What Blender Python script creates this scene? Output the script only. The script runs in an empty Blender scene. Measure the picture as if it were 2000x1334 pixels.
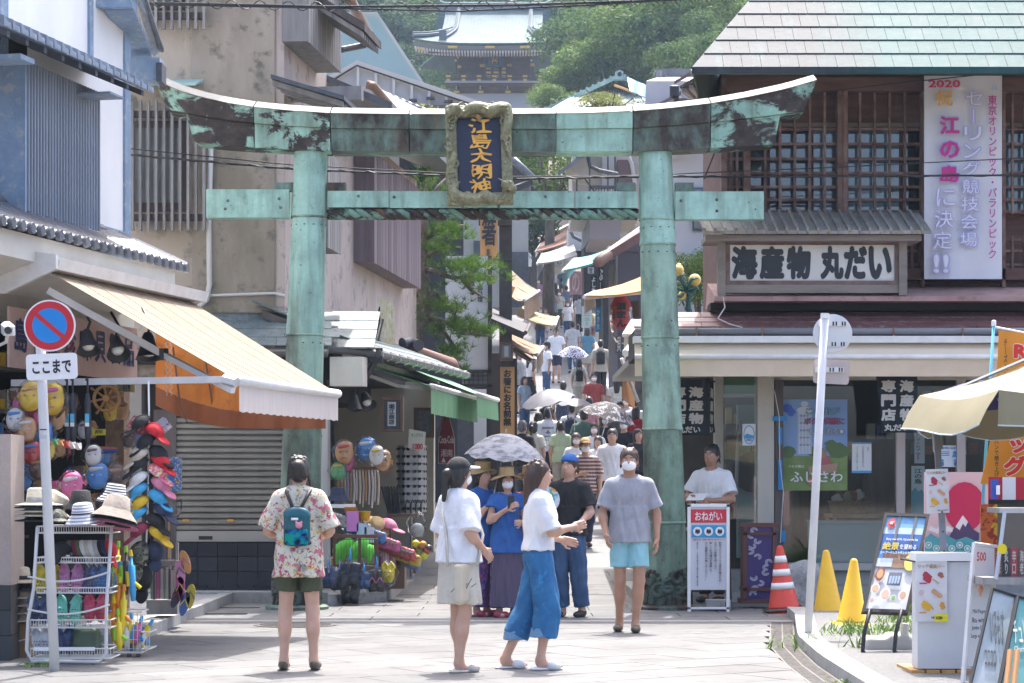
import bpy,math,random
import numpy as np
from mathutils import Vector,Matrix
R=math.radians
rnd=random.Random(7)
scene=bpy.context.scene
COL=scene.collection
# camera, sky, sun, exposure
FPX,HOR,CAMZ=4400.0,945.0,1.42
cam_d=bpy.data.cameras.new('camera');cam=bpy.data.objects.new('camera',cam_d);COL.objects.link(cam)
cam.location=(0,0,CAMZ);cam.rotation_euler=(R(90),0,0)
cam_d.sensor_width=36;cam_d.lens=FPX/2000*36;cam_d.shift_y=(HOR-667)/2000
cam_d.clip_end=2000;cam_d.clip_start=0.2
scene.camera=cam
SUN_EL,SUN_AZ=R(67),R(9)
world=bpy.data.worlds.new('World');scene.world=world;world.use_nodes=True
wn=world.node_tree.nodes;wl=world.node_tree.links
bg=wn['Background'];sky=wn.new('ShaderNodeTexSky');sky.sky_type='NISHITA';sky.sun_disc=False
sky.sun_elevation=SUN_EL;sky.sun_rotation=SUN_AZ;sky.air_density=0.6;sky.dust_density=5.0;sky.ozone_density=1.0
wl.new(sky.outputs[0],bg.inputs[0]);bg.inputs[1].default_value=0.15
sun_d=bpy.data.lights.new('sun','SUN');sun=bpy.data.objects.new('sun',sun_d);COL.objects.link(sun)
sun_d.energy=2.0;sun_d.angle=R(0.53);sun_d.color=(1.0,0.975,0.94)
sdir=Vector((math.sin(SUN_AZ)*math.cos(SUN_EL),math.cos(SUN_AZ)*math.cos(SUN_EL),math.sin(SUN_EL)))
sun.rotation_euler=sdir.to_track_quat('Z','Y').to_euler()
vs=scene.view_settings;vs.view_transform='Standard';vs.look='None';vs.gamma=1.0;vs.use_curve_mapping=False
vs.exposure=2.1
scene.cycles.max_bounces=8;scene.cycles.diffuse_bounces=4;scene.cycles.transparent_max_bounces=12
scene.cycles.volume_bounces=1;HAZE=.00028
# geometry helpers
def P(px,py,Y):
 return Vector(((px-1000)*Y/FPX,Y,CAMZ+(HOR-py)*Y/FPX))
def X(px,Y):return(px-1000)*Y/FPX
def Zz(py,Y):return CAMZ+(HOR-py)*Y/FPX
def G(px,py,z=0.0):
 Y=FPX*(CAMZ-z)/(py-HOR)
 return Vector(((px-1000)*Y/FPX,Y,z))
GP=[(0,0),(28,0),(35,.38),(45,1.25),(55,2.5),(64.7,3.85),(88,6.8),(107,9.7),(125,13),(150,19),(185,30),(215,40),(300,70)]
def gz(Y):
 for(a,za),(b,zb)in zip(GP,GP[1:]):
  if Y<=b:return za+(zb-za)*(Y-a)/(b-a)
 return GP[-1][1]
T4=Matrix.Translation
def RZ(a):return Matrix.Rotation(a,4,'Z')
def RX(a):return Matrix.Rotation(a,4,'X')
def RY(a):return Matrix.Rotation(a,4,'Y')
I4=Matrix.Identity(4)
class Fac:
 def __init__(s,x,y,du,dy):
  l=math.hypot(du,dy);s.u=Vector((du/l,dy/l));s.n=Vector((dy/l,-du/l));s.o=Vector((x,y))
  if s.n.dot(s.o)>0:s.n=-s.n
  s.M=Matrix(((s.u.x,s.n.x,0,x),(s.u.y,s.n.y,0,y),(0,0,1,0),(0,0,0,1)))
 def uz(s,px,py,n=0.0):
  d=Vector(((px-1000)/FPX,1.0))
  t=(s.o.dot(s.n)+n)/d.dot(s.n)
  p=d*t-s.o
  return p.dot(s.u),CAMZ+(HOR-py)/FPX*t
class MB:
 def __init__(s,M=None):s.V=[];s.F=[];s.M=M;s.U=None
 def add(s,vs,fs):
  b=len(s.V)
  if s.M is not None:vs=[s.M@Vector(v)for v in vs]
  s.V.extend([tuple(v)for v in vs]);s.F.extend([tuple(i+b for i in f)for f in fs]);return s
 def poly(s,pts):return s.add(pts,[tuple(range(len(pts)))])
 def hexa(s,p):
  return s.add(p,[(0,3,2,1),(4,5,6,7),(0,1,5,4),(1,2,6,5),(2,3,7,6),(3,0,4,7)])
 def box(s,x0,x1,y0,y1,z0,z1):
  return s.hexa([(x0,y0,z0),(x1,y0,z0),(x1,y1,z0),(x0,y1,z0),(x0,y0,z1),(x1,y0,z1),(x1,y1,z1),(x0,y1,z1)])
 def cbox(s,x0,x1,y0,y1,z0,z1,c=.01):
  pr=[(x0+c,y0),(x1-c,y0),(x1,y0+c),(x1,y1-c),(x1-c,y1),(x0+c,y1),(x0,y1-c),(x0,y0+c)]
  mx,my=(x0+x1)/2,(y0+y1)/2;q=[]
  for z,k in((z0,0),(z1-c,0),(z1,1)):
   q+=[(x-c*k*(1 if x>mx else-1),y-c*k*(1 if y>my else-1),z)for x,y in pr]
  f=[tuple(range(7,-1,-1)),tuple(range(16,24))]
  for r in(0,8):
   f+=[(r+i,r+(i+1)%8,r+8+(i+1)%8,r+8+i)for i in range(8)]
  return s.add(q,f)
 def obox(s,M,sx,sy,sz):
  o=s.M;s.M=(o@M)if o is not None else M
  s.box(-sx/2,sx/2,-sy/2,sy/2,-sz/2,sz/2);s.M=o;return s
 def prism(s,pts,d):
  n=len(pts);d=Vector(d);a=[Vector(p)for p in pts];b=[p+d for p in a]
  return s.add(a+b,[tuple(range(n)),tuple(range(2*n-1,n-1,-1))]+[(i,i+n,(i+1)%n+n,(i+1)%n)for i in range(n)])
 def tube(s,pts,r,n=8,cap=True,sq=None):
  pts=[Vector(p)for p in pts];m=len(pts);rs=r if isinstance(r,(list,tuple))else[r]*m
  V=[];F=[];prev=None
  for i,p in enumerate(pts):
   t=(pts[min(i+1,m-1)]-pts[max(i-1,0)]).normalized()
   if prev is None:
    a=Vector((0,0,1))if abs(t.z)<.9 else Vector((1,0,0));e1=t.cross(a).normalized()
   else:e1=(prev-t*prev.dot(t)).normalized()
   prev=e1;e2=t.cross(e1)
   for k in range(n):
    an=2*math.pi*(k+.5)/n
    V.append(p+(e1*math.cos(an)+e2*math.sin(an))*rs[i])
  for i in range(m-1):
   for k in range(n):F.append((i*n+k,i*n+(k+1)%n,(i+1)*n+(k+1)%n,(i+1)*n+k))
  if cap:F+=[tuple(range(n-1,-1,-1)),tuple(range((m-1)*n,m*n))]
  return s.add(V,F)
 def lathe(s,prof,n=16,M=None,a0=0,a1=2*math.pi):
  full=abs(a1-a0-2*math.pi)<1e-6;cols=n if full else n+1;V=[];F=[]
  for r,z in prof:
   for k in range(cols):
    a=a0+(a1-a0)*k/n;v=Vector((r*math.cos(a),r*math.sin(a),z));V.append(M@v if M is not None else v)
  for i in range(len(prof)-1):
   for k in range(n):
    k2=(k+1)%cols;F.append((i*cols+k,i*cols+k2,(i+1)*cols+k2,(i+1)*cols+k))
  if prof[0]==prof[-1]or len({q[1]for q in prof})==1:full=False
  if full and prof[0][0]>1e-6:F.append(tuple(range(n-1,-1,-1)))
  if full and prof[-1][0]>1e-6:F.append(tuple(range((len(prof)-1)*n,len(prof)*n)))
  return s.add(V,F)
 def grid(s,rows,closed=False):
  m=len(rows[0]);V=[p for r in rows for p in r];F=[]
  for i in range(len(rows)-1):
   for k in range(m if closed else m-1):
    F.append((i*m+k,i*m+(k+1)%m,(i+1)*m+(k+1)%m,(i+1)*m+k))
  return s.add(V,F)
 def sheet(s,rows,t=.006):
  rows=[[Vector(p)for p in r]for r in rows];a,b=len(rows),len(rows[0]);back=[]
  for i in range(a):
   rr=[]
   for k in range(b):
    d1=rows[min(i+1,a-1)][k]-rows[max(i-1,0)][k];d2=rows[i][min(k+1,b-1)]-rows[i][max(k-1,0)]
    nn=d1.cross(d2);nn=nn.normalized()if nn.length>1e-9 else Vector((0,0,1));rr.append(rows[i][k]-nn*t)
   back.append(rr)
  s.grid(rows);s.grid([r[::-1]for r in back])
  rim=lambda A,B:s.grid([A,B])
  rim(back[0],rows[0]);rim(rows[-1],back[-1]);rim([r[0]for r in rows],[r[0]for r in back]);rim([r[-1]for r in back],[r[-1]for r in rows]);return s
 def mesh(s,name='mesh',smooth=False):
  me=bpy.data.meshes.new(name);me.from_pydata(s.V,[],s.F);me.update()
  if smooth:me.polygons.foreach_set('use_smooth',[True]*len(me.polygons));
  if smooth=='auto':
   try:me.set_sharp_from_angle(angle=R(40))
   except Exception:pass
  return me
 def o(s,name,mat,parent=None,smooth=False,kind=None):return link(name,s.mesh(name,smooth),mat,parent,kind)
def link(name,me,mat=None,parent=None,kind=None,loc=None):
 if mat is not None and len(me.materials)==0:me.materials.append(mat)
 o=bpy.data.objects.new(name,me);COL.objects.link(o)
 if parent is not None:
  o.parent=parent;o.matrix_parent_inverse=wm(parent).inverted()
 if kind:o['kind']=kind
 if loc is not None:o.location=loc
 return o
def wm(o):
 m=o.matrix_basis.copy()
 if o.parent is not None:m=wm(o.parent)@o.matrix_parent_inverse@m
 return m
def thing(name,label,cat,loc=(0,0,0),rz=0.0,group=None):
 o=bpy.data.objects.new(name,None);COL.objects.link(o);o.location=loc;o.rotation_euler=(0,0,rz)
 o.empty_display_size=.1
 return tag(o,label,cat,group)
def tag(o,label,cat,group=None):
 o['label']=label;o['category']=cat
 if group:o['group']=group
 return o
def struct(o):o['kind']='structure';return o
KIDS={}
def copy_tree(o,loc=None,rz=None,label=None,group=None,scale=None,parent=None,kids=None):
 if kids is None:
  kids={}
  for c in bpy.data.objects:
   if c.parent is not None:kids.setdefault(c.parent.name,[]).append(c)
 c=o.copy();COL.objects.link(c)
 if parent is not None:c.parent=parent
 if loc is not None:c.location=loc
 if rz is not None:c.rotation_euler=(0,0,rz)
 if scale is not None:c.scale=(scale,)*3
 if label:c['label']=label
 if group:c['group']=group
 for ch in kids.get(o.name,[]):copy_tree(ch,parent=c,kids=kids)
 return c
def bx(name,mat,parent,x0,x1,y0,y1,z0,z1,M=None):
 return MB(M).box(min(x0,x1),max(x0,x1),min(y0,y1),max(y0,y1),min(z0,z1),max(z0,z1)).o(name,mat,parent)
def fbox(name,mat,parent,px0,px1,py0,py1,Y,depth):
 return bx(name,mat,parent,X(px0,Y),X(px1,Y),Y,Y+depth,Zz(py1,Y),Zz(py0,Y))
 # materials
MATS={}
def nd(nt,t,**kw):
 n=nt.nodes.new(t)
 for k,v in kw.items():setattr(n,k,v)
 return n
def ramp(nt,fac,stops,interp='LINEAR'):
 n=nt.nodes.new('ShaderNodeValToRGB');n.color_ramp.interpolation=interp;e=n.color_ramp.elements
 while len(e)<len(stops):e.new(.5)
 for i,(p,c)in enumerate(stops):
  e[i].position=p;e[i].color=(c if len(c)==4 else(*c,1))if not isinstance(c,(int,float))else(c,c,c,1)
 nt.links.new(fac,n.inputs[0]);return n.outputs[0]
def mixc(nt,fac,a,b,mode='MIX'):
 n=nt.nodes.new('ShaderNodeMix');n.data_type='RGBA';n.blend_type=mode
 for s,v in((0,fac),(6,a),(7,b)):
  if hasattr(v,'is_linked'):nt.links.new(v,n.inputs[s])
  else:n.inputs[s].default_value=v if s==0 else((*v,1)if len(v)==3 else v)
 return n.outputs[2]
def noise(nt,co,scale,detail=4,rough=.55,stretch=None,dist=0.0):
 if stretch is not None:
  m=nd(nt,'ShaderNodeMapping');m.inputs['Scale'].default_value=stretch;nt.links.new(co,m.inputs[0]);co=m.outputs[0]
 n=nd(nt,'ShaderNodeTexNoise');n.inputs['Scale'].default_value=scale;n.inputs['Detail'].default_value=detail
 n.inputs['Roughness'].default_value=rough;n.inputs['Distortion'].default_value=dist
 nt.links.new(co,n.inputs['Vector']);return n.outputs[0]
def base_mat(name):
 m=bpy.data.materials.new(name);m.use_nodes=True;nt=m.node_tree;b=nt.nodes['Principled BSDF']
 tc=nd(nt,'ShaderNodeTexCoord');return m,nt,b,tc.outputs['Object']
def bump(nt,b,h,strength=.3,dist=.01):
 n=nd(nt,'ShaderNodeBump');n.inputs['Strength'].default_value=strength;n.inputs['Distance'].default_value=dist
 nt.links.new(h,n.inputs['Height']);nt.links.new(n.outputs[0],b.inputs['Normal'])
def mat(name,c,rough=.7,metal=0.0,c2=None,scale=6.0,stretch=None,bmp=.0,bscale=40,vary=0.0,emit=None,trans=0,alpha=1,c3=None,spec=None,sheen=0,lo=.35,hi=.65):
 if name in MATS:return MATS[name]
 m,nt,b,co=base_mat(name);MATS[name]=m
 b.inputs['Roughness'].default_value=rough;b.inputs['Metallic'].default_value=metal
 if spec is not None:b.inputs['Specular IOR Level'].default_value=spec
 col=None
 if c2 is not None:
  col=ramp(nt,noise(nt,co,scale,5,.6,stretch),[(lo,c),(hi,c2)])
  if c3 is not None:
   f=ramp(nt,noise(nt,co,scale*2.7,4,.6),[(.55,0.0),(.68,1.0)]);col=mixc(nt,f,col,c3)
 if vary:
  oi=nd(nt,'ShaderNodeObjectInfo');mr=nd(nt,'ShaderNodeMapRange');nt.links.new(oi.outputs['Random'],mr.inputs[0])
  mr.inputs[3].default_value=1-vary;mr.inputs[4].default_value=1+vary
  hs=nd(nt,'ShaderNodeHueSaturation');nt.links.new(mr.outputs[0],hs.inputs['Value'])
  if col is None:hs.inputs['Color'].default_value=(*c,1)
  else:nt.links.new(col,hs.inputs['Color'])
  col=hs.outputs[0]
 if col is None:b.inputs['Base Color'].default_value=(*c,1)
 else:nt.links.new(col,b.inputs['Base Color'])
 if bmp:bump(nt,b,noise(nt,co,bscale,3,.6,stretch),bmp,.01)
 if emit:b.inputs['Emission Color'].default_value=(*emit[:3],1);b.inputs['Emission Strength'].default_value=emit[3]
 if trans:b.inputs['Transmission Weight'].default_value=trans
 if alpha<1:b.inputs['Alpha'].default_value=alpha
 return m
def flat(c,rough=.6,**k):
 key='paint_'+'_'.join('%03d'%int(v*999)for v in c)+'_%d'%int(rough*100)
 return mat(key,c,rough,**k)
 # lettering
_fc=bpy.data.curves.new('lettering','FONT');_fo=bpy.data.objects.new('lettering_source',_fc)
def glyphs(body,bold=0.0,res=2,spacing=1.0,line=1.0):
 COL.objects.link(_fo)
 _fc.body=body;_fc.offset=bold;_fc.resolution_u=res;_fc.space_line=line;_fc.space_character=spacing;_fc.align_x='CENTER';_fc.size=1
 dg=bpy.context.evaluated_depsgraph_get();me=bpy.data.meshes.new_from_object(_fo.evaluated_get(dg));COL.objects.unlink(_fo);me.materials.clear()
 return me
def text(body,M,w,h,m,parent,bold=.012,vert=False,name='lettering',warp=0,res=2,fit=True,line=1.0):
 """lettering fitted into the w by h rectangle centred on M (x right, y up, z out of the sign)"""
 if vert:body='\n'.join(body.replace('ー','|'))
 me=glyphs(body,0.0 if bold>.009 else bold,res,line=line);n=len(me.vertices)
 if n==0:return None
 a=np.empty(n*3);me.vertices.foreach_get('co',a);a=a.reshape(n,3)
 if bold>.009:
  r=bold;fs=[tuple(p.vertices)for p in me.polygons];V=[];F=[]
  for k in range(9):
   o=np.array((0,0,0))if k==8 else np.array((r*math.cos(k*math.pi/4),r*math.sin(k*math.pi/4),.0))
   V+=[tuple(q)for q in a+o+np.array((0,0,.0006*k))];F+=[tuple(i+k*n for i in f)for f in fs]
  bpy.data.meshes.remove(me);me=bpy.data.meshes.new(name);me.from_pydata(V,[],F);a=np.array(V);n=len(V)
 lo,hi=a.min(0),a.max(0);d=np.maximum(hi-lo,1e-6)
 sx,sy=w/d[0],h/d[1]
 if not fit:sx=sy=min(sx,sy)
 a=(a-(lo+hi)/2)*np.array([sx,sy,1])
 if warp:
  a[:,0]+=warp*np.sin(a[:,1]/h*42);a[:,1]+=warp*.8*np.sin(a[:,0]/w*9+a[:,1]/h*20)
 Mn=np.array(M);a=a@Mn[:3,:3].T+Mn[:3,3]
 me.vertices.foreach_set('co',a.ravel());me.update();me.name=name
 return link(name,me,m,parent)
def fm(px,py,Y,rz=0.0,rx=0.0,ry=0.0):
 return T4(P(px,py,Y))@RZ(rz)@RX(R(90)+rx)@RZ(ry)
def ftext(body,px0,px1,py0,py1,Y,m,parent,**k):
 return text(body,fm((px0+px1)/2,(py0+py1)/2,Y),(px1-px0)*Y/FPX,(py1-py0)*Y/FPX,m,parent,**k)
class Card:
 """a flat printed board: 2D drawing in unit coordinates (x 0..1 right, y 0..1 down), each ink a part laid proud of the one below"""
 def __init__(s,M,w,h,parent):s.M,s.w,s.h,s.p,s.k=M,w,h,parent,1
 def pt(s,x,y,k=None):return s.M@Vector(((x-.5)*s.w,(.5-y)*s.h,(k or s.k)*.0015))
 def poly(s,pts,m,name='print'):
  mb=MB();mb.poly([s.pt(*p)for p in pts][::-1]);s.k+=1;return mb.o(name,m,s.p)
 def rect(s,x0,y0,x1,y1,m,name='print'):return s.poly([(x0,y0),(x1,y0),(x1,y1),(x0,y1)],m,name)
 def ell(s,cx,cy,rx,ry,m,n=20,name='print',a0=0,a1=360):
  return s.poly([(cx+rx*math.cos(R(a0+(a1-a0)*i/n)),cy+ry*math.sin(R(a0+(a1-a0)*i/n)))for i in range(n if a1-a0==360 else n+1)],m,name)
 def blobs(s,lst,m,name='print'):
  mb=MB()
  for i,(cx,cy,rx,ry)in enumerate(lst):
   n=9;mb.poly([s.pt(cx+rx*(1+.25*math.sin(7*i+3*q))*math.cos(-6.283*q/n),cy+ry*math.sin(-6.283*q/n),s.k+i*.12)for q in range(n)])
  s.k+=1+len(lst)*.12;return mb.o(name,m,s.p)
 def text(s,body,x0,y0,x1,y1,m,**k):
  s.k+=1
  return text(body,s.M@T4(((x0+x1)/2*s.w-s.w/2,s.h/2-(y0+y1)/2*s.h,s.k*.0015)),(x1-x0)*s.w,(y1-y0)*s.h,m,s.p,**k)
  # smooth bodies (people, sculpture, rocks): blended volumes turned into one skin
class SD:
 def __init__(s):s.p=[]
 def _a(s,t,d,lo,hi,k,op):s.p.append((t,d,np.array(lo,float),np.array(hi,float),k,op));return s
 def cap(s,a,b,ra,rb=None,k=.02,op='+',cut0=False,cut1=False,fl=(1,1,1)):
  a,b=np.array(a,float),np.array(b,float);rb=ra if rb is None else rb;r=max(ra,rb)*max(1,1/min(fl))
  return s._a('cap',(a,b,ra,rb,cut0,cut1,np.array(fl,float)),np.minimum(a,b)-r,np.maximum(a,b)+r,k,op)
 def ell(s,c,r,k=.02,op='+',rot=None):
  c=np.array(c,float);r=np.array(r,float);m=r.max()
  return s._a('ell',(c,r,None if rot is None else np.array(rot)),c-m,c+m,k,op)
 def box(s,c,h,rad=.02,k=.02,op='+',rot=None):
  c=np.array(c,float);h=np.array(h,float);m=np.linalg.norm(h)if rot is not None else h
  return s._a('box',(c,h,rad,None if rot is None else np.array(rot)),c-m,c+m,k,op)
 def half(s,p,n):return s._a('half',(np.array(p,float),np.array(n,float)),[0]*3,[0]*3,0,'^')
 def cone(s,a,b,ra,rb,k=.02,op='+'):
  a,b=np.array(a,float),np.array(b,float);m=max(*ra,*rb)
  return s._a('cone',(a,b,np.array(ra,float),np.array(rb,float)),np.minimum(a,b)-[m,m,0],np.maximum(a,b)+[m,m,0],k,op)
 def raw(s,h):
  ps=[q for q in s.p if q[5]=='+']
  lo=np.min([q[2]for q in ps],0)-3*h;hi=np.max([q[3]for q in ps],0)+3*h
  n=np.ceil((hi-lo)/h).astype(int)+1
  ax=[lo[i]+h*np.arange(n[i])for i in range(3)]
  f=np.full(n,1.0,np.float32)
  for t,d,a,b,k,op in s.p:
   m=k+3*h
   i0=np.maximum(((a-m-lo)/h).astype(int),0);i1=np.minimum(((b+m-lo)/h).astype(int)+2,n)
   if op=='^':i0=np.zeros(3,int);i1=n
   if(i1<=i0).any():continue
   sl=tuple(slice(i0[q],i1[q])for q in range(3))
   x=ax[0][sl[0]][:,None,None];y=ax[1][sl[1]][None,:,None];z=ax[2][sl[2]][None,None,:]
   g=f[sl]
   if t=='cap':
    A,B,ra,rb,c0,c1,fl=d;v=B-A;L2=max(v@v,1e-9)
    q=((x-A[0])*v[0]+(y-A[1])*v[1]+(z-A[2])*v[2])/L2;qc=np.clip(q,0,1)
    e=np.sqrt(((x-A[0]-qc*v[0])*fl[0])**2+((y-A[1]-qc*v[1])*fl[1])**2+((z-A[2]-qc*v[2])*fl[2])**2)-(ra+(rb-ra)*qc)
    L=math.sqrt(L2)
    if c0:e=np.maximum(e,-q*L)
    if c1:e=np.maximum(e,(q-1)*L)
   elif t in('ell','box'):
    c=d[0];X_,Y_,Z_=x-c[0],y-c[1],z-c[2]
    rt=d[-1]
    if rt is not None:
     X_,Y_,Z_=[rt[0][i]*X_+rt[1][i]*Y_+rt[2][i]*Z_ for i in range(3)]
    if t=='ell':
     r=d[1];k0=np.sqrt((X_/r[0])**2+(Y_/r[1])**2+(Z_/r[2])**2);k1=np.sqrt((X_/r[0]**2)**2+(Y_/r[1]**2)**2+(Z_/r[2]**2)**2)
     e=k0*(k0-1)/np.maximum(k1,1e-6)
    else:
     hh,rad=d[1],d[2];qx,qy,qz=np.abs(X_)-hh[0]+rad,np.abs(Y_)-hh[1]+rad,np.abs(Z_)-hh[2]+rad
     e=np.sqrt(np.maximum(qx,0)**2+np.maximum(qy,0)**2+np.maximum(qz,0)**2)+np.minimum(np.maximum(qx,np.maximum(qy,qz)),0)-rad
   elif t=='cone':
    A,B,ra,rb=d;q=(z-A[2])/(B[2]-A[2]);qc=np.clip(q,0,1);rx=ra[0]+(rb[0]-ra[0])*qc;ry=ra[1]+(rb[1]-ra[1])*qc
    cx=A[0]+(B[0]-A[0])*qc;cy=A[1]+(B[1]-A[1])*qc
    k0=np.sqrt(((x-cx)/rx)**2+((y-cy)/ry)**2);e=(k0-1)*np.minimum(rx,ry)
    e=np.maximum(e,np.maximum(A[2]-z,z-B[2]))
   else:
    pp,nn=d;e=(x-pp[0])*nn[0]+(y-pp[1])*nn[1]+(z-pp[2])*nn[2]
   e=e.astype(np.float32)if hasattr(e,'astype')else e
   if op=='+':
    if k>0:hh=np.maximum(k-np.abs(g-e),0)/k;f[sl]=np.minimum(g,e)-hh*hh*k*.25
    else:f[sl]=np.minimum(g,e)
   elif op=='-':
    e=-e
    if k>0:hh=np.maximum(k-np.abs(g-e),0)/k;f[sl]=np.maximum(g,e)+hh*hh*k*.25
    else:f[sl]=np.maximum(g,e)
   else:f[sl]=np.maximum(g,e)
  return f,lo
 def mesh(s,h):
  f,lo=s.raw(h);return snet(f,lo,h)
def snet(f,lo,h):
 f[0]=f[-1]=1;f[:,0]=f[:,-1]=1;f[:,:,0]=f[:,:,-1]=1
 ins=f<0;n=f.shape
 c=np.zeros((n[0]-1,n[1]-1,n[2]-1),np.int8)
 for i in(0,1):
  for j in(0,1):
   for k in(0,1):c+=ins[i:n[0]-1+i,j:n[1]-1+j,k:n[2]-1+k]
 act=np.argwhere((c>0)&(c<8))
 if len(act)==0:return np.zeros((0,3)),np.zeros((0,4),int)
 idx=np.full(c.shape,-1,np.int32);idx[tuple(act.T)]=np.arange(len(act))
 acc=np.zeros((len(act),3));cnt=np.zeros(len(act))
 cs=[(i,j,k)for i in(0,1)for j in(0,1)for k in(0,1)]
 for a in cs:
  for ax in range(3):
   if a[ax]:continue
   b=list(a);b[ax]=1
   fa=f[act[:,0]+a[0],act[:,1]+a[1],act[:,2]+a[2]];fb=f[act[:,0]+b[0],act[:,1]+b[1],act[:,2]+b[2]]
   m=(fa<0)!=(fb<0);t=np.where(m,fa/np.where(m,fa-fb,1),0)
   p=np.array(a,float)[None]+np.zeros((len(act),3));p[:,ax]+=t
   acc+=np.where(m[:,None],p,0);cnt+=m
 V=(act+acc/cnt[:,None])*h+lo
 Q=[]
 for ax in range(3):
  u,v=(ax+1)%3,(ax+2)%3
  s0=[slice(1,-1)]*3;s0[ax]=slice(0,-1);s1=list(s0);s1[ax]=slice(1,None)
  A,B=ins[tuple(s0)],ins[tuple(s1)]
  for m,flip in((A&~B,False),(~A&B,True)):
   e=np.argwhere(m)
   if len(e)==0:continue
   e[:,u]+=1;e[:,v]+=1
   q=[]
   for du,dv in((-1,-1),(0,-1),(0,0),(-1,0)):
    w=e.copy();w[:,u]+=du;w[:,v]+=dv;q.append(idx[tuple(w.T)])
   q=np.stack(q,1);Q.append(q[:,::-1]if flip else q)
 return V,np.concatenate(Q)
def np_mesh(name,parts,smooth=True):
 V=[];Q=[];b=0
 for v,q in parts:
  if len(v)==0:continue
  V.append(v);Q.append(q+b);b+=len(v)
 V=np.concatenate(V);Q=np.concatenate(Q);k=Q.shape[1]
 me=bpy.data.meshes.new(name);me.vertices.add(len(V));me.vertices.foreach_set('co',V.astype(np.float32).ravel())
 me.loops.add(Q.size);me.loops.foreach_set('vertex_index',Q.astype(np.int32).ravel())
 me.polygons.add(len(Q));me.polygons.foreach_set('loop_start',np.arange(0,Q.size,k,dtype=np.int32));
 me.update(calc_edges=True);me.validate()
 if smooth:me.polygons.foreach_set('use_smooth',np.ones(len(me.polygons),bool))
 return me
 # people
SKIN=mat('skin',(.50,.29,.20),.5,c2=(.56,.34,.25),scale=9)
SKIN_TAN=mat('skin_tanned',(.36,.19,.12),.5,c2=(.42,.23,.15),scale=9)
HAIR=mat('hair_black',(.012,.010,.010),.42,c2=(.03,.024,.02),scale=14,stretch=(1,1,.12),bmp=.5,bscale=60)
HAIR_BR=mat('hair_brown',(.035,.018,.012),.42,c2=(.07,.035,.022),scale=14,stretch=(1,1,.12),bmp=.5,bscale=60)
HAIR_GR=mat('hair_grey',(.06,.06,.06),.45,c2=(.16,.15,.15),scale=14,stretch=(1,1,.12),bmp=.5,bscale=60)
MASKW=mat('mask_white',(.78,.79,.80),.8)
EYE_W=flat((.7,.68,.66),.3);EYE_B=flat((.02,.015,.012),.2);LIP=flat((.42,.14,.12),.5)
def cloth(name,c,c2=None,**k):return mat('cloth_'+name,c,k.pop('rough',.85),c2=c2 or tuple(v*.82 for v in c),scale=k.pop('scale',7),bmp=k.pop('bmp',1.0),bscale=k.pop('bscale',13),**k)
WHITE_T=cloth('white',(.74,.75,.77),(.66,.67,.70))
def arr(*v):return np.array(v,float)
FOLD=dict(shirt=.0065,trousers=.006,shorts=.004,skirt=.007)
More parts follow.
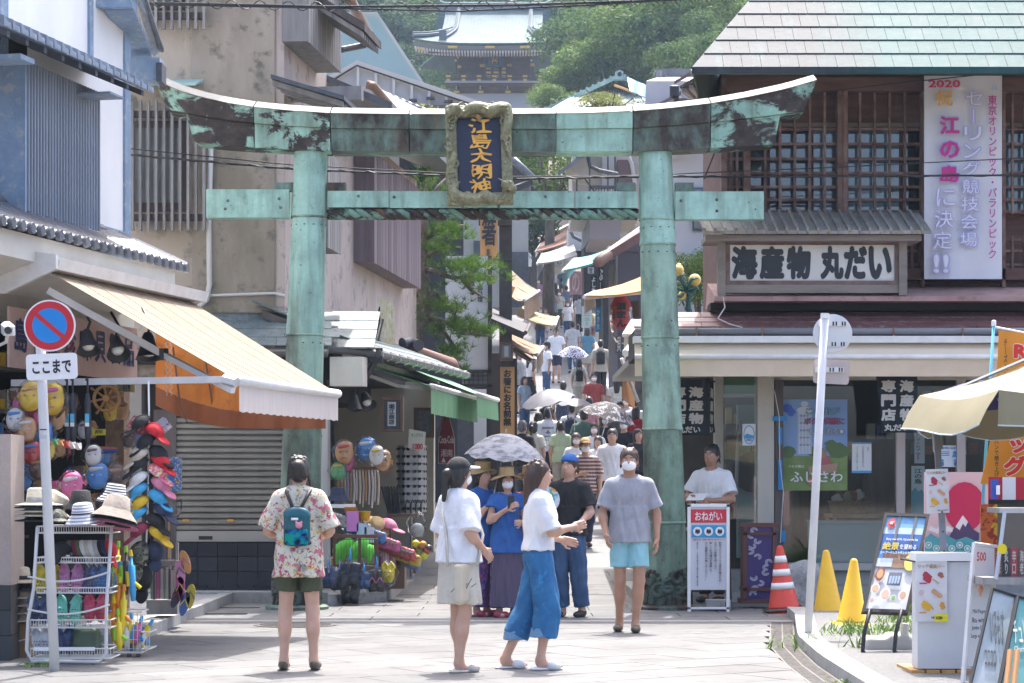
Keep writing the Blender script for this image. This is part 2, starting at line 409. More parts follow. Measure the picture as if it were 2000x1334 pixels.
def person(label,x,y,z,yaw=0,Hh=1.65,fem=False,arms=None,legs=None,top=None,bottom=None,shoes=None,shoe='shoe',hair='short',hairm=None,mask=None,cap=None,hat=None,h=.02,skin=None,face=True,group=None,bw=1.0,brim=0,bill=None,wrap=None,dress=False):
 root=thing('person',label,'person',(0,0,0),0,group);sc=Hh/1.70
 skin=skin or SKIN;hairm=hairm or HAIR;sh=.15 if fem else .168;near=h<.012
 if fem:sh*=.97
 A=arms or{};dflt=lambda s:((s*(sh+.06),.015,1.12),(s*(sh+.055),-.03,.87))
 arm={s:[arr(s*sh,.005,1.36)]+[arr(*q)for q in A.get(s,dflt(s))]for s in(-1,1)}
 L=legs or{};dl=lambda s:((s*.085,-.012,.48),(s*.085,.02,.085))
 leg={s:[arr(s*.082,.0,.90)]+[arr(*q)for q in L.get(s,dl(s))]for s in(-1,1)}
 b=SD()
 def torso(S,o,z0=None):
  wch=(.135 if fem else .155)*bw
  S.ell((0,.0,1.27),(wch+o,.098+o,.17+o),.03);S.ell((0,.005,1.10),((.112 if fem else .13)*bw+o,.085+o,.16+o),.05)
  S.ell((0,.01,.945),((.15 if fem else .145)*bw+o,.105+o,.12+o),.05)
  S.cap((0,.005,1.405),(-sh+.012,.005,1.355),.05+o*.8,.046+o*.8,k=.05);S.cap((0,.005,1.405),(sh-.012,.005,1.355),.05+o*.8,.046+o*.8,k=.05)
  if fem:
   for s in(-1,1):S.ell((s*.062,-.075,1.25),(.055+o*.7,.045+o*.7,.055+o*.7),.04)
 torso(b,-.012)
 b.cap((0,.012,1.38),(0,-.005,1.52),.052 if fem else .058,.05,.03)
 b.ell((0,.0,1.60),(.072,.092,.098),.02);b.ell((0,-.028,1.54),(.058,.062,.066),.035)
 if face:
  b.ell((0,-.098,1.567),(.012,.017,.019),.012);b.ell((0,-.088,1.527),(.022,.01,.012),.012)
  for s in(-1,1):b.ell((s*.073,.005,1.575),(.01,.018,.03),.008);b.ell((s*.031,-.094,1.592),(.016,.012,.011),.012,'-')
 gs=[b];hands=SD()
 for s in(-1,1):
  S,E,W=arm[s]
  b.cap(S,E,.047,.038,.03);b.cap(E,W,.039,.026,.02);m=E+(W-E)*.25;b.ell(m,(.041,.041,.05),.03)
  d=(W-E)/np.linalg.norm(W-E);pn=arr(-s,.15,0);pn=pn-d*(pn@d);pn/=np.linalg.norm(pn);sd=np.cross(d,pn)*s
  if sd[1]>0 and abs(d[2])>.6:sd=-sd
  T=hands if near else b
  if near:T.cap(W-d*.03,W+d*.01,.026,.026,.01)
  T.box(W+d*.045,(.012,.036,.042),.011,.012,rot=np.stack([pn,sd,d],1))
  for i,(ln,of)in enumerate(((.068,.028),(.077,.010),(.072,-.010),(.056,-.028))):
   a0=W+d*.082+sd*of;a1=a0+d*ln*.5+pn*.008;a2=a1+d*ln*.33+pn*.026
   T.cap(a0-d*.012,a1,.0088,.008,.004);T.cap(a1,a2,.008,.0068,.003)
  t0=W+d*.025+sd*.030;t1=t0+d*.03+sd*.026+pn*.012;T.cap(t0,t1,.011,.0095,.008);T.cap(t1,t1+d*.032+pn*.012,.0095,.0078,.004)
  Hp,K,N=leg[s]
  b.cap(Hp,K,.080,.052,.04);b.cap(K,N,.05,.034,.03);cv=K+(N-K)*.32+arr(0,.016,0);b.ell(cv,(.05,.053,.105),.04)
  b.ell(N+arr(0,-.005,-.02),(.035,.045,.05),.03);b.ell(N+arr(s*.006,-.085,-.052),(.043,.10,.032),.03)
 ms=[b.mesh(h)]
 if near:ms.append(hands.mesh(.0045))
 link('body',np_mesh('body',ms),skin,root)
 hc=max(h*.8,.007)
 def piece(name,S,m,hh=None):
  v,q=S.mesh(hh or hc)
  if len(v)==0:return None
  if name in FOLD:
   n=np.zeros_like(v);fn=np.cross(v[q[:,2]]-v[q[:,0]],v[q[:,3]]-v[q[:,1]])
   for c in range(4):np.add.at(n,q[:,c],fn)
   n/=np.linalg.norm(n,axis=1)[:,None]+1e-9;x,y,zz=v.T;p=len(label)*.7;a=np.arctan2(y,x)
   w=np.sin(23*zz+9*x+2.5*np.sin(7*a+p)+p)*.55+np.sin(41*zz-16*x+9*y+2*p)*.35 if name!='skirt' else np.sin(11*a+3*np.sin(4*zz+p))*.9
   w+=np.sin(9*a+14*zz+p)*.5;v=v+n*(w*FOLD[name]*np.clip((1.36-zz)*8,.3,1))[:,None]
  return link(name,np_mesh(name,[(v,q)]),m,root)
 if top:
  lo=top.get('loose',.012);S=SD();torso(S,lo);hem=top.get('hem',.86)
  if hem<.9:S.cone((0,.008,hem),(0,.005,1.15),((.168 if not fem else .168)*bw+lo*1.3,.128+lo*1.3),((.14 if not fem else .125)*bw+lo,.098+lo),.04)
  S.half((0,0,hem),(0,0,-1));S.ell((0,-.03,1.475),(.082,.085,.066),.012,'-')if not top.get('high')else None
  sl=top.get('sleeve',.62)
  if sl>0:
   for s in(-1,1):
    a,e,w=arm[s];sr=.047+lo*.9;k2=top.get('wide',.016)
    if sl<=1:S.cap(a,a+(e-a)*sl,sr,sr+k2,.03,cut1=True)
    else:S.cap(a,e,sr,.05+lo,.03);S.cap(e,e+(w-e)*(sl-1),.05+lo,.042+lo,.02,cut1=True)
  piece('shirt',S,top['m'])
 if bottom:
  kd=bottom.get('kind','pants');lo=bottom.get('loose',.014);S=SD();m=bottom['m'];zt=bottom.get('top',1.03);ze=bottom.get('hem',.1)
  if kd in('shorts','pants'):
   S.ell((0,.01,.91),((.150 if fem else .145)*bw+lo*.5,.108+lo*.5,.125+lo),.03)
   for s in(-1,1):
    Hp,K,N=leg[s];wd=bottom.get('wide',0.0)
    if ze<K[2]-.02:
     q=(K[2]-ze)/max(K[2]-N[2],.05);S.cap(Hp,K,.083+lo*.8,.064+lo+wd*.6,.01);S.cap(K,K+(N-K)*q,.064+lo+wd*.6,.046+lo+wd,.01,cut1=True)
    else:
     q=(Hp[2]-ze)/(Hp[2]-K[2]);S.cap(Hp,Hp+(K-Hp)*q,.086+lo*.8,.070+lo+wd,.008,cut1=True)
   S.half((0,0,zt),(0,0,1))
  else:
   w0=(.12 if fem else .135)+lo;w1=bottom.get('wide',.2);kx=sum(leg[s][2][0]for s in(-1,1))/2 if ze<.3 else 0
   S.cone((kx,.0,ze),(0,.005,.90),(w1,w1*.72),((.155 if fem else .15)+lo,.115+lo),.02);S.cone((0,.005,.88),(0,.005,zt),((.155 if fem else .15)+lo,.115+lo),(w0,.09+lo),.03)
  piece({'shorts':'shorts','pants':'trousers'}.get(kd,'skirt'),S,m)
 if shoes:
  for s in(-1,1):
   Hp,K,N=leg[s];S=SD();f=N+arr(s*.005,-.06,-.05)
   if shoe=='sandal':S.cap(f+arr(0,.10,-.026),f+arr(s*.01,-.075,-.026),.048,.05,.02,fl=(1,1,3.0));S.cap(f+arr(-.048,-.05,.0),f+arr(.05,-.05,.0),.045,.045,.01,fl=(1,.8,1.1));S.half(f+arr(0,0,-.034),(0,0,-1))
   else:
    S.ell(f+arr(s*.003,-.035,.0),(.047,.100,.036),.02);S.ell(f+arr(0,.06,.012),(.040,.062,.046),.02);S.half(f+arr(0,0,-.036),(0,0,-1))
    if shoe=='clog':S.half(f+arr(0,0,.04),(0,0,1))
   piece('shoe',S,shoes,max(hc,.008)if near else h)
 if hair:
  S=SD();S.ell((0,.012,1.612),(.084,.100,.100),.0)
  if hair in('long','pony','bob'):S.ell((0,.035,1.56),(.082,.075,.10),.03)
  else:S.ell((0,.04,1.57),(.074,.062,.08),.03)
  S.box((0,-.115,1.535),(.06,.085,.075),.03,.015,'-')
  if hair=='long':S.cap((0,.065,1.56),(0,.085,1.30),.078,.06,.03,fl=(.85,1.3,1))
  if hair=='bob':S.cap((0,.03,1.56),(0,.035,1.49),.085,.088,.03,fl=(1,1.05,1));S.box((0,-.12,1.50),(.062,.085,.09),.03,.01,'-')
  if hair=='pony':S.ell((0,.115,1.60),(.03,.03,.03),.02);S.cap((0,.13,1.59),(.02,.14,1.38),.036,.018,.02)
  if hair=='side':S.cap((-.06,.09,1.55),(-.05,.11,1.33),.03,.012,.02)
  if hair=='bun':
   S.ell((0,.105,1.615),(.058,.05,.055),.012);S.ell((0,.07,1.55),(.07,.05,.05),.02)
   for s in(-1,1):S.cap((s*.078,.01,1.56),(s*.10,.02,1.40),.016,.006,.01)
  rl=random.Random(len(label))
  for i in range(26 if h<.02 else 0):
   a=rl.uniform(-.6,3.74);zt=rl.uniform(1.63,1.70);zb=rl.uniform(1.50,1.57)if math.sin(a)>-.1 else rl.uniform(1.60,1.63);r0=.074*math.sqrt(max(.05,1-((zt-1.612)/.1)**2))
   S.cap((r0*math.cos(a),.012+r0*1.2*math.sin(a),zt),(.084*math.cos(a+rl.uniform(-.25,.25)),.02+.098*math.sin(a),zb),.017,.007,.004)
  piece('hair',S,hairm)
 if face and h<.021:
  for s in(-1,1):
   e=MB(RZ(0));M=T4((s*.031,-.081,1.590))
   e.lathe([(.0,-.008),(.009,-.006),(.0125,0),(.009,.006),(0,.008)],8,M@Matrix.Diagonal((1.1,.6,.9,1)));ey=e.o('eye',EYE_W,root,True)
   e=MB();e.lathe([(.0,.0),(.0055,.0)],8,T4((s*.031,-.0892,1.590))@RX(R(90)));e.o('pupil',EYE_B,ey)
   e=MB();e.tube([(s*.047,-.078,1.612),(s*.03,-.088,1.617),(s*.014,-.091,1.611)],.0035,5);e.o('eyebrow',hairm,root)
  if not mask:MB().lathe([(0,-.006),(.016,-.003),(.021,0),(.014,.004),(0,.006)],8,T4((0,-.0935,1.528))@Matrix.Diagonal((1,.45,1,1))).o('mouth',LIP,root,True)
 if mask:
  S=SD();S.ell((0,-.030,1.542),(.066,.070,.058),.02);S.ell((0,-.07,1.55),(.038,.034,.034),.04);S.half((0,-.03,1.54),(0,1,0));S.half((0,0,1.580),(0,0,1));S.half((0,0,1.493),(0,0,-1));piece('face_mask',S,mask)
 if cap:
  S=SD();S.ell((0,.008,1.628),(.091,.107,.100),0);S.half((0,0,1.632),(0,-.12,-1));c=piece('cap',S,cap)
  if bill is not False:
   S=SD();S.ell((0,-.115,1.640),(.072,.085,.014),0);S.half((0,-.06,1.64),(0,1,0));piece('cap_bill',S,bill or cap)
 if hat:
  S=SD();S.cone((0,.005,1.635),(0,.005,1.735),(.092,.105),(.078,.09),.0);S.ell((0,.005,1.73),(.078,.09,.022),.02);piece('hat',S,hat)
  rows=[]
  for q in range(4):
   t=q/3;rows.append([((.088+brim*t)*math.cos(a),.005+(.10+brim*t)*math.sin(a),1.645-(.25*brim+.03*math.cos(2*a))*t*t)for a in[2*math.pi*i/24 for i in range(25)]])
  MB().sheet(rows,.006).o('hat_brim',hat,root,True)
 root.location=(x,y,z);root.rotation_euler=(0,0,R(yaw));root.scale=(sc,)*3
 return root
def on(root,name,S,m,h=.01,smooth=True):
 v,q=S.mesh(h);me=np_mesh(name,[(v,q)],smooth);o=bpy.data.objects.new(name,me);COL.objects.link(o);me.materials.append(m);o.parent=root;return o
def onm(root,name,mb,m,smooth=True):
 o=bpy.data.objects.new(name,mb.mesh(name,smooth));COL.objects.link(o);o.data.materials.append(m);o.parent=root;return o
def worn(name,label,cat,root,S,m,h=.01,group=None):
 v,q=S.mesh(h);o=link(name,np_mesh(name,[(v,q)]),m);o.matrix_world=wm(root);o.matrix_basis=wm(root);return tag(o,label,cat,group)
def backpack(root,label,m,strap,h=.012,big=1.0,fem=False):
 t=thing('backpack',label,'backpack');t.matrix_basis=wm(root)
 S=SD();S.box((0,.165,1.17),(.125*big,.055,.17*big),.05,.02);S.ell((0,.165,1.17+.15*big),(.115*big,.05,.06),.03);on(t,'pack',S,m,h)
 S=SD();S.box((0,.215,1.09),(.10*big,.02,.085),.02,.01);on(t,'front_pocket',S,m,h)
 for s in(-1,1):
  pts=[(s*.05,.12,1.33*1),(s*.085,.06,1.445),(s*.095,-.06,1.425),(s*.10,-.125,1.30),(s*.115,-.10,1.14),(s*.12,.05,1.03),(s*.10,.14,1.03)]
  mb=MB();mb.tube(pts,.017,6);onm(t,'strap',mb,strap)
 mb=MB();mb.tube([(-.02,.17,1.37),(-.015,.17,1.40),(.015,.17,1.40),(.02,.17,1.37)],.008,6);onm(t,'carry_loop',mb,strap)
 return t
def parasol(label,px,py,Y,rad,m,tilt=(0,0),drop=.32,inner=None,group=None,hold=None,n=8,name='parasol',cat='umbrella'):
 """an open umbrella whose top is at a place in the photograph"""
 top=P(px,py,Y);t=thing(name,label,cat,top,0,group)
 M=T4(top)@RY(R(tilt[0]))@RX(R(tilt[1]))
 rows=[]
 for q in range(6):
  r=rad*q/5;zz=-drop*(q/5)**1.9
  rows.append([M@Vector((r*math.cos(a)*(1-.035*(q/5)*(1-abs(math.cos(n*a/2)))),r*math.sin(a)*(1-.035*(q/5)*(1-abs(math.cos(n*a/2)))),zz+.03*(q/5)**2*(1-abs(math.cos(n*a/2)))))for a in[2*math.pi*i/(n*4)for i in range(n*4+1)]])
 MB().sheet(rows,.004).o('canopy',m,t,True)
 rb=MB()
 for i in range(n):
  a=2*math.pi*i/n;rb.tube([M@Vector((0,0,-.02)),M@Vector((rad*.6*math.cos(a),rad*.6*math.sin(a),-drop*.6**1.9-.012)),M@Vector((rad*math.cos(a),rad*math.sin(a),-drop-.008))],.003,4)
 rb.o('ribs',STEEL,t)
 MB().tube([M@Vector((0,0,.05)),M@Vector((0,0,-.60))]if hold is None else[M@Vector((0,0,.05)),M@Vector((0,0,-.1)),Vector(hold)],.008,6).o('shaft',STEEL,t)
 return t
STEEL=mat('steel',(.45,.46,.48),.35,.9)
BLACKISH=mat('black_plastic',(.02,.02,.022),.5)
# more materials of the place
def patina(name,g,k,seed=0,soft=.04):
 """weathered bronze: verdigris g with brown and black bare patches over a share k of it"""
 m,nt,b,co=base_mat(name)
 mp=nd(nt,'ShaderNodeMapping');mp.inputs['Location'].default_value=(seed*3.1,seed*1.7,seed);nt.links.new(co,mp.inputs[0]);co=mp.outputs[0]
 ver=ramp(nt,noise(nt,co,3.2,6,.65),[(.3,tuple(v*.74 for v in g)),(.5,g),(.72,tuple(min(1,v*1.25)for v in g))])
 ver=mixc(nt,ramp(nt,noise(nt,co,5,4,.6,(1,1,.12)),[(.46,0.0),(.72,.75)]),ver,(.10,.12,.075))
 bare=ramp(nt,noise(nt,co,9,5,.7),[(.35,(.018,.014,.013)),(.6,(.05,.034,.028)),(.75,(.10,.11,.08))])
 f=ramp(nt,noise(nt,co,2.6,9,.68,(1,1,1.4 if soft<.1 else .45),.6 if soft<.1 else .15),[(.62-k*.36,0.0),(.62+soft-k*.36,1.0)])
 c=mixc(nt,f,ver,bare)
 rust=ramp(nt,noise(nt,co,2.2,5,.6,(1.6,1.6,.25)),[(.60,0.0),(.76,.6)])
 c=mixc(nt,rust,c,(.22,.10,.035))
 pit=ramp(nt,noise(nt,co,26,2,.5),[(.70,0.0),(.76,.85)]);c=mixc(nt,pit,c,(.03,.035,.03))
 nt.links.new(c,b.inputs['Base Color']);b.inputs['Roughness'].default_value=.62;b.inputs['Metallic'].default_value=.1
 bump(nt,b,noise(nt,co,14,5,.7),.35,.01);return m
VERD=(.23,.41,.34)
CONC=mat('pale_concrete',(.50,.49,.46),.85,c2=(.58,.57,.54),scale=3,c3=(.44,.43,.40),bmp=.25,bscale=90)
PAVE=mat('paving_slab',(.125,.124,.121),.85,c2=(.158,.157,.153),scale=.9,c3=(.095,.092,.087),bmp=.25,bscale=70,vary=.09)
nt=PAVE.node_tree;b_=nt.nodes['Principled BSDF'];l_=b_.inputs['Base Color'].links[0].from_socket;co_=nd(nt,'ShaderNodeTexCoord').outputs['Object']
st_=mixc(nt,ramp(nt,noise(nt,co_,.55,6,.7,(1,.45,1)),[(.50,0.0),(.72,.55)]),l_,(.075,.07,.065));st_=mixc(nt,ramp(nt,noise(nt,co_,17,2,.5),[(.73,0.0),(.76,.6)]),st_,(.06,.06,.055));nt.links.new(st_,b_.inputs['Base Color'])
JOINT=mat('paving_joint',(.07,.065,.06),.95)
ASPH=mat('asphalt',(.12,.12,.12),.95,c2=(.17,.17,.165),scale=30,bmp=.5,bscale=160)
KERB=mat('kerb_concrete',(.30,.30,.285),.9,c2=(.37,.365,.35),scale=5,c3=(.26,.26,.24),bmp=.3,bscale=60,vary=.06)
SOIL=mat('soil',(.10,.08,.06),.95,c2=(.15,.12,.09),scale=14,bmp=.5,bscale=60)
WHITE=mat('white_paint',(.78,.78,.77),.5)
GLASS=None
def clear_glass(name,tint,a,rough=.03):
 m,nt,b,co=base_mat(name);out=nt.nodes['Material Output']
 t=nd(nt,'ShaderNodeBsdfTransparent');t.inputs[0].default_value=(*tint,1);g=nd(nt,'ShaderNodeBsdfGlossy');g.inputs['Roughness'].default_value=rough
 fr=nd(nt,'ShaderNodeFresnel');fr.inputs[0].default_value=1.5 if rough<.1 else 1.25;ad=nd(nt,'ShaderNodeMath',operation='ADD');ad.inputs[1].default_value=a;ad.use_clamp=True;nt.links.new(fr.outputs[0],ad.inputs[0])
 mx=nd(nt,'ShaderNodeMixShader');nt.links.new(ad.outputs[0],mx.inputs[0]);nt.links.new(t.outputs[0],mx.inputs[1]);nt.links.new(g.outputs[0],mx.inputs[2]);nt.links.new(mx.outputs[0],out.inputs[0]);return m
GLASS=clear_glass('window_glass',(.84,.89,.89),.03)
FILM=clear_glass('clear_film',(.96,.965,.97),.02,.14)
# the ground
def sheet_strip(name,m,x0,x1,ys,dz=0.0,zf=gz):
 mb=MB();mb.grid([[(x0,y,zf(y)+dz),(x1,y,zf(y)+dz)]for y in ys][::-1]);return struct(mb.o(name,m))
sheet_strip('ground',SOIL,-110,110,[-90,4,16,28,35,45,55,65,75,88,98,107,116,125,137,150,168,185,200,215,240,270,300],-.06)
plaza=struct(MB().grid([[(-9 if y<19.7 else-3.4,y,-.022),(6,y,-.022)]for y in(23.2,19.7,19.69,16,12,9)]).o('plaza',JOINT))
def clip_poly(p,side):
 a,bb,c=side;out=[]
 for i in range(len(p)):
  u,v=p[i],p[(i+1)%len(p)];du,dv=a*u[0]+bb*u[1]-c,a*v[0]+bb*v[1]-c
  if du<=0:out.append(u)
  if du*dv<0:t=du/(du-dv);out.append((u[0]+(v[0]-u[0])*t,u[1]+(v[1]-u[1])*t))
 return out
def slab(name,pl,z,m,parent,t=.03,tilt=0.0,sl=0.0):
 if len(pl)<3:return None
 cx=sum(p[0]for p in pl)/len(pl);cy=sum(p[1]for p in pl)/len(pl);tx,ty=rnd.uniform(-tilt,tilt),rnd.uniform(-tilt,tilt)
 n=len(pl);c=.006;zs=lambda y:z+(y-cy)*sl;A=[(x,y,zs(y)-t)for x,y in pl];B=[(x,y,zs(y)-.004)for x,y in pl];C=[]
 for x,y in pl:
  l=math.hypot(x-cx,y-cy)or 1;C.append((x-(x-cx)/l*c*1.4,y-(y-cy)/l*c*1.4,zs(y)+(x-cx)*tx+(y-cy)*ty))
 mb=MB();mb.add(A+B+C,[tuple(range(2*n,3*n))]+[(r+i,r+(i+1)%n,r+n+(i+1)%n,r+n+i)for r in(0,n)for i in range(n)])
 return mb.o(name,m,parent)
KX=[(24.2,3.05),(23.2,3.0),(21.5,2.80),(19.8,2.60),(17.6,2.49),(15.8,2.46),(12,2.42),(9,2.4)]
def kx(Y):
 for(a,xa),(b,xb)in zip(KX,KX[1:]):
  if Y>=b:return xa+(xb-xa)*(Y-a)/(b-a)
 return KX[-1][1]
ang=R(33);ca,sa=math.cos(ang),math.sin(ang);sl,sw=1.25,.62;i=0
for u in range(-14,22):
 for v in range(-8,40):
  x0=u*sl+(v%2)*sl*.5;y0=v*sw
  q=[(x0+.007,y0+.007),(x0+sl-.007,y0+.007),(x0+sl-.007,y0+sw-.007),(x0+.007,y0+sw-.007)]
  q=[(x*ca-y*sa-4,x*sa+y*ca+9.5)for x,y in q]
  my=sum(p[1]for p in q)/4;mx=sum(p[0]for p in q)/4
  if my<14.5 or my>24.2:continue
  q=clip_poly(q,(0,1,23.15));q=clip_poly(q,(-1,0,3.395))if my>19.6 else q
  q=clip_poly(q,(1,0,kx(my)-.34-.0))if q else q
  if len(q)>=3 and abs(sum(p[0]for p in q)/len(q))<23/4.4:slab('paver',q,0.0,PAVE,plaza,tilt=.0015)
band=struct(MB().box(-3.38,4.2,23.16,23.42,-.06,.004).o('stone_band',mat('band_stone',(.24,.237,.23),.8,c2=(.26,.257,.25),scale=3)))
street_ys=[23.42,28,31,35,40,45,50,55,60,64.7,70,76,82,88,94,100,107,113,119,125]
def street_mat():
 m,nt,b,co=base_mat('street_paving')
 t=nd(nt,'ShaderNodeTexBrick');t.inputs['Scale'].default_value=1.0;t.inputs['Brick Width'].default_value=.9;t.inputs['Row Height'].default_value=.45;t.inputs['Mortar Size'].default_value=.012
 t.inputs['Color1'].default_value=(.128,.127,.123,1);t.inputs['Color2'].default_value=(.155,.153,.148,1);t.inputs['Mortar'].default_value=(.22,.21,.19,1);nt.links.new(co,t.inputs['Vector'])
 c=mixc(nt,ramp(nt,noise(nt,co,.8,5,.6),[(.4,0.0),(.7,.35)]),t.outputs[0],(.22,.215,.205));nt.links.new(c,b.inputs['Base Color']);b.inputs['Roughness'].default_value=.85;return m
street=sheet_strip('street',street_mat(),-3.38,5.0,street_ys,-.01)
for r in range(14):
 y0=23.44+r*.62
 for c in range(-3,5):
  x0=-3.36+(c+3)*.94+(r%2)*.47
  if x0>2.9 or(x0>1.6 and y0>27):continue
  slab('paving_stone',[(x0,y0),(x0+.93,y0),(x0+.93,y0+.61),(x0,y0+.61)],gz(y0+.3)+.004+.001*rnd.random(),PAVE,street,tilt=.002,sl=(gz(y0+.61)-gz(y0))/.61)
drain=struct(MB().grid([[(kx(y)-.33,y,-.03),(kx(y)-.10,y,-.03)]for y in np.linspace(24.2,9,24)]).o('drain_channel',mat('drain_dark',(.03,.03,.03),.9)))
IRON=mat('grating_steel',(.26,.25,.24),.6,.5,c2=(.16,.14,.12),scale=20)
ys=np.linspace(24.1,14.8,130)
for y in ys:MB().box(kx(y)-.335,kx(y)-.10,y-.012,y+.012,-.02,.002).o('grating_bar',IRON,drain)
for dx in(-.335,-.22,-.11):MB().tube([(kx(y)+dx,y,-.006)for y in np.linspace(24.2,14.6,20)],.009,4).o('grating_rail',IRON,drain)
kb=None
kerb=thing('kerb','curved concrete kerb of separate stones along the drain on the right','kerb');kerb['kind']='structure'
yk=list(np.linspace(24.3,12,22))
for a,b_ in zip(yk,yk[1:]):
 a2=a-.006;p=[(kx(a2)-.09,a2),(kx(a2)+.10,a2),(kx(b_)+.10,b_),(kx(b_)-.09,b_)][::-1]
 slab('kerb_stone',p,.095,KERB,kerb,t=.14)
MB().grid([[(kx(y)+.10,y,.085),(9,y,.085)]for y in(26.4,24.3,21.5,19.8,17.6,15.8,12,9)]).o('verge',ASPH)['kind']='structure'
fw=struct(MB().box(-9,-3.52,19.7,31,-.05,.095).o('footway',mat('footway_concrete',(.26,.26,.25),.9,c2=(.33,.33,.32),scale=4,bmp=.3,bscale=80)))
for i in range(28):
 y0=19.7+i*.6
 if y0<27.2:slab('kerb_stone',[(-3.52,y0),(-3.36,y0),(-3.36,y0+.592),(-3.52,y0+.592)],.11,KERB,fw,t=.16)
for px,py,r,lab in((577,1221,.42,'round iron manhole cover in the paving behind the floral shirt'),(1385,1190,.36,'round iron manhole cover at the foot of the right torii pillar')):
 p=G(px,py);mh=thing('manhole_cover',lab,'manhole cover',(p.x,p.y,0),0)
 ri=mat('cast_iron',(.09,.085,.08),.6,.4,c2=(.14,.13,.12),scale=12)
 MB(T4(p)).lathe([(r,-.004),(r,.007),(r-.03,.007),(r-.03,.003)],32).o('ring',ri,mh)
 mb=MB(T4(p));mb.lathe([(r-.035,-.004),(r-.035,.006),(0,.006)],32)
 for k in range(-5,6):
  w=math.sqrt(max((r-.06)**2-(k*.065)**2,0));mb.box(-w,w,k*.065-.012,k*.065+.012,.006,.010)
 mb.o('lid',ri,mh)
 # the bronze torii
TY=25.5
tor=thing('torii_gate','verdigris bronze torii gate spanning the mouth of the shopping street','torii gate',(P(940,1190,TY).x,TY,0))
PG=patina('patina_green',(.32,.53,.44),.36,1);PGC=patina('patina_clean',(.34,.56,.47),.08,2,.2);PB=patina('patina_bare',(.20,.33,.27),.84,3,.28);PM=patina('patina_mixed',(.28,.48,.39),.56,4,.07);PP=patina('patina_pillar',(.30,.46,.36),.44,5,.26)
PP2=patina('patina_pillar_dull',(.19,.30,.22),.52,9,.26);PTOP=mat('kasagi_top',(.26,.26,.235),.8,c2=(.33,.315,.28),scale=5,c3=(.20,.23,.195))
def pillar(cx,seams,label=None):
 pr=thing('pillar',label,None);del pr['category'];pr['label']=label;pr.parent=tor;pr.matrix_parent_inverse=wm(tor).inverted()
 for k,(a,b_)in enumerate(zip(seams,seams[1:])):
  rows=[];nn=10
  for q in range(nn+1):
   py=a+(b_-a)*q/nn;Z=Zz(py,TY);t=(1190-py)/890
   r=.245-.055*min(1,t*1.02)+(.004 if q in(0,1)else 0)-(.006 if q==nn else 0)
   c=cx(py);rows.append([(X(c,TY)+r*math.cos(u),TY+r*math.sin(u),Z)for u in[2*math.pi*i/40 for i in range(40)]])
  mb=MB();mb.grid(rows,True);mb.o('pillar_segment',PP2 if k==0 or(k==1)else(PP if k<len(seams)-3 else PGC),pr,True)
 for s_ in seams[1:-1]:
  Z=Zz(s_,TY);t=(1190-s_)/890;r=.245-.055*t+.008;c=cx(s_)
  MB(T4((X(c,TY),TY,Z))).lathe([(r-.02,-.016),(r,-.010),(r,.010),(r-.02,.016)],40).o('seam_ring',PP,pr,True)
 rv=MB()
 for s_ in seams[1:-1]:
  for i in range(12):
   u=2*math.pi*i/12+s_;r=.245-.055*(1190-s_)/890;M=T4((X(cx(s_),TY)+r*math.cos(u),TY+r*math.sin(u),Zz(s_+16,TY)))
   rv.lathe([(.0,-.008),(.012,-.004),(.014,0),(.012,.004),(0,.008)],6,M)
 rv.o('rivets',PP2,pr,kind='stuff')
 S=SD();rr=random.Random(int(cx(1000)))
 for i in range(15):
  u=2*math.pi*i/15+.1;zz=.16+rr.uniform(0,.24);rad=.268
  for j in range(14):
   th=j*.52;sp=.11*(1-j/16);du=sp*math.cos(th)/rad;dz=sp*math.sin(th)
   S.ell((rad*math.cos(u+du),rad*math.sin(u+du),zz+dz),(.026,.026,.026),.010)
  for j in range(4):
   w=u+rr.uniform(-.12,.12);S.cap((.265*math.cos(w),.265*math.sin(w),.03),(.252*math.cos(w+.1),.252*math.sin(w+.1),zz),.022,.012,.014)
 S.cap((0,0,.0),(0,0,.40),.256,.240,.015)
 v,q=S.mesh(.0085);v=v+np.array([X(cx(1190),TY),TY,0])
 link('wave_relief',np_mesh('wave_relief',[(v,q)]),patina('patina_wave',(.06,.10,.08),.35,7),pr)
 MB(T4((X(cx(1190),TY),TY,0))).lathe([(.36,-.02),(.36,.035),(.33,.05),(.27,.06)],40).o('plinth',PB,pr)
pillar(lambda py:580+(1190-py)*(607-580)/890,[1190,1020,835,655,425,296],'left pillar of the torii')
pillar(lambda py:1303+(1190-py)*(1280-1303)/890,[1190,1020,838,660,478,430,296],'right pillar of the torii')
TOPC=[(312,165),(350,184),(400,199),(450,210),(500,218),(570,225),(650,230),(800,232),(940,232),(1080,231),(1150,230),(1235,226),(1300,221),(1385,211),(1450,200),(1530,183),(1588,166)]
BANDC=[(345,222),(400,234),(450,242),(500,247),(570,253),(650,257),(800,259),(940,259),(1080,259),(1150,258),(1235,257),(1300,253),(1385,246),(1450,239),(1520,230),(1563,224)]
BOTC=[(370,280),(430,288),(500,293),(570,297),(650,300),(940,302),(1235,300),(1300,299),(1385,294),(1450,291),(1517,286)]
def lerp(T,x):
 if x<=T[0][0]:return T[0][1]
 for(a,va),(b_,vb)in zip(T,T[1:]):
  if x<=b_:return va+(vb-va)*(x-a)/(b_-a)
 return T[-1][1]
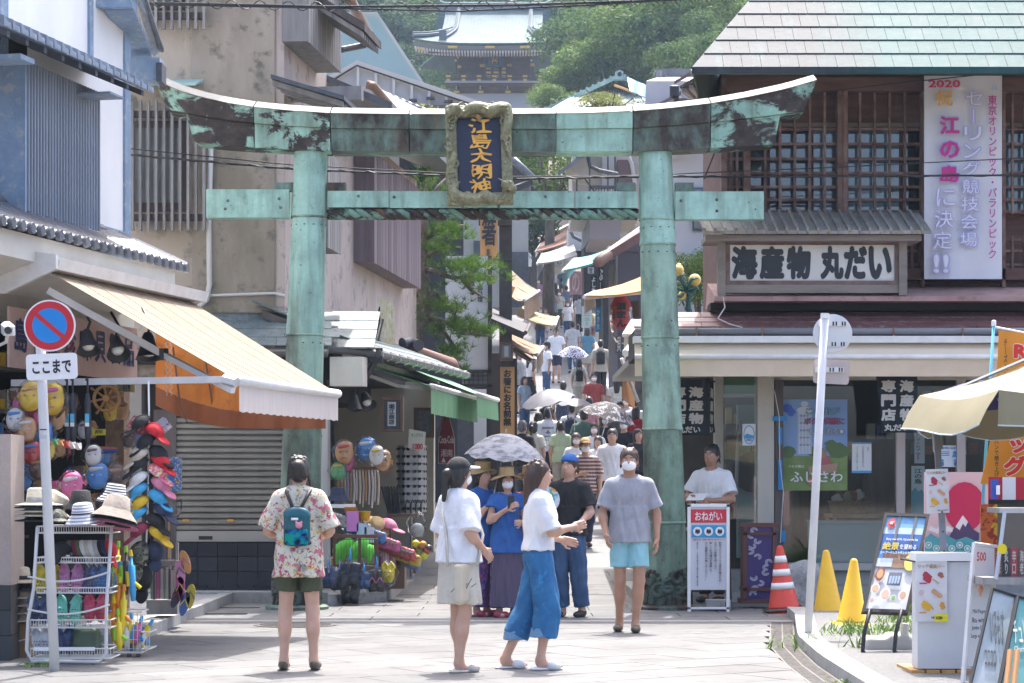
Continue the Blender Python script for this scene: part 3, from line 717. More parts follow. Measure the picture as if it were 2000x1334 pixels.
def beam(x0,x1,top,bot,yf,yb,m,name,s0=0,s1=0,roof=False):
 n=max(3,int((x1-x0)/22));rows=[]
 for i in range(n+1):
  x=x0+(x1-x0)*i/n;zt=Zz(lerp(top,x),TY);zb=Zz(lerp(bot,x),TY)
  sx=(s0 if i==0 else 0)+(s1 if i==n else 0)
  pb,pt_=X(x+sx,TY),X(x,TY)
  if roof:rows.append([(pt_,TY-yf-.03,zt),(pt_,TY-yf-.02,zt-.02),(pb,TY-yf,zb),(pb,TY+yb,zb),(pt_,TY+yb+.02,zt-.02),(pt_,TY+yb+.03,zt)])
  else:rows.append([(pt_,TY-yf,zt),(pb,TY-yf+.02,zb),(pb,TY+yb-.02,zb),(pt_,TY+yb,zt)])
 mb=MB();mb.grid([r[::-1]for r in rows],True);L=len(rows[0]);N=len(rows)
 mb.F+=[tuple(range(L)),tuple(range((N-1)*L+L-1,(N-1)*L-1,-1))];return mb.o(name,m,tor)
secs=[(312,500,PM),(502,648,PG),(650,800,PB),(802,905,PB),(907,1084,PB),(1086,1233,PGC),(1235,1383,PB),(1385,1588,PM)]
for k,(a,b_,m)in enumerate(secs):
 o=beam(a,b_,TOPC,BANDC,.27,.27,m,'kasagi_section',22 if a==312 else 0,-25 if b_==1588 else 0,True)
 a2,b2=max(a,368),min(b_,1519);beam(a2,b2,[(x,y+.5)for x,y in BANDC],BOTC,.235,.235,PB if m is PG and 0 else m,'shimaki_section',16 if a==312 else 0,-10 if b_==1588 else 0)
 beam(a+2,b_-2,[(x,y-(9+0))for x,y in TOPC],TOPC,.02,.02,PTOP,'ridge')
 rows=[]
 n=max(3,int((b_-a)/22))
 for i in range(n+1):
  x=a+(b_-a)*i/n;z=Zz(lerp(TOPC,x),TY);rows.append([(X(x,TY),TY-.31,z+.004),(X(x,TY),TY-.30,z+.012),(X(x,TY),TY,z+.115),(X(x,TY),TY+.30,z+.012),(X(x,TY),TY+.31,z+.004)])
 mb=MB();mb.grid([r[::-1]for r in rows]);mb.F+=[tuple(range(5))[::-1]]if 0 else[];mb.o('roof_plate',PTOP,tor)
def fb(px0,px1,py0,py1,yf,yb,m,name):return bx(name,m,tor,X(px0,TY),X(px1,TY),TY-yf,TY+yb,Zz(py1,TY),Zz(py0,TY))
fb(405,566,372,427,.10,.10,PGC,'tie_beam_section');fb(1318,1490,376,430,.10,.10,PGC,'tie_beam_section')
fb(642,760,375,407,.10,.10,PGC,'tie_beam_section');fb(762,1121,375.5,408,.10,.10,PGC,'tie_beam_section');fb(1123,1244,376,408,.10,.10,PGC,'tie_beam_section')
for a in(537,640,1205,1318):fb(a,a+36,358,374 if a<1000 else 375,.07,.07,PB,'wedge')
for px,py in((445,392),(440,408),(545,388),(548,405),(1065,384),(1150,386),(1400,390),(1400,412),(1330,392),(770,385),(700,383)):
 MB(T4(P(px,py,TY-.101))@RX(R(90))).lathe([(.018,-.01),(.018,.004),(.008,.010),(0,.010)],8).o('bolt_head',PB,tor)
rx0,rx1=X(641,TY),X(1245,TY);rz=Zz(419,TY);nst=30;L=rx1-rx0
for s_ in range(3):
 pts=[];rad=[]
 for i in range(181):
  t=i/180;th=t*2*math.pi*nst/3+s_*2*math.pi/3;e=min(1,t*14,(1-t)*14)
  pts.append((rx0+L*t,TY-.04+.040*math.cos(th),rz+.034*math.sin(th)));rad.append(.036*(.75+.25*e))
 MB().tube(pts,rad,8).o('rope_strand',patina('patina_rope_%d'%s_,(.18,.34,.26),.42,11+s_),tor,True)
fb(641,1245,408.5,428,-.02,.08,PM,'rope_backing')
M0=fm(936,303.5,TY-.46,rx=-R(6),ry=R(1.6));S0=TY/FPX
plq=thing('name_plaque','dark blue plaque with flame-like gold characters in a carved dragon frame','plaque',M0.translation)
W_,H_=126*S0,196*S0;iw,ih=84*S0,148*S0
def sub(Mx):return M0@Mx
NAVY=mat('plaque_navy',(.012,.017,.045),.5,c2=(.02,.026,.06),scale=9);GOLD=mat('gold_leaf',(.80,.42,.07),.38,.35)
OLIVE=mat('bronze_olive',(.17,.165,.085),.5,.25,c2=(.28,.275,.165),scale=22,c3=(.08,.085,.05),bmp=.5,bscale=60)
MB(M0).box(-iw/2,iw/2,-ih/2,ih/2,-.05,-.01).o('panel',NAVY,plq)
text('江島大明神',M0@T4((.012,-.01,.004)),42*S0,146*S0,GOLD,plq,bold=.02,vert=True,warp=.013,res=4)
S=SD();rr=random.Random(5)
fw_,fh_=(W_-iw)/2,(H_-ih)/2;yo=.0
for a,b_ in(((-W_/2+fw_/2,-H_/2),(-W_/2+fw_/2,H_/2)),((W_/2-fw_/2,-H_/2),(W_/2-fw_/2,H_/2))):S.box(((a[0]+b_[0])/2,0,0),(fw_/2,H_/2,.04),.02,.01)
for s_ in(-1,1):S.box((0,s_*(H_/2-fh_/2),0),(W_/2,fh_/2,.04),.02,.01)
loop=[]
def path(t):
 x,y=W_/2-fw_/2,H_/2-fh_/2;k=int(t)%4;f=t-int(t)
 c=[(-x,y),(x,y),(x,-y),(-x,-y)];a,b_=c[k],c[(k+1)%4];return a[0]+(b_[0]-a[0])*f,a[1]+(b_[1]-a[1])*f
for d0,d1 in((.15,1.55),(2.0,3.75)):
 pr=None
 for i in range(120):
  t=d0+(d1-d0)*i/119;x,y=path(t);x+=.028*math.sin(t*13);y+=.028*math.cos(t*13);r=.048*math.sin(math.pi*min(1,i/119*.8+.2))+.014
  if pr:S.cap(pr[0],(x,y,.055+.02*math.sin(t*17)),pr[1],r,.012)
  pr=((x,y,.055+.02*math.sin(t*17)),r)
  if i%3==0:S.ell((x,y,.055+r),(.012,.012,.016),.006)
for hx,hy,sx in((-W_/2+.10,H_/2-.055,-1),(W_/2-.06,-H_/2+.20,1)):
 S.ell((hx,hy,.11),(.075,.055,.055),.02);S.ell((hx+sx*.05,hy-.05,.12),(.05,.045,.045),.02);S.cap((hx-sx*.03,hy+.02,.13),(hx-sx*.10,hy+.075,.12),.018,.006,.012);S.cap((hx+sx*.02,hy+.03,.15),(hx+sx*.07,hy-.12,.13),.014,.004,.008)
 for q in(-1,1):S.ell((hx+q*.028,hy+.012,.155),(.017,.017,.017),.006)
 for q in range(5):S.cap((hx+.02*q-.04,hy-.03,.12),(hx+.03*q-.06+sx*.02,hy-.10-.02*(q%2),.08),.012,.004,.008)
for i in range(46):
 x,y=path(rr.uniform(0,4));x+=rr.uniform(-.035,.035);y+=rr.uniform(-.035,.035);ro=rr.uniform(.035,.06);a0=rr.uniform(0,6)
 for j in range(10):
  th=a0+j*.62;rq=ro*(1-j/12);S.ell((x+rq*math.cos(th),y+rq*math.sin(th),.062+.02*j/10),(.0155,)*3,.006)
S.ell((.01,H_/2-fh_-.02,.06),(.03,.03,.03),.01)
v,q=S.mesh(.0082);v=v@np.array(M0)[:3,:3].T+np.array(M0)[:3,3]
link('dragon_frame',np_mesh('dragon_frame',[(v,q)]),OLIVE,plq)
MB(sub(T4((.0,H_/2-fh_-.012,.07)))).lathe([(0,-.03),(.022,-.018),(.03,0),(.022,.018),(0,.03)],12).o('pearl',mat('terracotta_pearl',(.42,.20,.08),.5),plq,True)
for s_ in(-1,1):MB(M0).box(s_*.20-.014,s_*.20+.014,-H_/2-.03,-H_/2+.07,.0,.05).o('bracket',PB,plq)
MB().tube([M0@Vector((0,H_/2-.05,-.03)),(M0.translation.x,TY-.25,M0.translation.z+.36)],.018,6).o('hanger',PB,plq);MB().tube([M0@Vector((0,-H_/2+.1,-.03)),(M0.translation.x,TY-.08,M0.translation.z-.32)],.018,6).o('hanger',PB,plq)
# left: the blue and white shop house
BLUE=mat('blue_timber',(.19,.27,.38),.65,c2=(.23,.32,.43),scale=5,c3=(.36,.38,.40),lo=.4,hi=.6,bmp=.2)
PLAST=mat('white_plaster',(.74,.74,.74),.8,c2=(.80,.80,.79),scale=2.5,stretch=(1,1,.3),bmp=.15,bscale=50)
DKBLUE=mat('dark_slate_blue',(.05,.06,.075),.6,c2=(.08,.09,.11),scale=8)
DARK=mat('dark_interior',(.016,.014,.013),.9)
TILE=mat('roof_tile',(.085,.095,.115),.38,c2=(.14,.15,.17),scale=7,vary=.18,bmp=.2,bscale=40)
CREAM=mat('cream_fascia',(.62,.60,.54),.6,c2=(.55,.52,.46),scale=3)
ALU=mat('aluminium',(.62,.63,.64),.38,.6);ALUW=mat('white_aluminium',(.72,.72,.71),.45,c2=(.62,.61,.59),scale=6)
SLATB=mat('blue_grey_slat',(.22,.26,.32),.5,c2=(.15,.18,.23),scale=6,stretch=(1,1,.15),vary=.12)
F1=Fac(X(250,23),23,.227,1);M1=F1.M
hs=thing('shop_house','blue and white timber house with corrugated shutter box above the cream awning','house',(F1.o.x,F1.o.y,0))
def fbx(F,name,m,par,n0,n1,a,b_,nref=None):
 nref=max(n0,n1)if nref is None else nref
 u0,z0=F.uz(*a,nref);u1,z1=F.uz(*b_,nref);return bx(name,m,par,u0,u1,n0,n1,z0,z1,F.M)
bx('wall',PLAST,hs,-5.5,0,-3.5,0,3.3,9,M1)
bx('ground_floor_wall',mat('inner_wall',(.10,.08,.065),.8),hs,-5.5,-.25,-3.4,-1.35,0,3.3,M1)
for u0,u1,z0,z1 in((-.13,.012,3.3,9),(-2.98,-2.83,3.7,9),(-1.02,-.93,5.5,9)):bx('post',BLUE,hs,u0,u1,-.1,.025,z0,z1,M1)
for u0,u1,z0,z1 in((-.85,-.13,3.72,3.98),(-4.8,-2.98,3.72,3.98),(-4.8,-2.98,5.55,5.78),(-2.83,-.13,3.7,3.85)):bx('beam',BLUE,hs,u0,u1,-.1,.022,z0,z1,M1)
bx('window_recess',DARK,hs,-2.9,-2.4,.0,.006,3.85,5.6,M1)
ub0,_=F1.uz(48,300,.28);ub1,_=F1.uz(197,300,.28);zb=F1.uz(51,432,.28)[1];zt=F1.uz(48,118,.28)[1]
bx('shutter_box',BLUE,hs,ub0,ub1,.0,.255,zb,zt,M1);bx('shutter_box_edge',BLUE,hs,ub0-.03,ub0,0,.30,zb-.02,zt,M1);bx('shutter_box_sill',BLUE,hs,ub0-.03,ub1+.03,0,.31,zb-.05,zb-.003,M1)
n=26;w=(ub1-ub0-.06)/n
sl0=MB(M1).prism([(ub0+.06,.256,zb),(ub0+.06+w*.25,.285,zb),(ub0+.06+w*.6,.285,zb),(ub0+.06+w*.85,.256,zb)],(0,0,zt-zb)).mesh('slat')
for i in range(n):
 o=link('slat',sl0,SLATB,hs);o.location=F1.M.to_3x3()@Vector((w*i,0,0))
u0,z0=F1.uz(6,34,.7);u1,z1=F1.uz(300,182,.7)
ze=(z0+z1)/2
MB(M1).hexa([(u0,.7,ze-.035),(u1,.7,ze-.035),(u1,.0,ze+.25),(u0,.0,ze+.25),(u0,.7,ze+.02),(u1,.7,ze+.02),(u1,0,ze+.31),(u0,0,ze+.31)]).o('lean_to_roof',BLUE,hs)
for k in range(9):
 a=u0+(u1-u0)*(k+.5)/9;MB(M1).hexa([(a-.03,.66,ze-.09),(a+.03,.66,ze-.09),(a+.03,.02,ze+.18),(a-.03,.02,ze+.18),(a-.03,.66,ze-.037),(a+.03,.66,ze-.037),(a+.03,.02,ze+.24),(a-.03,.02,ze+.24)]).o('rafter',DKBLUE,hs)
for k in range(20):
 a=u0+(u1-u0)*k/20;MB(M1).hexa([(a,.71,ze-.03),(a+.13,.71,ze-.03),(a+.13,.0,ze+.312),(a,.0,ze+.312),(a,.71,ze+.05),(a+.02,.71,ze+.05),(a+.02,0,ze+.34),(a,0,ze+.34)]).o('roof_batten',SLATB,hs)
for px in(40,215):fbx(F1,'bracket',BLUE,hs,.0,.62,(px,104 if px<100 else 178),(px+28,126 if px<100 else 194),.62)
MB().hexa([P(205,20,22.3),P(262,20,22.3),P(297,112,23.6),P(243,112,23.6),P(200,0,22.3),P(258,0,22.3),P(297,96,23.6),P(243,96,23.6)]).o('eave_soffit',BLUE,hs)
fbox('eave_beam',BLUE,hs,243,312,112,156,23.3,.3);fbox('beam_cap',DKBLUE,hs,305,316,122,158,23.25,.3);fbox('eave_beam',BLUE,hs,183,258,-30,14,22.2,.3)
MB().hexa([P(256,-30,22.2),P(270,-30,22.2),P(314,100,23.6),P(300,112,23.6),P(256,-60,22.2),P(272,-60,22.2),P(317,92,23.6),P(300,96,23.6)]).o('verge_board',mat('peeling_blue',(.25,.31,.40),.8,c2=(.45,.45,.44),scale=14),hs);MB().tube([P(270,-40,22.15),P(316,98,23.55)],.03,6).o('verge_tiles',TILE,hs)
NE=.8;uL=F1.uz(-20,450,NE)[0];uR=F1.uz(358,540,NE)[0]+.03;zE=F1.uz(200,495,NE)[1];nt_=int((uR-uL)/.185);tw=(uR-uL)/nt_
def tile_mesh(cap):
 mb=MB(M1);rows=[];nn=9
 for v in(0,1):
  r=[]
  for q in range(nn+1):
   s_=q/nn;x=uL+tw*s_;bump_=.045*max(0,math.sin(math.pi*(s_-.55)/.45))if s_>.55 else-.016*math.sin(math.pi*s_/.55)
   r.append((x,NE+.02-.30*v,zE+.05+bump_+.135*v))
  rows.append(r)
 mb.sheet(rows,.016)
 if cap:mb.lathe([(.0,.0),(.048,.0),(.052,.02),(.046,.045),(.0,.045)],12,T4((uL+tw*.78,NE+.055,zE+.055))@RX(R(90)))
 return mb.mesh('roof_tile','auto')
tm=[tile_mesh(True),tile_mesh(False)]
pent=hs
for r in range(3):
 for c in range(nt_):
  o=link('roof_tile',tm[0 if r==0 else 1],TILE,hs);o.location=F1.M.to_3x3()@Vector((tw*c,-.26*r,.122*r))
MB(M1).tube([(uL,.06,zE+.40),(uR-.35,.06,zE+.40)],.075,8).o('ridge_tiles',TILE,hs);MB(M1).box(uL,uR-.3,0,.12,zE+.25,zE+.36).o('ridge_base',TILE,hs)
MB(M1).tube([(uR,NE+.02,zE+.07),(uR,.1,zE+.40)],.05,8).o('verge_tiles',TILE,hs)
MB(M1).hexa([(uL,.15,zE-.40),(uR-.1,.15,zE-.40),(uR-.1,.15,zE-.02),(uL,.15,zE-.02),(uL,.74,zE-.20),(uR-.1,.74,zE-.20),(uR-.1,.74,zE+.02),(uL,.74,zE+.02)]).o('cornice',CREAM,hs)
bx('shop_lintel',CREAM,hs,-4.4,-.2,-.2,.15,2.9,zE,M1)
bx('corner_post',mat('rusty_steel',(.20,.12,.08),.7,c2=(.30,.22,.16),scale=12),hs,-.35,-.2,-.1,.1,.1,3.0,M1)
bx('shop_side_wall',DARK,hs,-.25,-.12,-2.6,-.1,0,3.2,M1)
pier=thing('gate_pier','short pink plastered pier with dark tiled base at the left edge','pier',(X(0,18.1),18.1,0))
fbox('plaster',mat('pink_plaster',(.45,.36,.33),.85,c2=(.40,.34,.28),scale=9,bmp=.5),pier,-60,21,848,1143,18.1,.5)
for r in range(3):
 for c in range(2):fbox('wall_tile',mat('pier_tile',(.03,.033,.04),.35,vary=.25),pier,-24+c*23,-2+c*23,1144+r*49,1192+r*49,18.08,.5)
AWN=mat('awning_cream',(.215,.155,.10),.75,c2=(.255,.19,.128),scale=2.2,stretch=(1,1,.4),c3=(.19,.135,.085),bmp=.15,bscale=30)
aw=thing('shop_awning','large cream sloping awning with white folding arm over the souvenir goods','awning',(F1.o.x,F1.o.y,2.8))
A=[F1.uz(92,540,.8),F1.uz(374,581,.8),F1.uz(660,768,2.45),F1.uz(467,743,2.45)]
zA,zF=3.24,2.29;uA0,uA1,uF0,uF1=A[0][0],A[1][0],A[3][0],A[2][0]
rows=[]
for i in range(9):
 t=i/8;row=[]
 for k in range(13):
  s_=k/12;row.append(M1@Vector((uA0+(uA1-uA0)*s_+((uF0-uA0)+((uF1-uF0)-(uA1-uA0))*s_)*t,.8+1.65*t,zA+(zF-zA)*t-.05*math.sin(math.pi*t)*math.sin(math.pi*s_))))
 rows.append(row)
MB().sheet(rows,.004).o('canopy',AWN,aw,True)
for k in range(1,8):
 s_=k/8;MB().tube([rw[0]+(rw[-1]-rw[0])*s_+Vector((0,0,.004-.05*math.sin(math.pi*i/8)*math.sin(math.pi*s_)))for i,rw in enumerate(rows)],.003,4).o('seam',CREAM,aw)
a_,b_=rows[-1][0],rows[-1][-1];MB().tube([a_,b_],.042,10).o('front_bar',ALUW,aw,True)
nd_=(b_-a_).normalized();vr=[]
for q in range(3):vr.append([a_+(b_-a_)*(k/60)+Vector((0,-.005*math.sin(k*1.3)*q+.02,-.03-.11*q-(.015*abs(math.sin(k*.8))if q==2 else 0)))for k in range(61)])
MB().sheet(vr,.003).o('valance',mat('valance_grey',(.55,.48,.44),.8,c2=(.62,.56,.52),scale=12,stretch=(6,6,.3)),aw,True)
MB(M1).hexa([(uA0-.05,.62,zA+.0),(uA1+.1,.62,zA),(uA1+.1,.92,zA),(uA0-.05,.92,zA),(uA0-.05,.62,zA+.16),(uA1+.1,.62,zA+.16),(uA1+.1,.95,zA+.10),(uA0-.05,.95,zA+.10)]).o('cassette',ALUW,aw)
MB(M1).prism([(uA0-.06,.15,zA-.16),(uA0-.06,.45,zA-.20),(uA0-.06,.93,zA),(uA0-.06,.93,zA+.12),(uA0-.06,.15,zA+.24)],(-.05,0,0)).o('end_cap',ALUW,aw)
p0=M1@Vector((uA0+.12,.75,zA-.16));p1=M1@Vector((uF0+.55,2.3,zF+.02));pm=P(318,692,19.6);MB().tube([p0,pm],.042,4).o('folding_arm',ALUW,aw);MB().tube([pm,P(455,763,19.0)],.034,4).o('folding_arm',ALUW,aw);MB().tube([pm+Vector((0,0,.05)),pm-Vector((0,0,.05))],.05,8).o('elbow',BLACKISH,aw)
pole=thing('aluminium_pole','white square pole strung across under the awning to hang goods on','pole',P(25,748,19.9));MB().tube([P(25,748,19.9),P(440,741,19.05)],.040,4).o('bar',ALUW,pole);MB().tube([P(438,741,19.05),P(462,747,19.0)],.05,6).o('clamp',ALU,pole)
TARP=mat('orange_tarp',(.66,.20,.025),.75,c2=(.74,.26,.04),scale=3,c3=(.52,.15,.02),bmp=.2)
tp=thing('tarpaulin','orange tarpaulin with a darker hem sagging below the cream awning','tarpaulin',P(470,760,24.3))
def tarp_rows(f0,f1,n=5):
 rows=[]
 for i in range(n):
  t=i/(n-1);row=[]
  for k in range(25):
   px=304+(636-304)*k/24;ytop=640+(px-304)*.36;s_=k/24;yb=792+45*(1-(1-min(1,s_*1.9))**2)
   f=f0+(f1-f0)*t;row.append(P(px,ytop+(yb-ytop)*f,24.4+.06*math.sin(k*1.1+f*2)-.35*s_))
  rows.append(row)
 return rows
MB().sheet(tarp_rows(0,.76),.004).o('cloth',TARP,tp,True);MB().sheet(tarp_rows(.765,1,3),.004).o('hem',mat('tarp_hem',(.30,.09,.03),.8,c2=(.36,.12,.04),scale=4),tp,True)
for px in(352,415,545):MB().tube([P(px-14,660+(px-304)*.36,24.25),P(px,790,24.25),P(px+14,826,24.25)],.012,4).o('strap',mat('strap_brown',(.16,.08,.05),.8),tp)
for dx in(0,9):
 mb=MB()
 for q in range(16):mb.tube([P(325+dx,668+q*6.5,24.05),P(325+dx+(2 if q%2 else-2),671.5+q*6.5,24.05),P(325+dx,675+q*6.5,24.05)],.006,4)
 mb.o('chain',ALU,tp)
bn=thing('shop_banner','faded pink banner with blue lettering under the cream awning','banner',M1@Vector((-2.4,.35,2.6)))
PINKC=mat('banner_pink',(.50,.33,.28),.8,c2=(.56,.40,.35),scale=3);INKB=flat((.02,.025,.09));INKR=flat((.16,.03,.10))
ua,za=F1.uz(18,600,.35);ub,zb_=F1.uz(268,640,.35);zc=F1.uz(140,731,.35)[1];MB(M1).box(ua,ub,.33,.35,zc,(za+zb_)/2).o('cloth',PINKC,bn)
Mb=M1@T4(((ua+ub)/2,.356,zc+.27))@Matrix(((1,0,0,0),(0,0,1,0),(0,1,0,0),(0,0,0,1)))
for i,ch in enumerate('島名産珍味貝製品'):text(ch,Mb@T4(((i-3.5)*(ub-ua)/8.3,.02,0)),(ub-ua)/11,.30,INKR if i==3 else INKB,bn,bold=.03)
def spot_lamp(px,py,Y,lab,tilt,big=1.0):
 t=thing('spot_lamp',lab,'lamp',P(px,py,Y),0,'spot lamps under the awnings');M=T4(P(px,py,Y))@RX(R(tilt))@RY(R(tilt*.4))
 MB(M).lathe([(.03*big,.13*big),(.045*big,.10*big),(.06*big,.03*big),(.10*big,-.07*big),(.105*big,-.075*big),(.095*big,-.07*big),(.05*big,.02*big),(.0,.02*big)],16).o('shade',BLACKISH,t,True)
 MB(M).lathe([(.0,-.06*big),(.04*big,-.05*big),(.06*big,-.02*big),(.03*big,.02*big)],12).o('bulb',mat('lamp_bulb',(.75,.76,.72),.15),t,True)
 MB().tube([M@Vector((0,0,.12*big)),P(px+4,py-42*big,Y+.1),P(px-12,py-70*big,Y+.25)],.012,6).o('arm',BLACKISH,t)
spot_lamp(172,671,19.3,'black spot lamp nearest the no-parking sign under the cream awning',-25);spot_lamp(229,680,19.5,'middle black spot lamp under the cream awning facing out',-38);spot_lamp(290,682,19.9,'black spot lamp by the orange tarpaulin under the cream awning',-12,1.15)
sc_=thing('security_camera','white bullet security camera on the pier at the left edge','camera',P(15,645,18.0))
MB(T4(P(16,642,17.8))@RX(R(12))@RZ(R(20))).cbox(-.045,.045,-.09,.12,-.045,.045,.02).o('housing',ALUW,sc_);MB(T4(P(16,645,17.70))@RX(R(90))).lathe([(.0,.012),(.028,.012),(.032,0)],14).o('lens',BLACKISH,sc_)
MB().tube([P(14,655,17.85),P(12,668,17.9),P(0,674,18.0),P(-20,674,18.1)],.014,6).o('arm',ALUW,sc_)
# the stained stucco building
STUC=mat('stained_stucco',(.52,.435,.36),.9,c2=(.38,.325,.255),scale=1.3,stretch=(1,1,.35),c3=(.20,.185,.15),bmp=.6,bscale=120,lo=.3,hi=.7)
STUCP=mat('pink_stucco',(.53,.445,.405),.9,c2=(.44,.37,.33),scale=1.6,stretch=(1,1,.4),c3=(.30,.27,.25),bmp=.4,bscale=120)
OLDW=mat('weathered_wood',(.075,.06,.055),.85,c2=(.13,.11,.10),scale=9,stretch=(1,1,.1),vary=.15,bmp=.3)
OLDWG=mat('grey_weathered_wood',(.20,.19,.19),.85,c2=(.30,.285,.275),scale=9,stretch=(1,1,.1),vary=.15,bmp=.3)
COPR=mat('copper_slate',(.10,.125,.14),.6,.1,c2=(.15,.20,.20),scale=4,c3=(.08,.08,.09),vary=.15)
F2=Fac(X(555,28),28,.114,1);M2=F2.M
st=thing('stucco_building','tall stained pink and grey stucco building behind the left torii pillar','building',(X(400,28),28,0))
bx('front_wall',STUC,st,X(180,28),X(536,28),28,28.35,2.75,13);bx('corner_strip',STUCP,st,X(536,28),X(556,28),28.02,28.35,3.3,13)
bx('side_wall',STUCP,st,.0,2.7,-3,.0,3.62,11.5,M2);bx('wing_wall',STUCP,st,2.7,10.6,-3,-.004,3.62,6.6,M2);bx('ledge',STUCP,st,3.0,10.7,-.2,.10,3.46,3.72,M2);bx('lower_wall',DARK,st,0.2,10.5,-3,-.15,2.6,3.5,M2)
bx('stain',mat('stucco_stain',(.23,.20,.15),.9,c2=(.40,.345,.28),scale=1.6,stretch=(1,1,.35),c3=(.15,.14,.115),bmp=.4,bscale=120),st,X(375,28),X(537,28),27.985,28.001,3.55,13)
def barred(px0,px1,py0,py1,Y,n,bars_y,frame_x1,label):
 w=fbox('window',OLDW,st,px0-3,frame_x1,bars_y[0]+14,bars_y[1]-12,Y-.06,.1);fbox('pane',mat('dim_glass',(.13,.15,.155),.12,c2=(.20,.22,.225),scale=2),w,px0+6,frame_x1-12,bars_y[0]+28,bars_y[1]-28,Y-.075,.02)
 for i in range(n):
  px=px0+(px1-px0)*i/(n-1);fbox('window_bar',OLDWG,st,px-2.6,px+2.6,py0+rnd.uniform(-2,2),py1,Y-.24,.06)
 for py in bars_y:fbox('bar_rail',OLDW,st,px0-5,px1+3,py-6,py+7,Y-.17,.06)
barred(258,398,197,450,28,10,(222,424),365,'');barred(288,398,-60,56,28,8,(-30,30),360,'')
cn=MB();YA=28.0
for k in range(3):cn.hexa([(X(258,28),YA-.50+.16*k,Zz(167-7*k,27.5)),(X(384+3*k,27.6),YA-.50+.16*k,Zz(167-7*k,27.5)),(X(396,28),YA-.30+.16*k,Zz(159-7*k,27.6)),(X(258,28),YA-.30+.16*k,Zz(159-7*k,27.6))]+[(X(258,28),YA-.50+.16*k,Zz(164-7*k,27.5)),(X(384+3*k,27.6),YA-.50+.16*k,Zz(164-7*k,27.5)),(X(396,28),YA-.30+.16*k,Zz(156-7*k,27.6)),(X(258,28),YA-.30+.16*k,Zz(156-7*k,27.6))])
cn.o('window_hood',mat('hood_copper',(.24,.40,.36),.6,c2=(.34,.50,.46),scale=5),st)
PIPE=mat('white_pipe',(.60,.58,.55),.6)
pp=[P(412,285,27.9),P(408,440,27.9),P(408,470,27.9),P(409,555,27.9),P(404,585,27.9),P(388,600,27.9)]
MB().tube(pp,.034,8).o('drain_pipe',PIPE,st,True);MB().tube([P(386,578,27.95),P(536,573,27.95),P(556,578,27.95)],.018,6).o('conduit',PIPE,st)
for r in range(4):
 for c in range(7):
  a=396+c*36+(r%2)*16;Yr=27.05+.24*r;py=676-16*r
  if a>640:continue
  MB().hexa([(X(a,Yr),Yr,Zz(py,Yr)),(X(a+35.5,Yr),Yr,Zz(py,Yr)),(X(a+35.5,Yr+.27),Yr+.27,Zz(py-18,Yr+.27)),(X(a,Yr+.27),Yr+.27,Zz(py-18,Yr+.27))]+[(X(a,Yr),Yr,Zz(py-2.5,Yr)),(X(a+35.5,Yr),Yr,Zz(py-2.5,Yr)),(X(a+35.5,Yr+.27),Yr+.27,Zz(py-19,Yr+.27)),(X(a,Yr+.27),Yr+.27,Zz(py-19,Yr+.27))]).o('roof_sheet',COPR,st)
bx('eave_fascia',OLDW,st,X(300,27),X(640,27),27.06,27.2,Zz(690,27),Zz(677,27));MB().tube([P(380,690,26.98),P(640,690,26.98)],.05,8).o('gutter',mat('gutter_dark',(.09,.085,.085),.5),st)
SHUT=mat('shutter_bronze',(.27,.25,.21),.5,.3,c2=(.32,.30,.26),scale=5,vary=.06)
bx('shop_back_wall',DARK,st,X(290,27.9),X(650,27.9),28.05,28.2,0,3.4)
sm=MB().prism([(X(344,27.9),27.9,0),(X(344,27.9),27.875,.012),(X(344,27.9),27.875,.05),(X(344,27.9),27.91,.072)],(X(575,27.9)-X(344,27.9),0,0)).mesh('shutter_slat')
z=Zz(1036,27.9)
while z<2.95:o=link('shutter_slat',sm,SHUT,st);o.location=(0,0,z);z+=.074
fbox('shutter_foot',mat('shutter_foot',(.42,.40,.36),.5,.3),st,344,575,1037,1058,27.86,.06);fbox('shutter_post',OLDW,st,300,344,800,1160,27.85,.2);fbox('shutter_plate',BLACKISH,st,388,415,1047,1054,27.855,.01)
for px in(363,450):fbox('shutter_pull',GOLD,st,px-6,px+6,1014,1019,27.86,.02)
TL=mat('dark_wall_tile',(.028,.032,.042),.3,vary=.3)
for r in range(3):
 for c in range(6):
  if r<3:fbox('wall_tile',TL,st,346+c*39.5,384.6+c*39.5,1060+r*28,1087+r*28,27.80,.2)
for c in range(8):MB().hexa([(X(346+c*30,27.5),27.5,.10),(X(375+c*30,27.5),27.5,.10),(X(375+c*30,27.8),27.8,.10),(X(346+c*30,27.8),27.8,.10),(X(346+c*30,27.5),27.5,.13),(X(375+c*30,27.5),27.5,.13),(X(375+c*30,27.8),27.8,.17),(X(346+c*30,27.8),27.8,.17)]).o('sill_tile',TL,st)
def side_box(pxa,pxb,pya_top,pya_bot,n,par,ns=.34,fr=.0,m=OLDWG):
 u0,_=F2.uz(pxa,300,ns);u1,_=F2.uz(pxb,300,ns);zb=F2.uz(pxa,pya_bot,ns)[1];zt=F2.uz(pxa,pya_top,ns)[1]
 b=bx('shutter_box',m,par,u0,u1,0,ns-.02,zb,zt,M2);w=(u1-u0)/n
 me=MB(M2).box(u0+.01,u0+w-.015,ns-.02,ns,zb-.01,zt).mesh('slat')
 for i in range(n):o=link('slat',me,m,b);o.location=M2.to_3x3()@Vector((w*i,0,0))
 return b
side_box(603,667,-80,80,14,st);side_box(641,667,300,482,6,st,.28);side_box(731,822,296,512,18,st,.30,m=mat('plum_wood',(.14,.10,.115),.85,c2=(.20,.16,.17),scale=9,stretch=(1,1,.1),vary=.25))
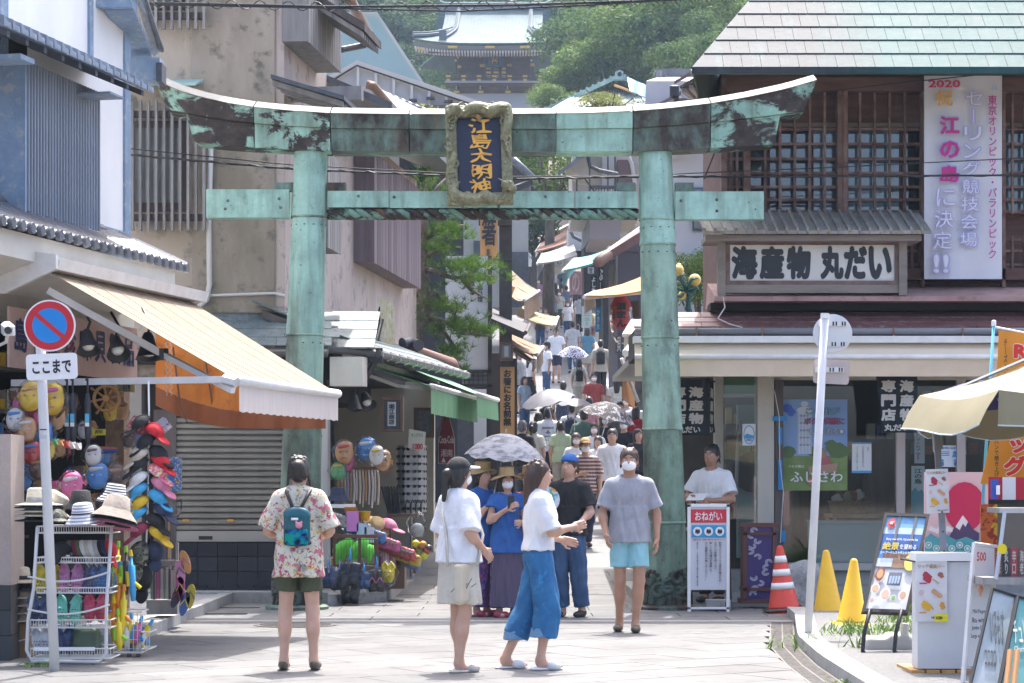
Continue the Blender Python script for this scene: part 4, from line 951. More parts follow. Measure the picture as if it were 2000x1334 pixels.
for a,b_,t in(((562,-60),(620,120),0),((704,300),(735,515),0),((636,300),(642,480),0)):
 w=fbx(F2,'window',mat('window_frame_dark',(.05,.045,.045),.6),st,.0,.03,a,b_,.0);
 (u0,z0),(u1,z1)=F2.uz(*a),F2.uz(*b_);bx('pane',mat('dim_glass',(0,0,0)),w,u0+.1,u1-.1,.03,.036,min(z0,z1)+.08,max(z0,z1)-.08,M2)
def pent(F,par,pxa,pya,pxb,n0,n1,rise,th,m,raf=0,mr=None):
 u0,z0=F.uz(pxa,pya,n1);u1,_=F.uz(pxb,pya,n1)
 o=MB(F.M).hexa([(u0,n1,z0),(u1,n1,z0),(u1,n0,z0+rise),(u0,n0,z0+rise),(u0,n1,z0+th),(u1,n1,z0+th),(u1,n0,z0+rise+th),(u0,n0,z0+rise+th)]).o('pent_roof',m,par)
 for k in range(raf):
  a=u0+(u1-u0)*(k+.5)/raf;MB(F.M).hexa([(a-.03,n1-.03,z0-.07),(a+.03,n1-.03,z0-.07),(a+.03,n0,z0+rise-.07),(a-.03,n0,z0+rise-.07),(a-.03,n1-.03,z0-.003),(a+.03,n1-.03,z0-.003),(a+.03,n0,z0+rise-.003),(a-.03,n0,z0+rise-.003)]).o('rafter',mr or OLDWG,par)
 return o
pent(F2,st,672,195,705,0,.9,.28,.05,DKBLUE,5);pent(F2,st,712,60,745,-.5,.95,.9,.1,OLDW,8)
bx('beam',OLDWG,st,.4,.55,0,.9,6.25,6.42,M2);MB(M2).hexa([(2.72,.9,6.5),(10.7,.9,6.5),(10.7,-3,8.2),(2.72,-3,8.2),(2.72,.9,6.6),(10.7,.9,6.6),(10.7,-3,8.3),(2.72,-3,8.3)]).o('wing_roof',TILE,st)
gt=mat('copper_gutter',(.20,.13,.10),.4,.5);MB().tube([P(668,-30,29.5),P(716,62,31.5)],.075,8).o('gutter',gt,st,True);MB(T4(P(718,70,31.6))).cbox(-.09,.09,-.09,.09,-.12,.06,.02).o('hopper_head',BLACKISH,st);MB().tube([P(714,80,31.6),P(712,88,31.6),P(667,97,31.2)],.045,8).o('downpipe',BLACKISH,st)
MB().tube([P(716,165,33),P(728,168,33),P(775,222,34.5)],.07,8).o('gutter',mat('gutter_brown',(.20,.12,.08),.45,.4),st,True)
# right: the seafood shop
RBR=mat('red_brown_wood',(.10,.045,.035),.8,c2=(.15,.085,.07),scale=8,stretch=(.2,1,1),bmp=.3,vary=.1)
LAT=mat('lattice_wood',(.14,.065,.05),.85,c2=(.24,.17,.145),scale=5,stretch=(1,1,1),bmp=.3,vary=.18)
COPROOF=None
def copper_roof():
 m,nt,b,co=base_mat('copper_roof');sx=nd(nt,'ShaderNodeSeparateXYZ');nt.links.new(co,sx.inputs[0])
 ad=nd(nt,'ShaderNodeMath',operation='MULTIPLY_ADD');nt.links.new(noise(nt,co,1.6,5,.7,(2.2,.35,.35)),ad.inputs[0]);ad.inputs[1].default_value=1.3;nt.links.new(sx.outputs[0],ad.inputs[2])
 f=ramp(nt,ad.outputs[0],[(.0,0.0),(1.0,1.0)]);mr=nd(nt,'ShaderNodeMapRange');nt.links.new(ad.outputs[0],mr.inputs[0]);mr.inputs[1].default_value=4.2;mr.inputs[2].default_value=5.0
 c=mixc(nt,mr.outputs[0],(.030,.037,.046),(.014,.068,.070));c=mixc(nt,ramp(nt,noise(nt,co,3.2,5,.65,(1.5,.3,.3)),[(.5,0.0),(.72,.75)]),c,(.045,.085,.090))
 oi=nd(nt,'ShaderNodeObjectInfo');q=nd(nt,'ShaderNodeMapRange');nt.links.new(oi.outputs['Random'],q.inputs[0]);q.inputs[3].default_value=.93;q.inputs[4].default_value=1.07
 h=nd(nt,'ShaderNodeHueSaturation');nt.links.new(q.outputs[0],h.inputs['Value']);nt.links.new(c,h.inputs['Color']);nt.links.new(h.outputs[0],b.inputs['Base Color']);b.inputs['Roughness'].default_value=.65;b.inputs['Specular IOR Level'].default_value=.25
 bump(nt,b,noise(nt,co,7,3,.5),.25,.02);return m
COPROOF=copper_roof();SOFF=mat('soffit_green',(.05,.075,.06),.8,c2=(.09,.11,.085),scale=4)
sh=thing('seafood_shop','two-storey dark wooden seafood shop with copper shingle roof and lattice windows','shop building',(X(1700,27.4),27.4,0))
YW=27.4
YE=25.9;ZE=Zz(133,YE);pit=.85;rh=.24
for r in range(11):
 y0=YE+rh*r;z0=ZE+rh*pit*r;xl=X(1352,YE)+.155*r
 nshift=(r%2)*.11;first=True
 for c in range(-1,24):
  a=2.0+c*.218+nshift;b_=a+.214
  if b_<xl+.21 or a>7.0:continue
  ax0,ax1=(xl,xl+.155)if first else(a,a);first=False
  MB().hexa([(ax0,y0,z0-.004),(b_,y0,z0-.004),(b_,y0+rh+.02,z0+(rh+.02)*pit-.02),(ax1,y0+rh+.02,z0+(rh+.02)*pit-.02),(ax0,y0,z0+.016),(b_,y0,z0+.016),(b_,y0+rh+.02,z0+(rh+.02)*pit-.002),(ax1,y0+rh+.02,z0+(rh+.02)*pit-.002)]).o('roof_shingle',COPROOF,sh)
xe=X(1352,YE)
MB().poly([(xe,YE+.005,ZE-.02),(xe+1.7,YE+2.63,ZE+2.63*pit-.02),(7,YE+2.63,ZE+2.63*pit-.02),(7,YE+.005,ZE-.02)]).o('roof_deck',SOFF,sh)
MB().hexa([(xe,YE,ZE-.06),(7,YE,ZE-.06),(7,YE+.04,ZE-.06),(xe,YE+.04,ZE-.06),(xe,YE,ZE-.005),(7,YE,ZE-.005),(7,YE+.04,ZE-.005),(xe,YE+.04,ZE-.005)]).o('eave_edge',COPROOF,sh)
MB().hexa([(xe,YE+.02,ZE-.07),(7,YE+.02,ZE-.07),(7,YW+.3,6.46),(X(1352,YW),YW+.3,6.46),(xe,YE+.02,ZE-.03),(7,YE+.02,ZE-.03),(7,YW+.3,6.52),(X(1352,YW),YW+.3,6.52)]).o('soffit',SOFF,sh)
MB().hexa([(xe,YE,ZE-.06),(xe+.02,YE,ZE-.06),(X(1400,YW)+.02,YW+1.2,ZE-.5),(X(1400,YW),YW+1.2,ZE-.5),(xe,YE,ZE),(xe+.02,YE,ZE),(X(1450,YW),YW+1.2,ZE+1.0),(X(1450,YW)-.02,YW+1.2,ZE+1.0)]).o('hip_end',SOFF,sh)
def fz(name,m,p,px0,px1,py0,py1,Y,d,par=None):return fbox(name,m,par or sh,px0,px1,py0,py1,Y,d)
bx('upper_wall',RBR,sh,X(1414,YW),7,YW+.35,YW+3,2.9,6.5)
fz('head_beam',RBR,sh,1410,2080,151,178,YW-.06,.4);fz('upper_panel',RBR,sh,1420,2080,178,240,YW+.18,.2);fz('shutter_rail',mat('old_rail',(.20,.15,.12),.8),sh,1420,2080,240,248,YW+.1,.2)
for px0,px1,m in((1430,1500,'a'),(1500,1585,'b'),(1585,1640,'c'),(1653,1760,'c'),(1760,1806,'a'),(1957,2060,'c')):
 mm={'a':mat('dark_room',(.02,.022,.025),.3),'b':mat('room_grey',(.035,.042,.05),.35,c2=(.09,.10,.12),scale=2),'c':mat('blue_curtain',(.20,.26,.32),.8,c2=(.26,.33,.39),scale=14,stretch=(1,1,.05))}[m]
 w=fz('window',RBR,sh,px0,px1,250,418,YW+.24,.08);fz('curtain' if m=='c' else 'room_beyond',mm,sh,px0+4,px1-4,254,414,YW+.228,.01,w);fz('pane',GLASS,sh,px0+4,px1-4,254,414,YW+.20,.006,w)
for px0,px1,d in((1409,1420,.05),(1453,1466,.03),(1636,1646,.03),(1647,1656,.03),(1800,1806,.03),(1958,1964,.03)):fz('post',LAT,sh,px0,px1,152,560,YW-.02-d,.16)
for px in(1428,1440,1495,1524,1553,1582,1611,1680,1709,1738,1768,1978,2002):fz('lattice_bar',LAT,sh,px-2.3,px+2.3,176,418,YW+.03,.05)
for py in(252,281,310,338,365,390,413):
 for a,b_ in((1420,1453),(1466,1636),(1656,1800),(1964,2060)):fz('lattice_rail',LAT,sh,a,b_,py-2.6,py+2.6,YW+.06,.04)
for px in(1782,1796,1978,2002):fz('lattice_bar',LAT,sh,px-2.3,px+2.3,462,545,YW+.03,.05)
for py in(468,490,517):fz('lattice_rail',LAT,sh,1770,1806,py-2.6,py+2.6,YW+.06,.04);fz('lattice_rail',LAT,sh,1960,2060,py-2.6,py+2.6,YW+.06,.04)
fz('sill_beam',RBR,sh,1766,2080,524,546,YW-.05,.3)
sg=thing('shop_sign','wooden framed white signboard with bold black brush lettering under a shingled hood','sign',P(1590,520,26.6));YS=26.55
CED=mat('cedar_shingle',(.24,.215,.195),.85,c2=(.32,.30,.275),scale=8,stretch=(1,.3,.3),c3=(.20,.21,.07),vary=.14,bmp=.4)
SGW=mat('sign_wood',(.20,.17,.15),.8,c2=(.27,.235,.21),scale=7,stretch=(.2,1,1),bmp=.3)
for i in range(22):
 a=1372+i*20;top=419 if i>5 else 428
 MB().hexa([(X(a,YS),YS-.28,Zz(457,YS-.28)),(X(a+19,YS),YS-.28,Zz(457,YS-.28)),(X(a+19,YS),YS+.55,Zz(top,YS+.55)),(X(a,YS),YS+.55,Zz(top,YS+.55))]+[(X(a,YS),YS-.28,Zz(451,YS-.28)+.004*(i%3)),(X(a+19,YS),YS-.28,Zz(451,YS-.28)+.004*(i%3)),(X(a+19,YS),YS+.55,Zz(top-4,YS+.55)),(X(a,YS),YS+.55,Zz(top-4,YS+.55))]).o('hood_shingle',CED,sg)
 if i%1==0:MB().hexa([(X(a-2.4,YS),YS-.285,Zz(452,YS-.28)),(X(a+2.4,YS),YS-.285,Zz(452,YS-.28)),(X(a+2.4,YS),YS+.55,Zz(top-4,YS+.55)),(X(a-2.4,YS),YS+.55,Zz(top-4,YS+.55)),(X(a-2.4,YS),YS-.285,Zz(445,YS-.28)),(X(a+2.4,YS),YS-.285,Zz(445,YS-.28)),(X(a+2.4,YS),YS+.55,Zz(top-10,YS+.55)),(X(a-2.4,YS),YS+.55,Zz(top-10,YS+.55))]).o('hood_batten',CED,sg)
fz('hood_beam',SGW,sh,1378,1800,459,470,YS-.2,.6,sg);fz('frame_post',SGW,sh,1403,1417,468,579,YS-.04,.2,sg);fz('frame_post',SGW,sh,1756,1772,468,577,YS-.04,.2,sg)
fz('frame_foot',SGW,sh,1417,1756,556,572,YS-.02,.16,sg);fz('backing',SGW,sh,1417,1756,468,556,YS+.05,.1,sg)
for a in((1417,1756,469,478),(1417,1756,548,556),(1417,1426,478,548),(1748,1756,478,548)):fz('moulding',LAT,sh,*a,YS+.0,.05,sg)
fz('board',mat('sign_board_white',(.62,.62,.58),.6,c2=(.68,.68,.65),scale=3),sh,1426,1748,478,548,YS+.035,.02,sg)
INK=flat((.012,.016,.022),.45)
for ch,a,b_ in(('海',1428,1480),('産',1483,1532),('物',1536,1584),('丸',1602,1648),('だ',1648,1694),('い',1696,1742)):ftext(ch,a,b_,480,546,YS+.03,INK,sg,bold=.062,res=4)
MB().tube([P(1412,580,26.5),P(1416,600,26.5),P(1402,622,26.3),P(1425,633,26.25),P(1450,640,26.2)],.008,5).o('cable',PIPE,sg)
bnr=thing('event_banner','tall white vertical banner with pink and lilac lettering on the lattice wall','banner',P(1881,346,27.0))
BW=mat('banner_white',(.66,.68,.73),.6,c2=(.60,.62,.68),scale=1.4);rows=[]
for q in range(17):rows.append([P(1805+152*k/8,148+(545-148)*q/16,27.05+.02*math.sin(q*.9+k)+.015*math.sin(k*1.7))for k in range(9)])
MB().sheet(rows,.003).o('cloth',BW,bnr,True)
def bt(s_,px0,px1,py0,py1,c,**k):return ftext(s_,px0,px1,py0,py1,k.pop('Y',26.975),flat(c),bnr,**k)
MAG=(.55,.03,.25);LIL=(.42,.42,.72)
bt('2020',1813,1876,156,171,(.55,.02,.10),bold=.03);bt('祝',1827,1861,176,207,(.80,.42,.05),bold=.015)
for i,ch in enumerate('江の島'):bt(ch,1834,1876,224+i*48,264+i*47,LIL,bold=.075);bt(ch,1836,1874,227+i*48,262+i*47,MAG,bold=.04,Y=26.965)
for i,ch in enumerate('に決定'):bt(ch,1828-i*3,1866-i*3,366+i*42,404+i*42,LIL,bold=.045);bt(ch,1829-i*3,1865-i*3,368+i*42,402+i*42,(.70,.71,.80),bold=.0,Y=26.965)
bt('!!',1820,1856,494,536,LIL,bold=.06);bt('!!',1823,1853,497,533,(.70,.71,.80),bold=.02,Y=26.965)
for i,ch in enumerate('セ|リング競技会場'):d_=14 if ch=='|' else 0;bt(ch,1884-i*1.3+d_,1921-i*1.3-d_,176+i*34.5,207+i*34.5,LIL,bold=.05);bt(ch,1886-i*1.3+d_*1.1,1919-i*1.3-d_*1.1,178+i*34.5,205+i*34.5,(.72,.73,.82),bold=.0,Y=26.965)
bt('東京オリンピック・パラリンピック',1930,1947,186,505,(.52,.05,.30),vert=True,bold=.02)
MB().poly([P(1940,160,26.97),P(1936,176,26.97),P(1941,176,26.97)]).o('yacht_emblem',flat((.45,.55,.75)),bnr);MB().poly([P(1943,162,26.97),P(1942,176,26.97),P(1950,176,26.97)]).o('yacht_emblem',flat((.45,.55,.75)),bnr)
for px,py in((1808,152),(1954,152),(1808,540),(1954,540),(1880,150)):MB(T4(P(px,py,27.02))@RX(R(90))).lathe([(.012,0),(.012,.008),(0,.008)],8).o('eyelet',ALU,bnr)
PINKL=mat('pink_ledge',(.34,.20,.19),.8,c2=(.42,.28,.26),scale=2.5,c3=(.24,.15,.13));MROOF=mat('maroon_roof',(.12,.045,.045),.5,c2=(.17,.075,.07),scale=4,c3=(.22,.16,.15),vary=.14)
MB().hexa([(X(1396,26.5),26.5,Zz(588,26.5)),(7,26.5,Zz(588,26.5)),(7,YW+.4,Zz(588,26.5)),(X(1396,26.5),YW+.4,Zz(588,26.5)),(X(1396,26.5),26.5,Zz(579,26.5)),(7,26.5,Zz(579,26.5)),(7,YW+.4,Zz(548,YW)),(X(1400,26.5),YW+.4,Zz(548,YW))]).o('ledge',PINKL,sh)
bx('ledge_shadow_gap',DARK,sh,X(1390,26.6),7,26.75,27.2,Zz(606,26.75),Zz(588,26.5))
for r in range(3):
 y0=26.22+.2*r;z0=Zz(640,26.22)+.07*r
 for c in range(8):
  a=X(1238,y0)+c*.80+(r%2)*.4 if r else X(1238,y0)+c*.80;a=max(a,X(1238+18*r,y0));b_=X(1238,y0)+(c+1)*.80+(r%2)*.4-.006
  if b_<=a:continue
  MB().hexa([(a,y0,z0-.004),(b_,y0,z0-.004),(b_,y0+.23,z0+.072),(a,y0+.23,z0+.072),(a,y0,z0+.016),(b_,y0,z0+.016),(b_,y0+.23,z0+.088),(a,y0+.23,z0+.088)]).o('roof_panel',MROOF,sh)
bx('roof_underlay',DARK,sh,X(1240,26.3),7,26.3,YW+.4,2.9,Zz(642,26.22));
MB().tube([(X(1240,26.1),26.1,Zz(647,26.1)),(7,26.1,Zz(647,26.1))],.042,8).o('gutter',mat('grey_gutter',(.17,.175,.19),.5),sh,True)
for px in(1360,1488,1745,1880):MB().tube([P(px,640,26.05),P(px+2,647,26.05),P(px,656,26.07)],.012,5).o('gutter_hook',mat('hook_rust',(.25,.14,.08),.8),sh)
CA2=mat('awning_ivory',(.62,.53,.40),.75,c2=(.66,.57,.44),scale=2);la=thing('long_awning','long ivory roller awning drawn in above the seafood shop front','awning',P(1620,690,26.1))
def hb(name,m,px0,py0,py1,y0,y1,par=la):return bx(name,m,par,X(px0,y0),6.6,y0,y1,Zz(py1,y0),Zz(py0,y0))
hb('cassette',ALUW,1238,656,669,26.02,26.3);MB().hexa([(X(1240,25.93),25.93,Zz(696,25.93)),(6.6,25.93,Zz(696,25.93)),(6.6,26.15,Zz(669,26.12)),(X(1240,26),26.15,Zz(669,26.12)),(X(1240,25.93),25.93,Zz(694,25.93)),(6.6,25.93,Zz(694,25.93)),(6.6,26.15,Zz(667,26.12)),(X(1240,26),26.15,Zz(667,26.12))]).o('canopy',CA2,la)
MB().tube([(X(1240,25.91),25.91,Zz(697,25.91)),(6.6,25.91,Zz(697,25.91))],.030,10).o('front_bar',ALUW,la,True)
rows=[[(X(1240,25.9)+5.2*k/60,25.92+.006*math.sin(k*2.1)*q,Zz(701+17*q,25.9))for k in range(61)]for q in range(3)];MB().sheet(rows,.003).o('valance',mat('valance_ivory',(.60,.48,.34),.8,c2=(.65,.53,.39),scale=3),la,True)
ALP=mat('pinkish_alu',(.42,.37,.35),.5,.3);COLM=mat('cream_column',(.46,.43,.36),.6,c2=(.52,.49,.42),scale=3,stretch=(1,1,.3))
fz('column',COLM,sh,1480,1512,730,1165,27.0,.35);fz('column',COLM,sh,1396,1413,735,1000,27.6,.2)
bx('floor',KERB,sh,X(1240,27),7,26.9,33,.0,.12);bx('inner_wall',mat('shop_inner_wall',(.10,.095,.09),.8,c2=(.14,.13,.12),scale=2),sh,X(1330,32),7.4,32,32.2,0,3.2);bx('ceiling',mat('shop_ceiling',(.30,.29,.27),.8),sh,X(1240,27),7,26.9,33,2.92,3.0);bx('inner_side_wall',mat('shop_inner_wall',(0,0,0)),sh,6.8,7,27,33,0,3.1)
bx('display_back',mat('sea_green_wall',(.25,.37,.35),.7,c2=(.33,.45,.42),scale=2),sh,X(1440,28),X(1482,28),28.0,28.1,.5,2.4)
S_=[1515,1768,1886,2060]
for a,b_ in zip(S_,S_[1:]):
 w=fz('shop_window',ALP,sh,b_-17,b_,735,1106,27.15,.12);fz('pane',GLASS,sh,a+1,b_-17,740,1100,27.2,.01,w)
fz('pane',GLASS,sh,1414,1480,735,1100,27.1,.01)
fz('head_panel',COLM,sh,1512,2060,728,742,27.12,.1);fz('sill',mat('sill_metal',(.40,.40,.38),.45,.4),sh,1505,2060,1100,1114,27.05,.3);fz('base_wall',KERB,sh,1395,2060,1112,1178,27.18,.2)
for r in range(2):
 for c in range(17):fz('base_tile',mat('base_tile',(.30,.31,.29),.5,vary=.2),sh,1512+c*24,1535+c*24,1116+r*28,1142+r*28,27.16,.03)
bc=thing('display_chest','pale blue chest freezer behind the shop window','freezer',(X(1670,28.2),28.2,.12));bx('chest',flat((.28,.52,.60)),bc,X(1592,28),X(1765,28),28,28.7,.13,.13+.80);bx('lid',flat((.38,.58,.64)),bc,X(1590,28),X(1767,28),27.97,28.72,.932,.96)
tb=thing('display_table','low wooden table behind the shop window','table',(X(1690,29.5),29.5,.12));WOODL=mat('light_wood',(.36,.25,.15),.6,c2=(.44,.32,.20),scale=6,stretch=(1,.2,1))
bx('table_top',WOODL,tb,X(1620,29.3),X(1740,29.3),29.0,29.8,.98,1.03)
for q in range(4):bx('leg',WOODL,tb,X(1622 if q%2 else 1732,29.3),X(1628 if q%2 else 1738,29.3),29.02+.7*(q//2),29.08+.7*(q//2),.12,.98)
bk=thing('wicker_basket','wicker basket of packets on the table behind the glass','basket',(X(1660,29.2),29.2,1.03));WICK=mat('wicker',(.40,.26,.13),.7,c2=(.28,.17,.08),scale=30)
MB(T4((X(1660,29.2),29.3,1.03))).lathe([(.0,.0),(.22,.0),(.27,.16),(.28,.16),(.26,.14),(.21,.02),(0,.02)],20).o('weave',WICK,bk,True);MB(T4((X(1660,29.2),29.3,1.19))).lathe([(.265,-.012),(.29,0),(.265,.012)],20).o('rim',WICK,bk,True)
for k in range(7):MB(T4((X(1640+k*7,29.2),29.25+.03*(k%2),1.17+.01*k))@RY(R(30*(k%3-1)))).cbox(-.06,.06,-.03,.03,0,.12,.015).o('packet',[flat((.6,.6,.55)),flat((.5,.15,.1)),flat((.3,.45,.25))][k%3],bk)
for k,(px,py,w)in enumerate(((1560,930,.5),(1750,900,.4),(1850,930,.5),(1600,870,.3),(1860,830,.4),(1460,870,.3))):
 s2=thing('display_shelf',['dark shelf of boxed goods left of the poster inside the shop','dark shelf of boxed goods behind the small notice','dark shelf of boxed goods behind the yellow poster stand','high dark shelf inside the shop behind the poster','high dark shelf inside the shop at the right','dark rack behind the green display wall'][k],'shelf',(X(px,31),31,.12));bx('carcass',OLDW,s2,X(px,31)-w,X(px,31)+w,31,31.4,.12,Zz(py,31)+.3)
 for j in range(6):bx('box',flat(rnd.choice([(.45,.30,.15),(.5,.5,.45),(.35,.1,.08),(.15,.22,.3),(.5,.42,.2)])),s2,X(px,31)-w+j*w/3.2,X(px,31)-w+j*w/3.2+w/4,30.9,31.1,Zz(py,31)+.3,Zz(py,31)+.3+rnd.uniform(.12,.3))
NOREN=mat('noren_navy',(.010,.016,.022),.85,c2=(.016,.024,.032),scale=6);NINK=flat((.52,.50,.46),.8)
def noren(px0,px1,py0,py1,Y,label,cols,small,pxs):
 t=thing('noren_cloth',label,'banner',P((px0+px1)/2,py0,Y),0,'navy shop cloths');rows=[[P(px0+(px1-px0)*k/10+(1.5*q if k==0 else 0),py0+(py1-py0)*q/8,Y+.012*math.sin(k*1.3+q*.5))for k in range(11)]for q in range(9)];MB().sheet(rows,.003).o('cloth',NOREN,t,True)
 for(s_,a,b_,c,d)in cols:
  for i,ch in enumerate(s_):ftext(ch,a,b_,c+(d-c)*i/3,c+(d-c)*(i+.86)/3,Y-.03,NINK,t,bold=.05)
 ftext(small[0],*small[1],Y-.03,NINK,t,bold=.04);MB().tube([P(px0-3,py0,Y),P(px1+3,py0,Y)],.012,6).o('rod',BLACKISH,t)
noren(1711,1792,733,845,26.3,'navy cloth with white vertical lettering hanging over the shop window',[('海産物',1757,1785,742,830-4),('専門店',1721,1750,742,826)],('丸だい',(1727,1777,828,842)),0)
noren(1318,1384,740,850,26.9,'navy cloth with white vertical lettering beside the right torii pillar',[('海産物',1345,1374,755,832),('専門店',1314,1340,755,832)],('丸だい',(1322,1368,832,846)),0)
noren(1385,1394,745,845,27.3,'narrow slip of navy cloth seen edge-on behind the pillar cloth',[('海産物',1387,1393,757,832)],('い',(1387,1392,834,845)),0)
def card(name,label,cat,px0,px1,py0,py1,Y,base,par=None,group=None,rz=0,th=.006):
 M=fm((px0+px1)/2,(py0+py1)/2,Y,rz=rz);t=thing(name,label,cat,M.translation,0,group);w,h=(px1-px0)*Y/FPX,(py1-py0)*Y/FPX
 MB(M).box(-w/2,w/2,-h/2,h/2,-th,0).o('sheet',base,t);return Card(M,w,h,t)
c=card('poster','large sunny lighthouse and lawn poster inside the shop window','poster',1530,1655,780,958,27.19,flat((.22,.36,.62)))
GR=flat((.16,.26,.07));c.rect(0,.62,1,1,mat('poster_lawn',(.15,.23,.06),.6,c2=(.22,.30,.10),scale=6));c.blobs([(.08,.58,.12,.07),(.5,.57,.16,.06),(.85,.56,.18,.09),(.75,.5,.1,.06)],flat((.10,.17,.06)))
c.rect(.22,.12,.44,.60,flat((.50,.56,.66)));c.ell(.33,.12,.12,.04,flat((.60,.64,.70)));c.ell(.33,.05,.06,.03,flat((.55,.60,.68)))
for k in range(5):c.rect(.24,.17+k*.08,.42,.19+k*.08,flat((.25,.32,.42)))
for k in range(4):c.rect(.245+k*.05,.15,.255+k*.05,.6,flat((.68,.72,.78)))
c.blobs([(.06,.10,.08,.05),(.12,.14,.06,.05)],flat((.05,.12,.5)));c.ell(.60,.70,.14,.10,flat((.42,.12,.12)));c.ell(.62,.60,.05,.05,flat((.35,.2,.15)));c.poly([(.38,.74),(.85,.70),(.82,.80),(.40,.82)],flat((.42,.26,.18)));c.ell(.45,.90,.07,.05,flat((.6,.15,.12)))
PW=flat((.75,.76,.74));PK=flat((.02,.02,.025))
for s_,x0,y0,x1,y1,cc in(('この街が',.34,.09,.88,.17,(.25,.55,.75)),('ボクを笑顔に',.32,.20,.95,.28,(.55,.12,.25)),('してくれる★',.40,.31,.95,.39,(.7,.7,.65))):c.text(s_,x0,y0,x1,y1,PK,bold=.06);c.text(s_,x0+.006,y0+.004,x1-.006,y1-.004,flat(cc),bold=.01)
c.text('つるの剛士',.07,.72,.32,.75,PW);c.text('ふじさわ',.10,.79,.92,.91,PW,bold=.02)
c=card('notice','small white notice edged in blue at top and bottom on the glass','notice',1664,1702,864,924,27.185,flat((.68,.71,.73)));c.rect(0,0,1,.05,flat((.08,.30,.55)));c.rect(0,.92,1,1,flat((.08,.30,.55)))
for s_,x,y1,cc in(('お願い',.78,.3,(.05,.05,.06)),('江の島島内参拝の際には',.52,.8,(.05,.05,.06)),('マスクの着用をお願いします',.22,.9,(.05,.05,.06))):c.text(s_,x,.14,x+.09,y1,flat(cc),vert=True,bold=.0)
c=card('sticker','tilted white card with a round blue emblem on the display wall','sticker',1450,1476,828,870,27.05,flat((.66,.68,.68)),rz=R(0));c.ell(.5,.5,.42,.44,flat((.05,.30,.60)));c.ell(.5,.5,.36,.39,flat((.70,.74,.76)));c.poly([(.14,.55),(.35,.44),(.6,.50),(.86,.55),(.8,.68),(.2,.68)],flat((.05,.28,.55)));c.text('加盟店',.3,.70,.7,.80,flat((.05,.2,.45)))
c=card('notice','white and blue mask-wearing notice on the right-hand glass','notice',1832,1876,870,912,27.185,flat((.66,.72,.78)));c.text('お客様にお願い',.1,.06,.9,.18,flat((.05,.2,.45)))
for k in range(3):c.rect(.1,.28+.08*k,.5,.32+.08*k,flat((.10,.28,.55)))
c.ell(.75,.34,.1,.09,flat((.08,.28,.55)));c.poly([(.6,.55),(.9,.55),(.84,.42),(.66,.42)],flat((.08,.28,.55)))
for x in(.2,.75):c.ell(x,.70,.05,.05,flat((.06,.2,.45)));c.rect(x-.05,.76,x+.05,.95,flat((.06,.2,.45)))
c=card('banner_strip','narrow pale paper strip with red characters hung behind the glass','paper banner',1786,1806,800,905,27.26,flat((.55,.57,.60)));c.text('あげしらす',.15,.05,.6,.95,flat((.45,.08,.08)),vert=True);c.text('湘南名産',.68,.05,.95,.5,flat((.05,.05,.07)),vert=True)
c=card('poster','tall pale poster with blue waves and brush characters behind the glass','poster',1780,1806,910,1010,27.26,flat((.62,.64,.64)));c.text('江の島',.2,.05,.8,.35,PK,vert=True,bold=.02);c.poly([(0,.5),(.3,.42),(.5,.5),(.8,.46),(1,.55),(1,1),(0,1)],flat((.12,.36,.42)))
for px,py0,py1,lab,w in((1524,835,868,'blue tape patch, upper of three on the dark post',4),(1524,898,957,'blue tape patch, middle of three on the dark post',4),(1530,1036,1059,'blue tape patch, lowest of three on the dark post',4),(1523,813,822,'blue tape laid crosswise above the post patches',14)):
 tag(fbox('tape',flat((.01,.22,.50)),None,px-w,px+w,py0,py1,26.95,.006),lab,'tape')
dp=thing('window_post','dark weathered post with cables at the edge of the shop window','post',(X(1520,27),27,0));fbox('post',OLDW,dp,1514,1530,742,1110,26.98,.1);MB().tube([P(1503,735,26.95),P(1514,770,26.95),P(1522,815,26.95),P(1523,900,26.95),P(1530,960,26.95),P(1524,1060,26.95)],.006,5).o('cable',PIPE,dp)
gl=thing('curved_green_hood','curved green plastic hood inside the shop corner window','hood',P(1435,760,27.7));MB().prism([P(1398,770,27.7),P(1400,755,27.7),P(1410,742,27.7),P(1428,736,27.7),P(1482,736,27.7),P(1482,771,27.7)],(0,.5,0)).o('shell',flat((.14,.34,.15),.4),gl);fbox('rim',ALUW,gl,1398,1482,769,773,27.68,.5)
hl=thing('hanging_pan','large black iron pan hung on the sea-green display wall','pan',P(1468,920,27.75));MB(T4(P(1468,922,27.9))@RX(R(90))).lathe([(.0,.0),(.16,.0),(.24,.08),(.25,.08),(.17,-.012),(0,-.012)],24).o('bowl',BLACKISH,hl,True);MB().tube([P(1468,885,27.85),P(1468,840,27.85)],.012,6).o('handle',BLACKISH,hl)
pk=thing('wooden_pole','grey driftwood pole leaning inside the corner window','pole',P(1440,1000,27.5));MB().tube([P(1437,1010,27.5),P(1440,900,27.5),P(1444,822,27.5)],.025,6).o('shaft',OLDWG,pk);MB().tube([P(1444,822,27.5),P(1438,850,27.45),P(1430,845,27.45)],.01,5).o('hook',BLACKISH,pk)
ct=thing('shop_counter','dark counter at the open side of the seafood shop','counter',(X(1370,26.9),26.9,0));bx('body',OLDW,ct,X(1328,26.8),X(1396,26.8),27.0,27.4,.02,.85);bx('top',ALU,ct,X(1326,26.8),X(1398,26.8),26.95,27.45,.855,.89)
rk_=SD();rk_.box((0,0,.26),(.20,.16,.25),.10,.05);rk_.ell((.06,-.05,.40),(.17,.15,.16),.06);rk_.ell((-.1,0,.14),(.2,.18,.14),.06);v,q=rk_.mesh(.02);v=v+np.array([X(1562,25.6),25.6,.0])
tag(link('boulder',np_mesh('boulder',[(v,q)]),mat('granite',(.30,.30,.29),.9,c2=(.40,.40,.385),scale=16,c3=(.20,.20,.19),bmp=1.0,bscale=40)),'grey granite boulder between the red cone and the window','boulder')
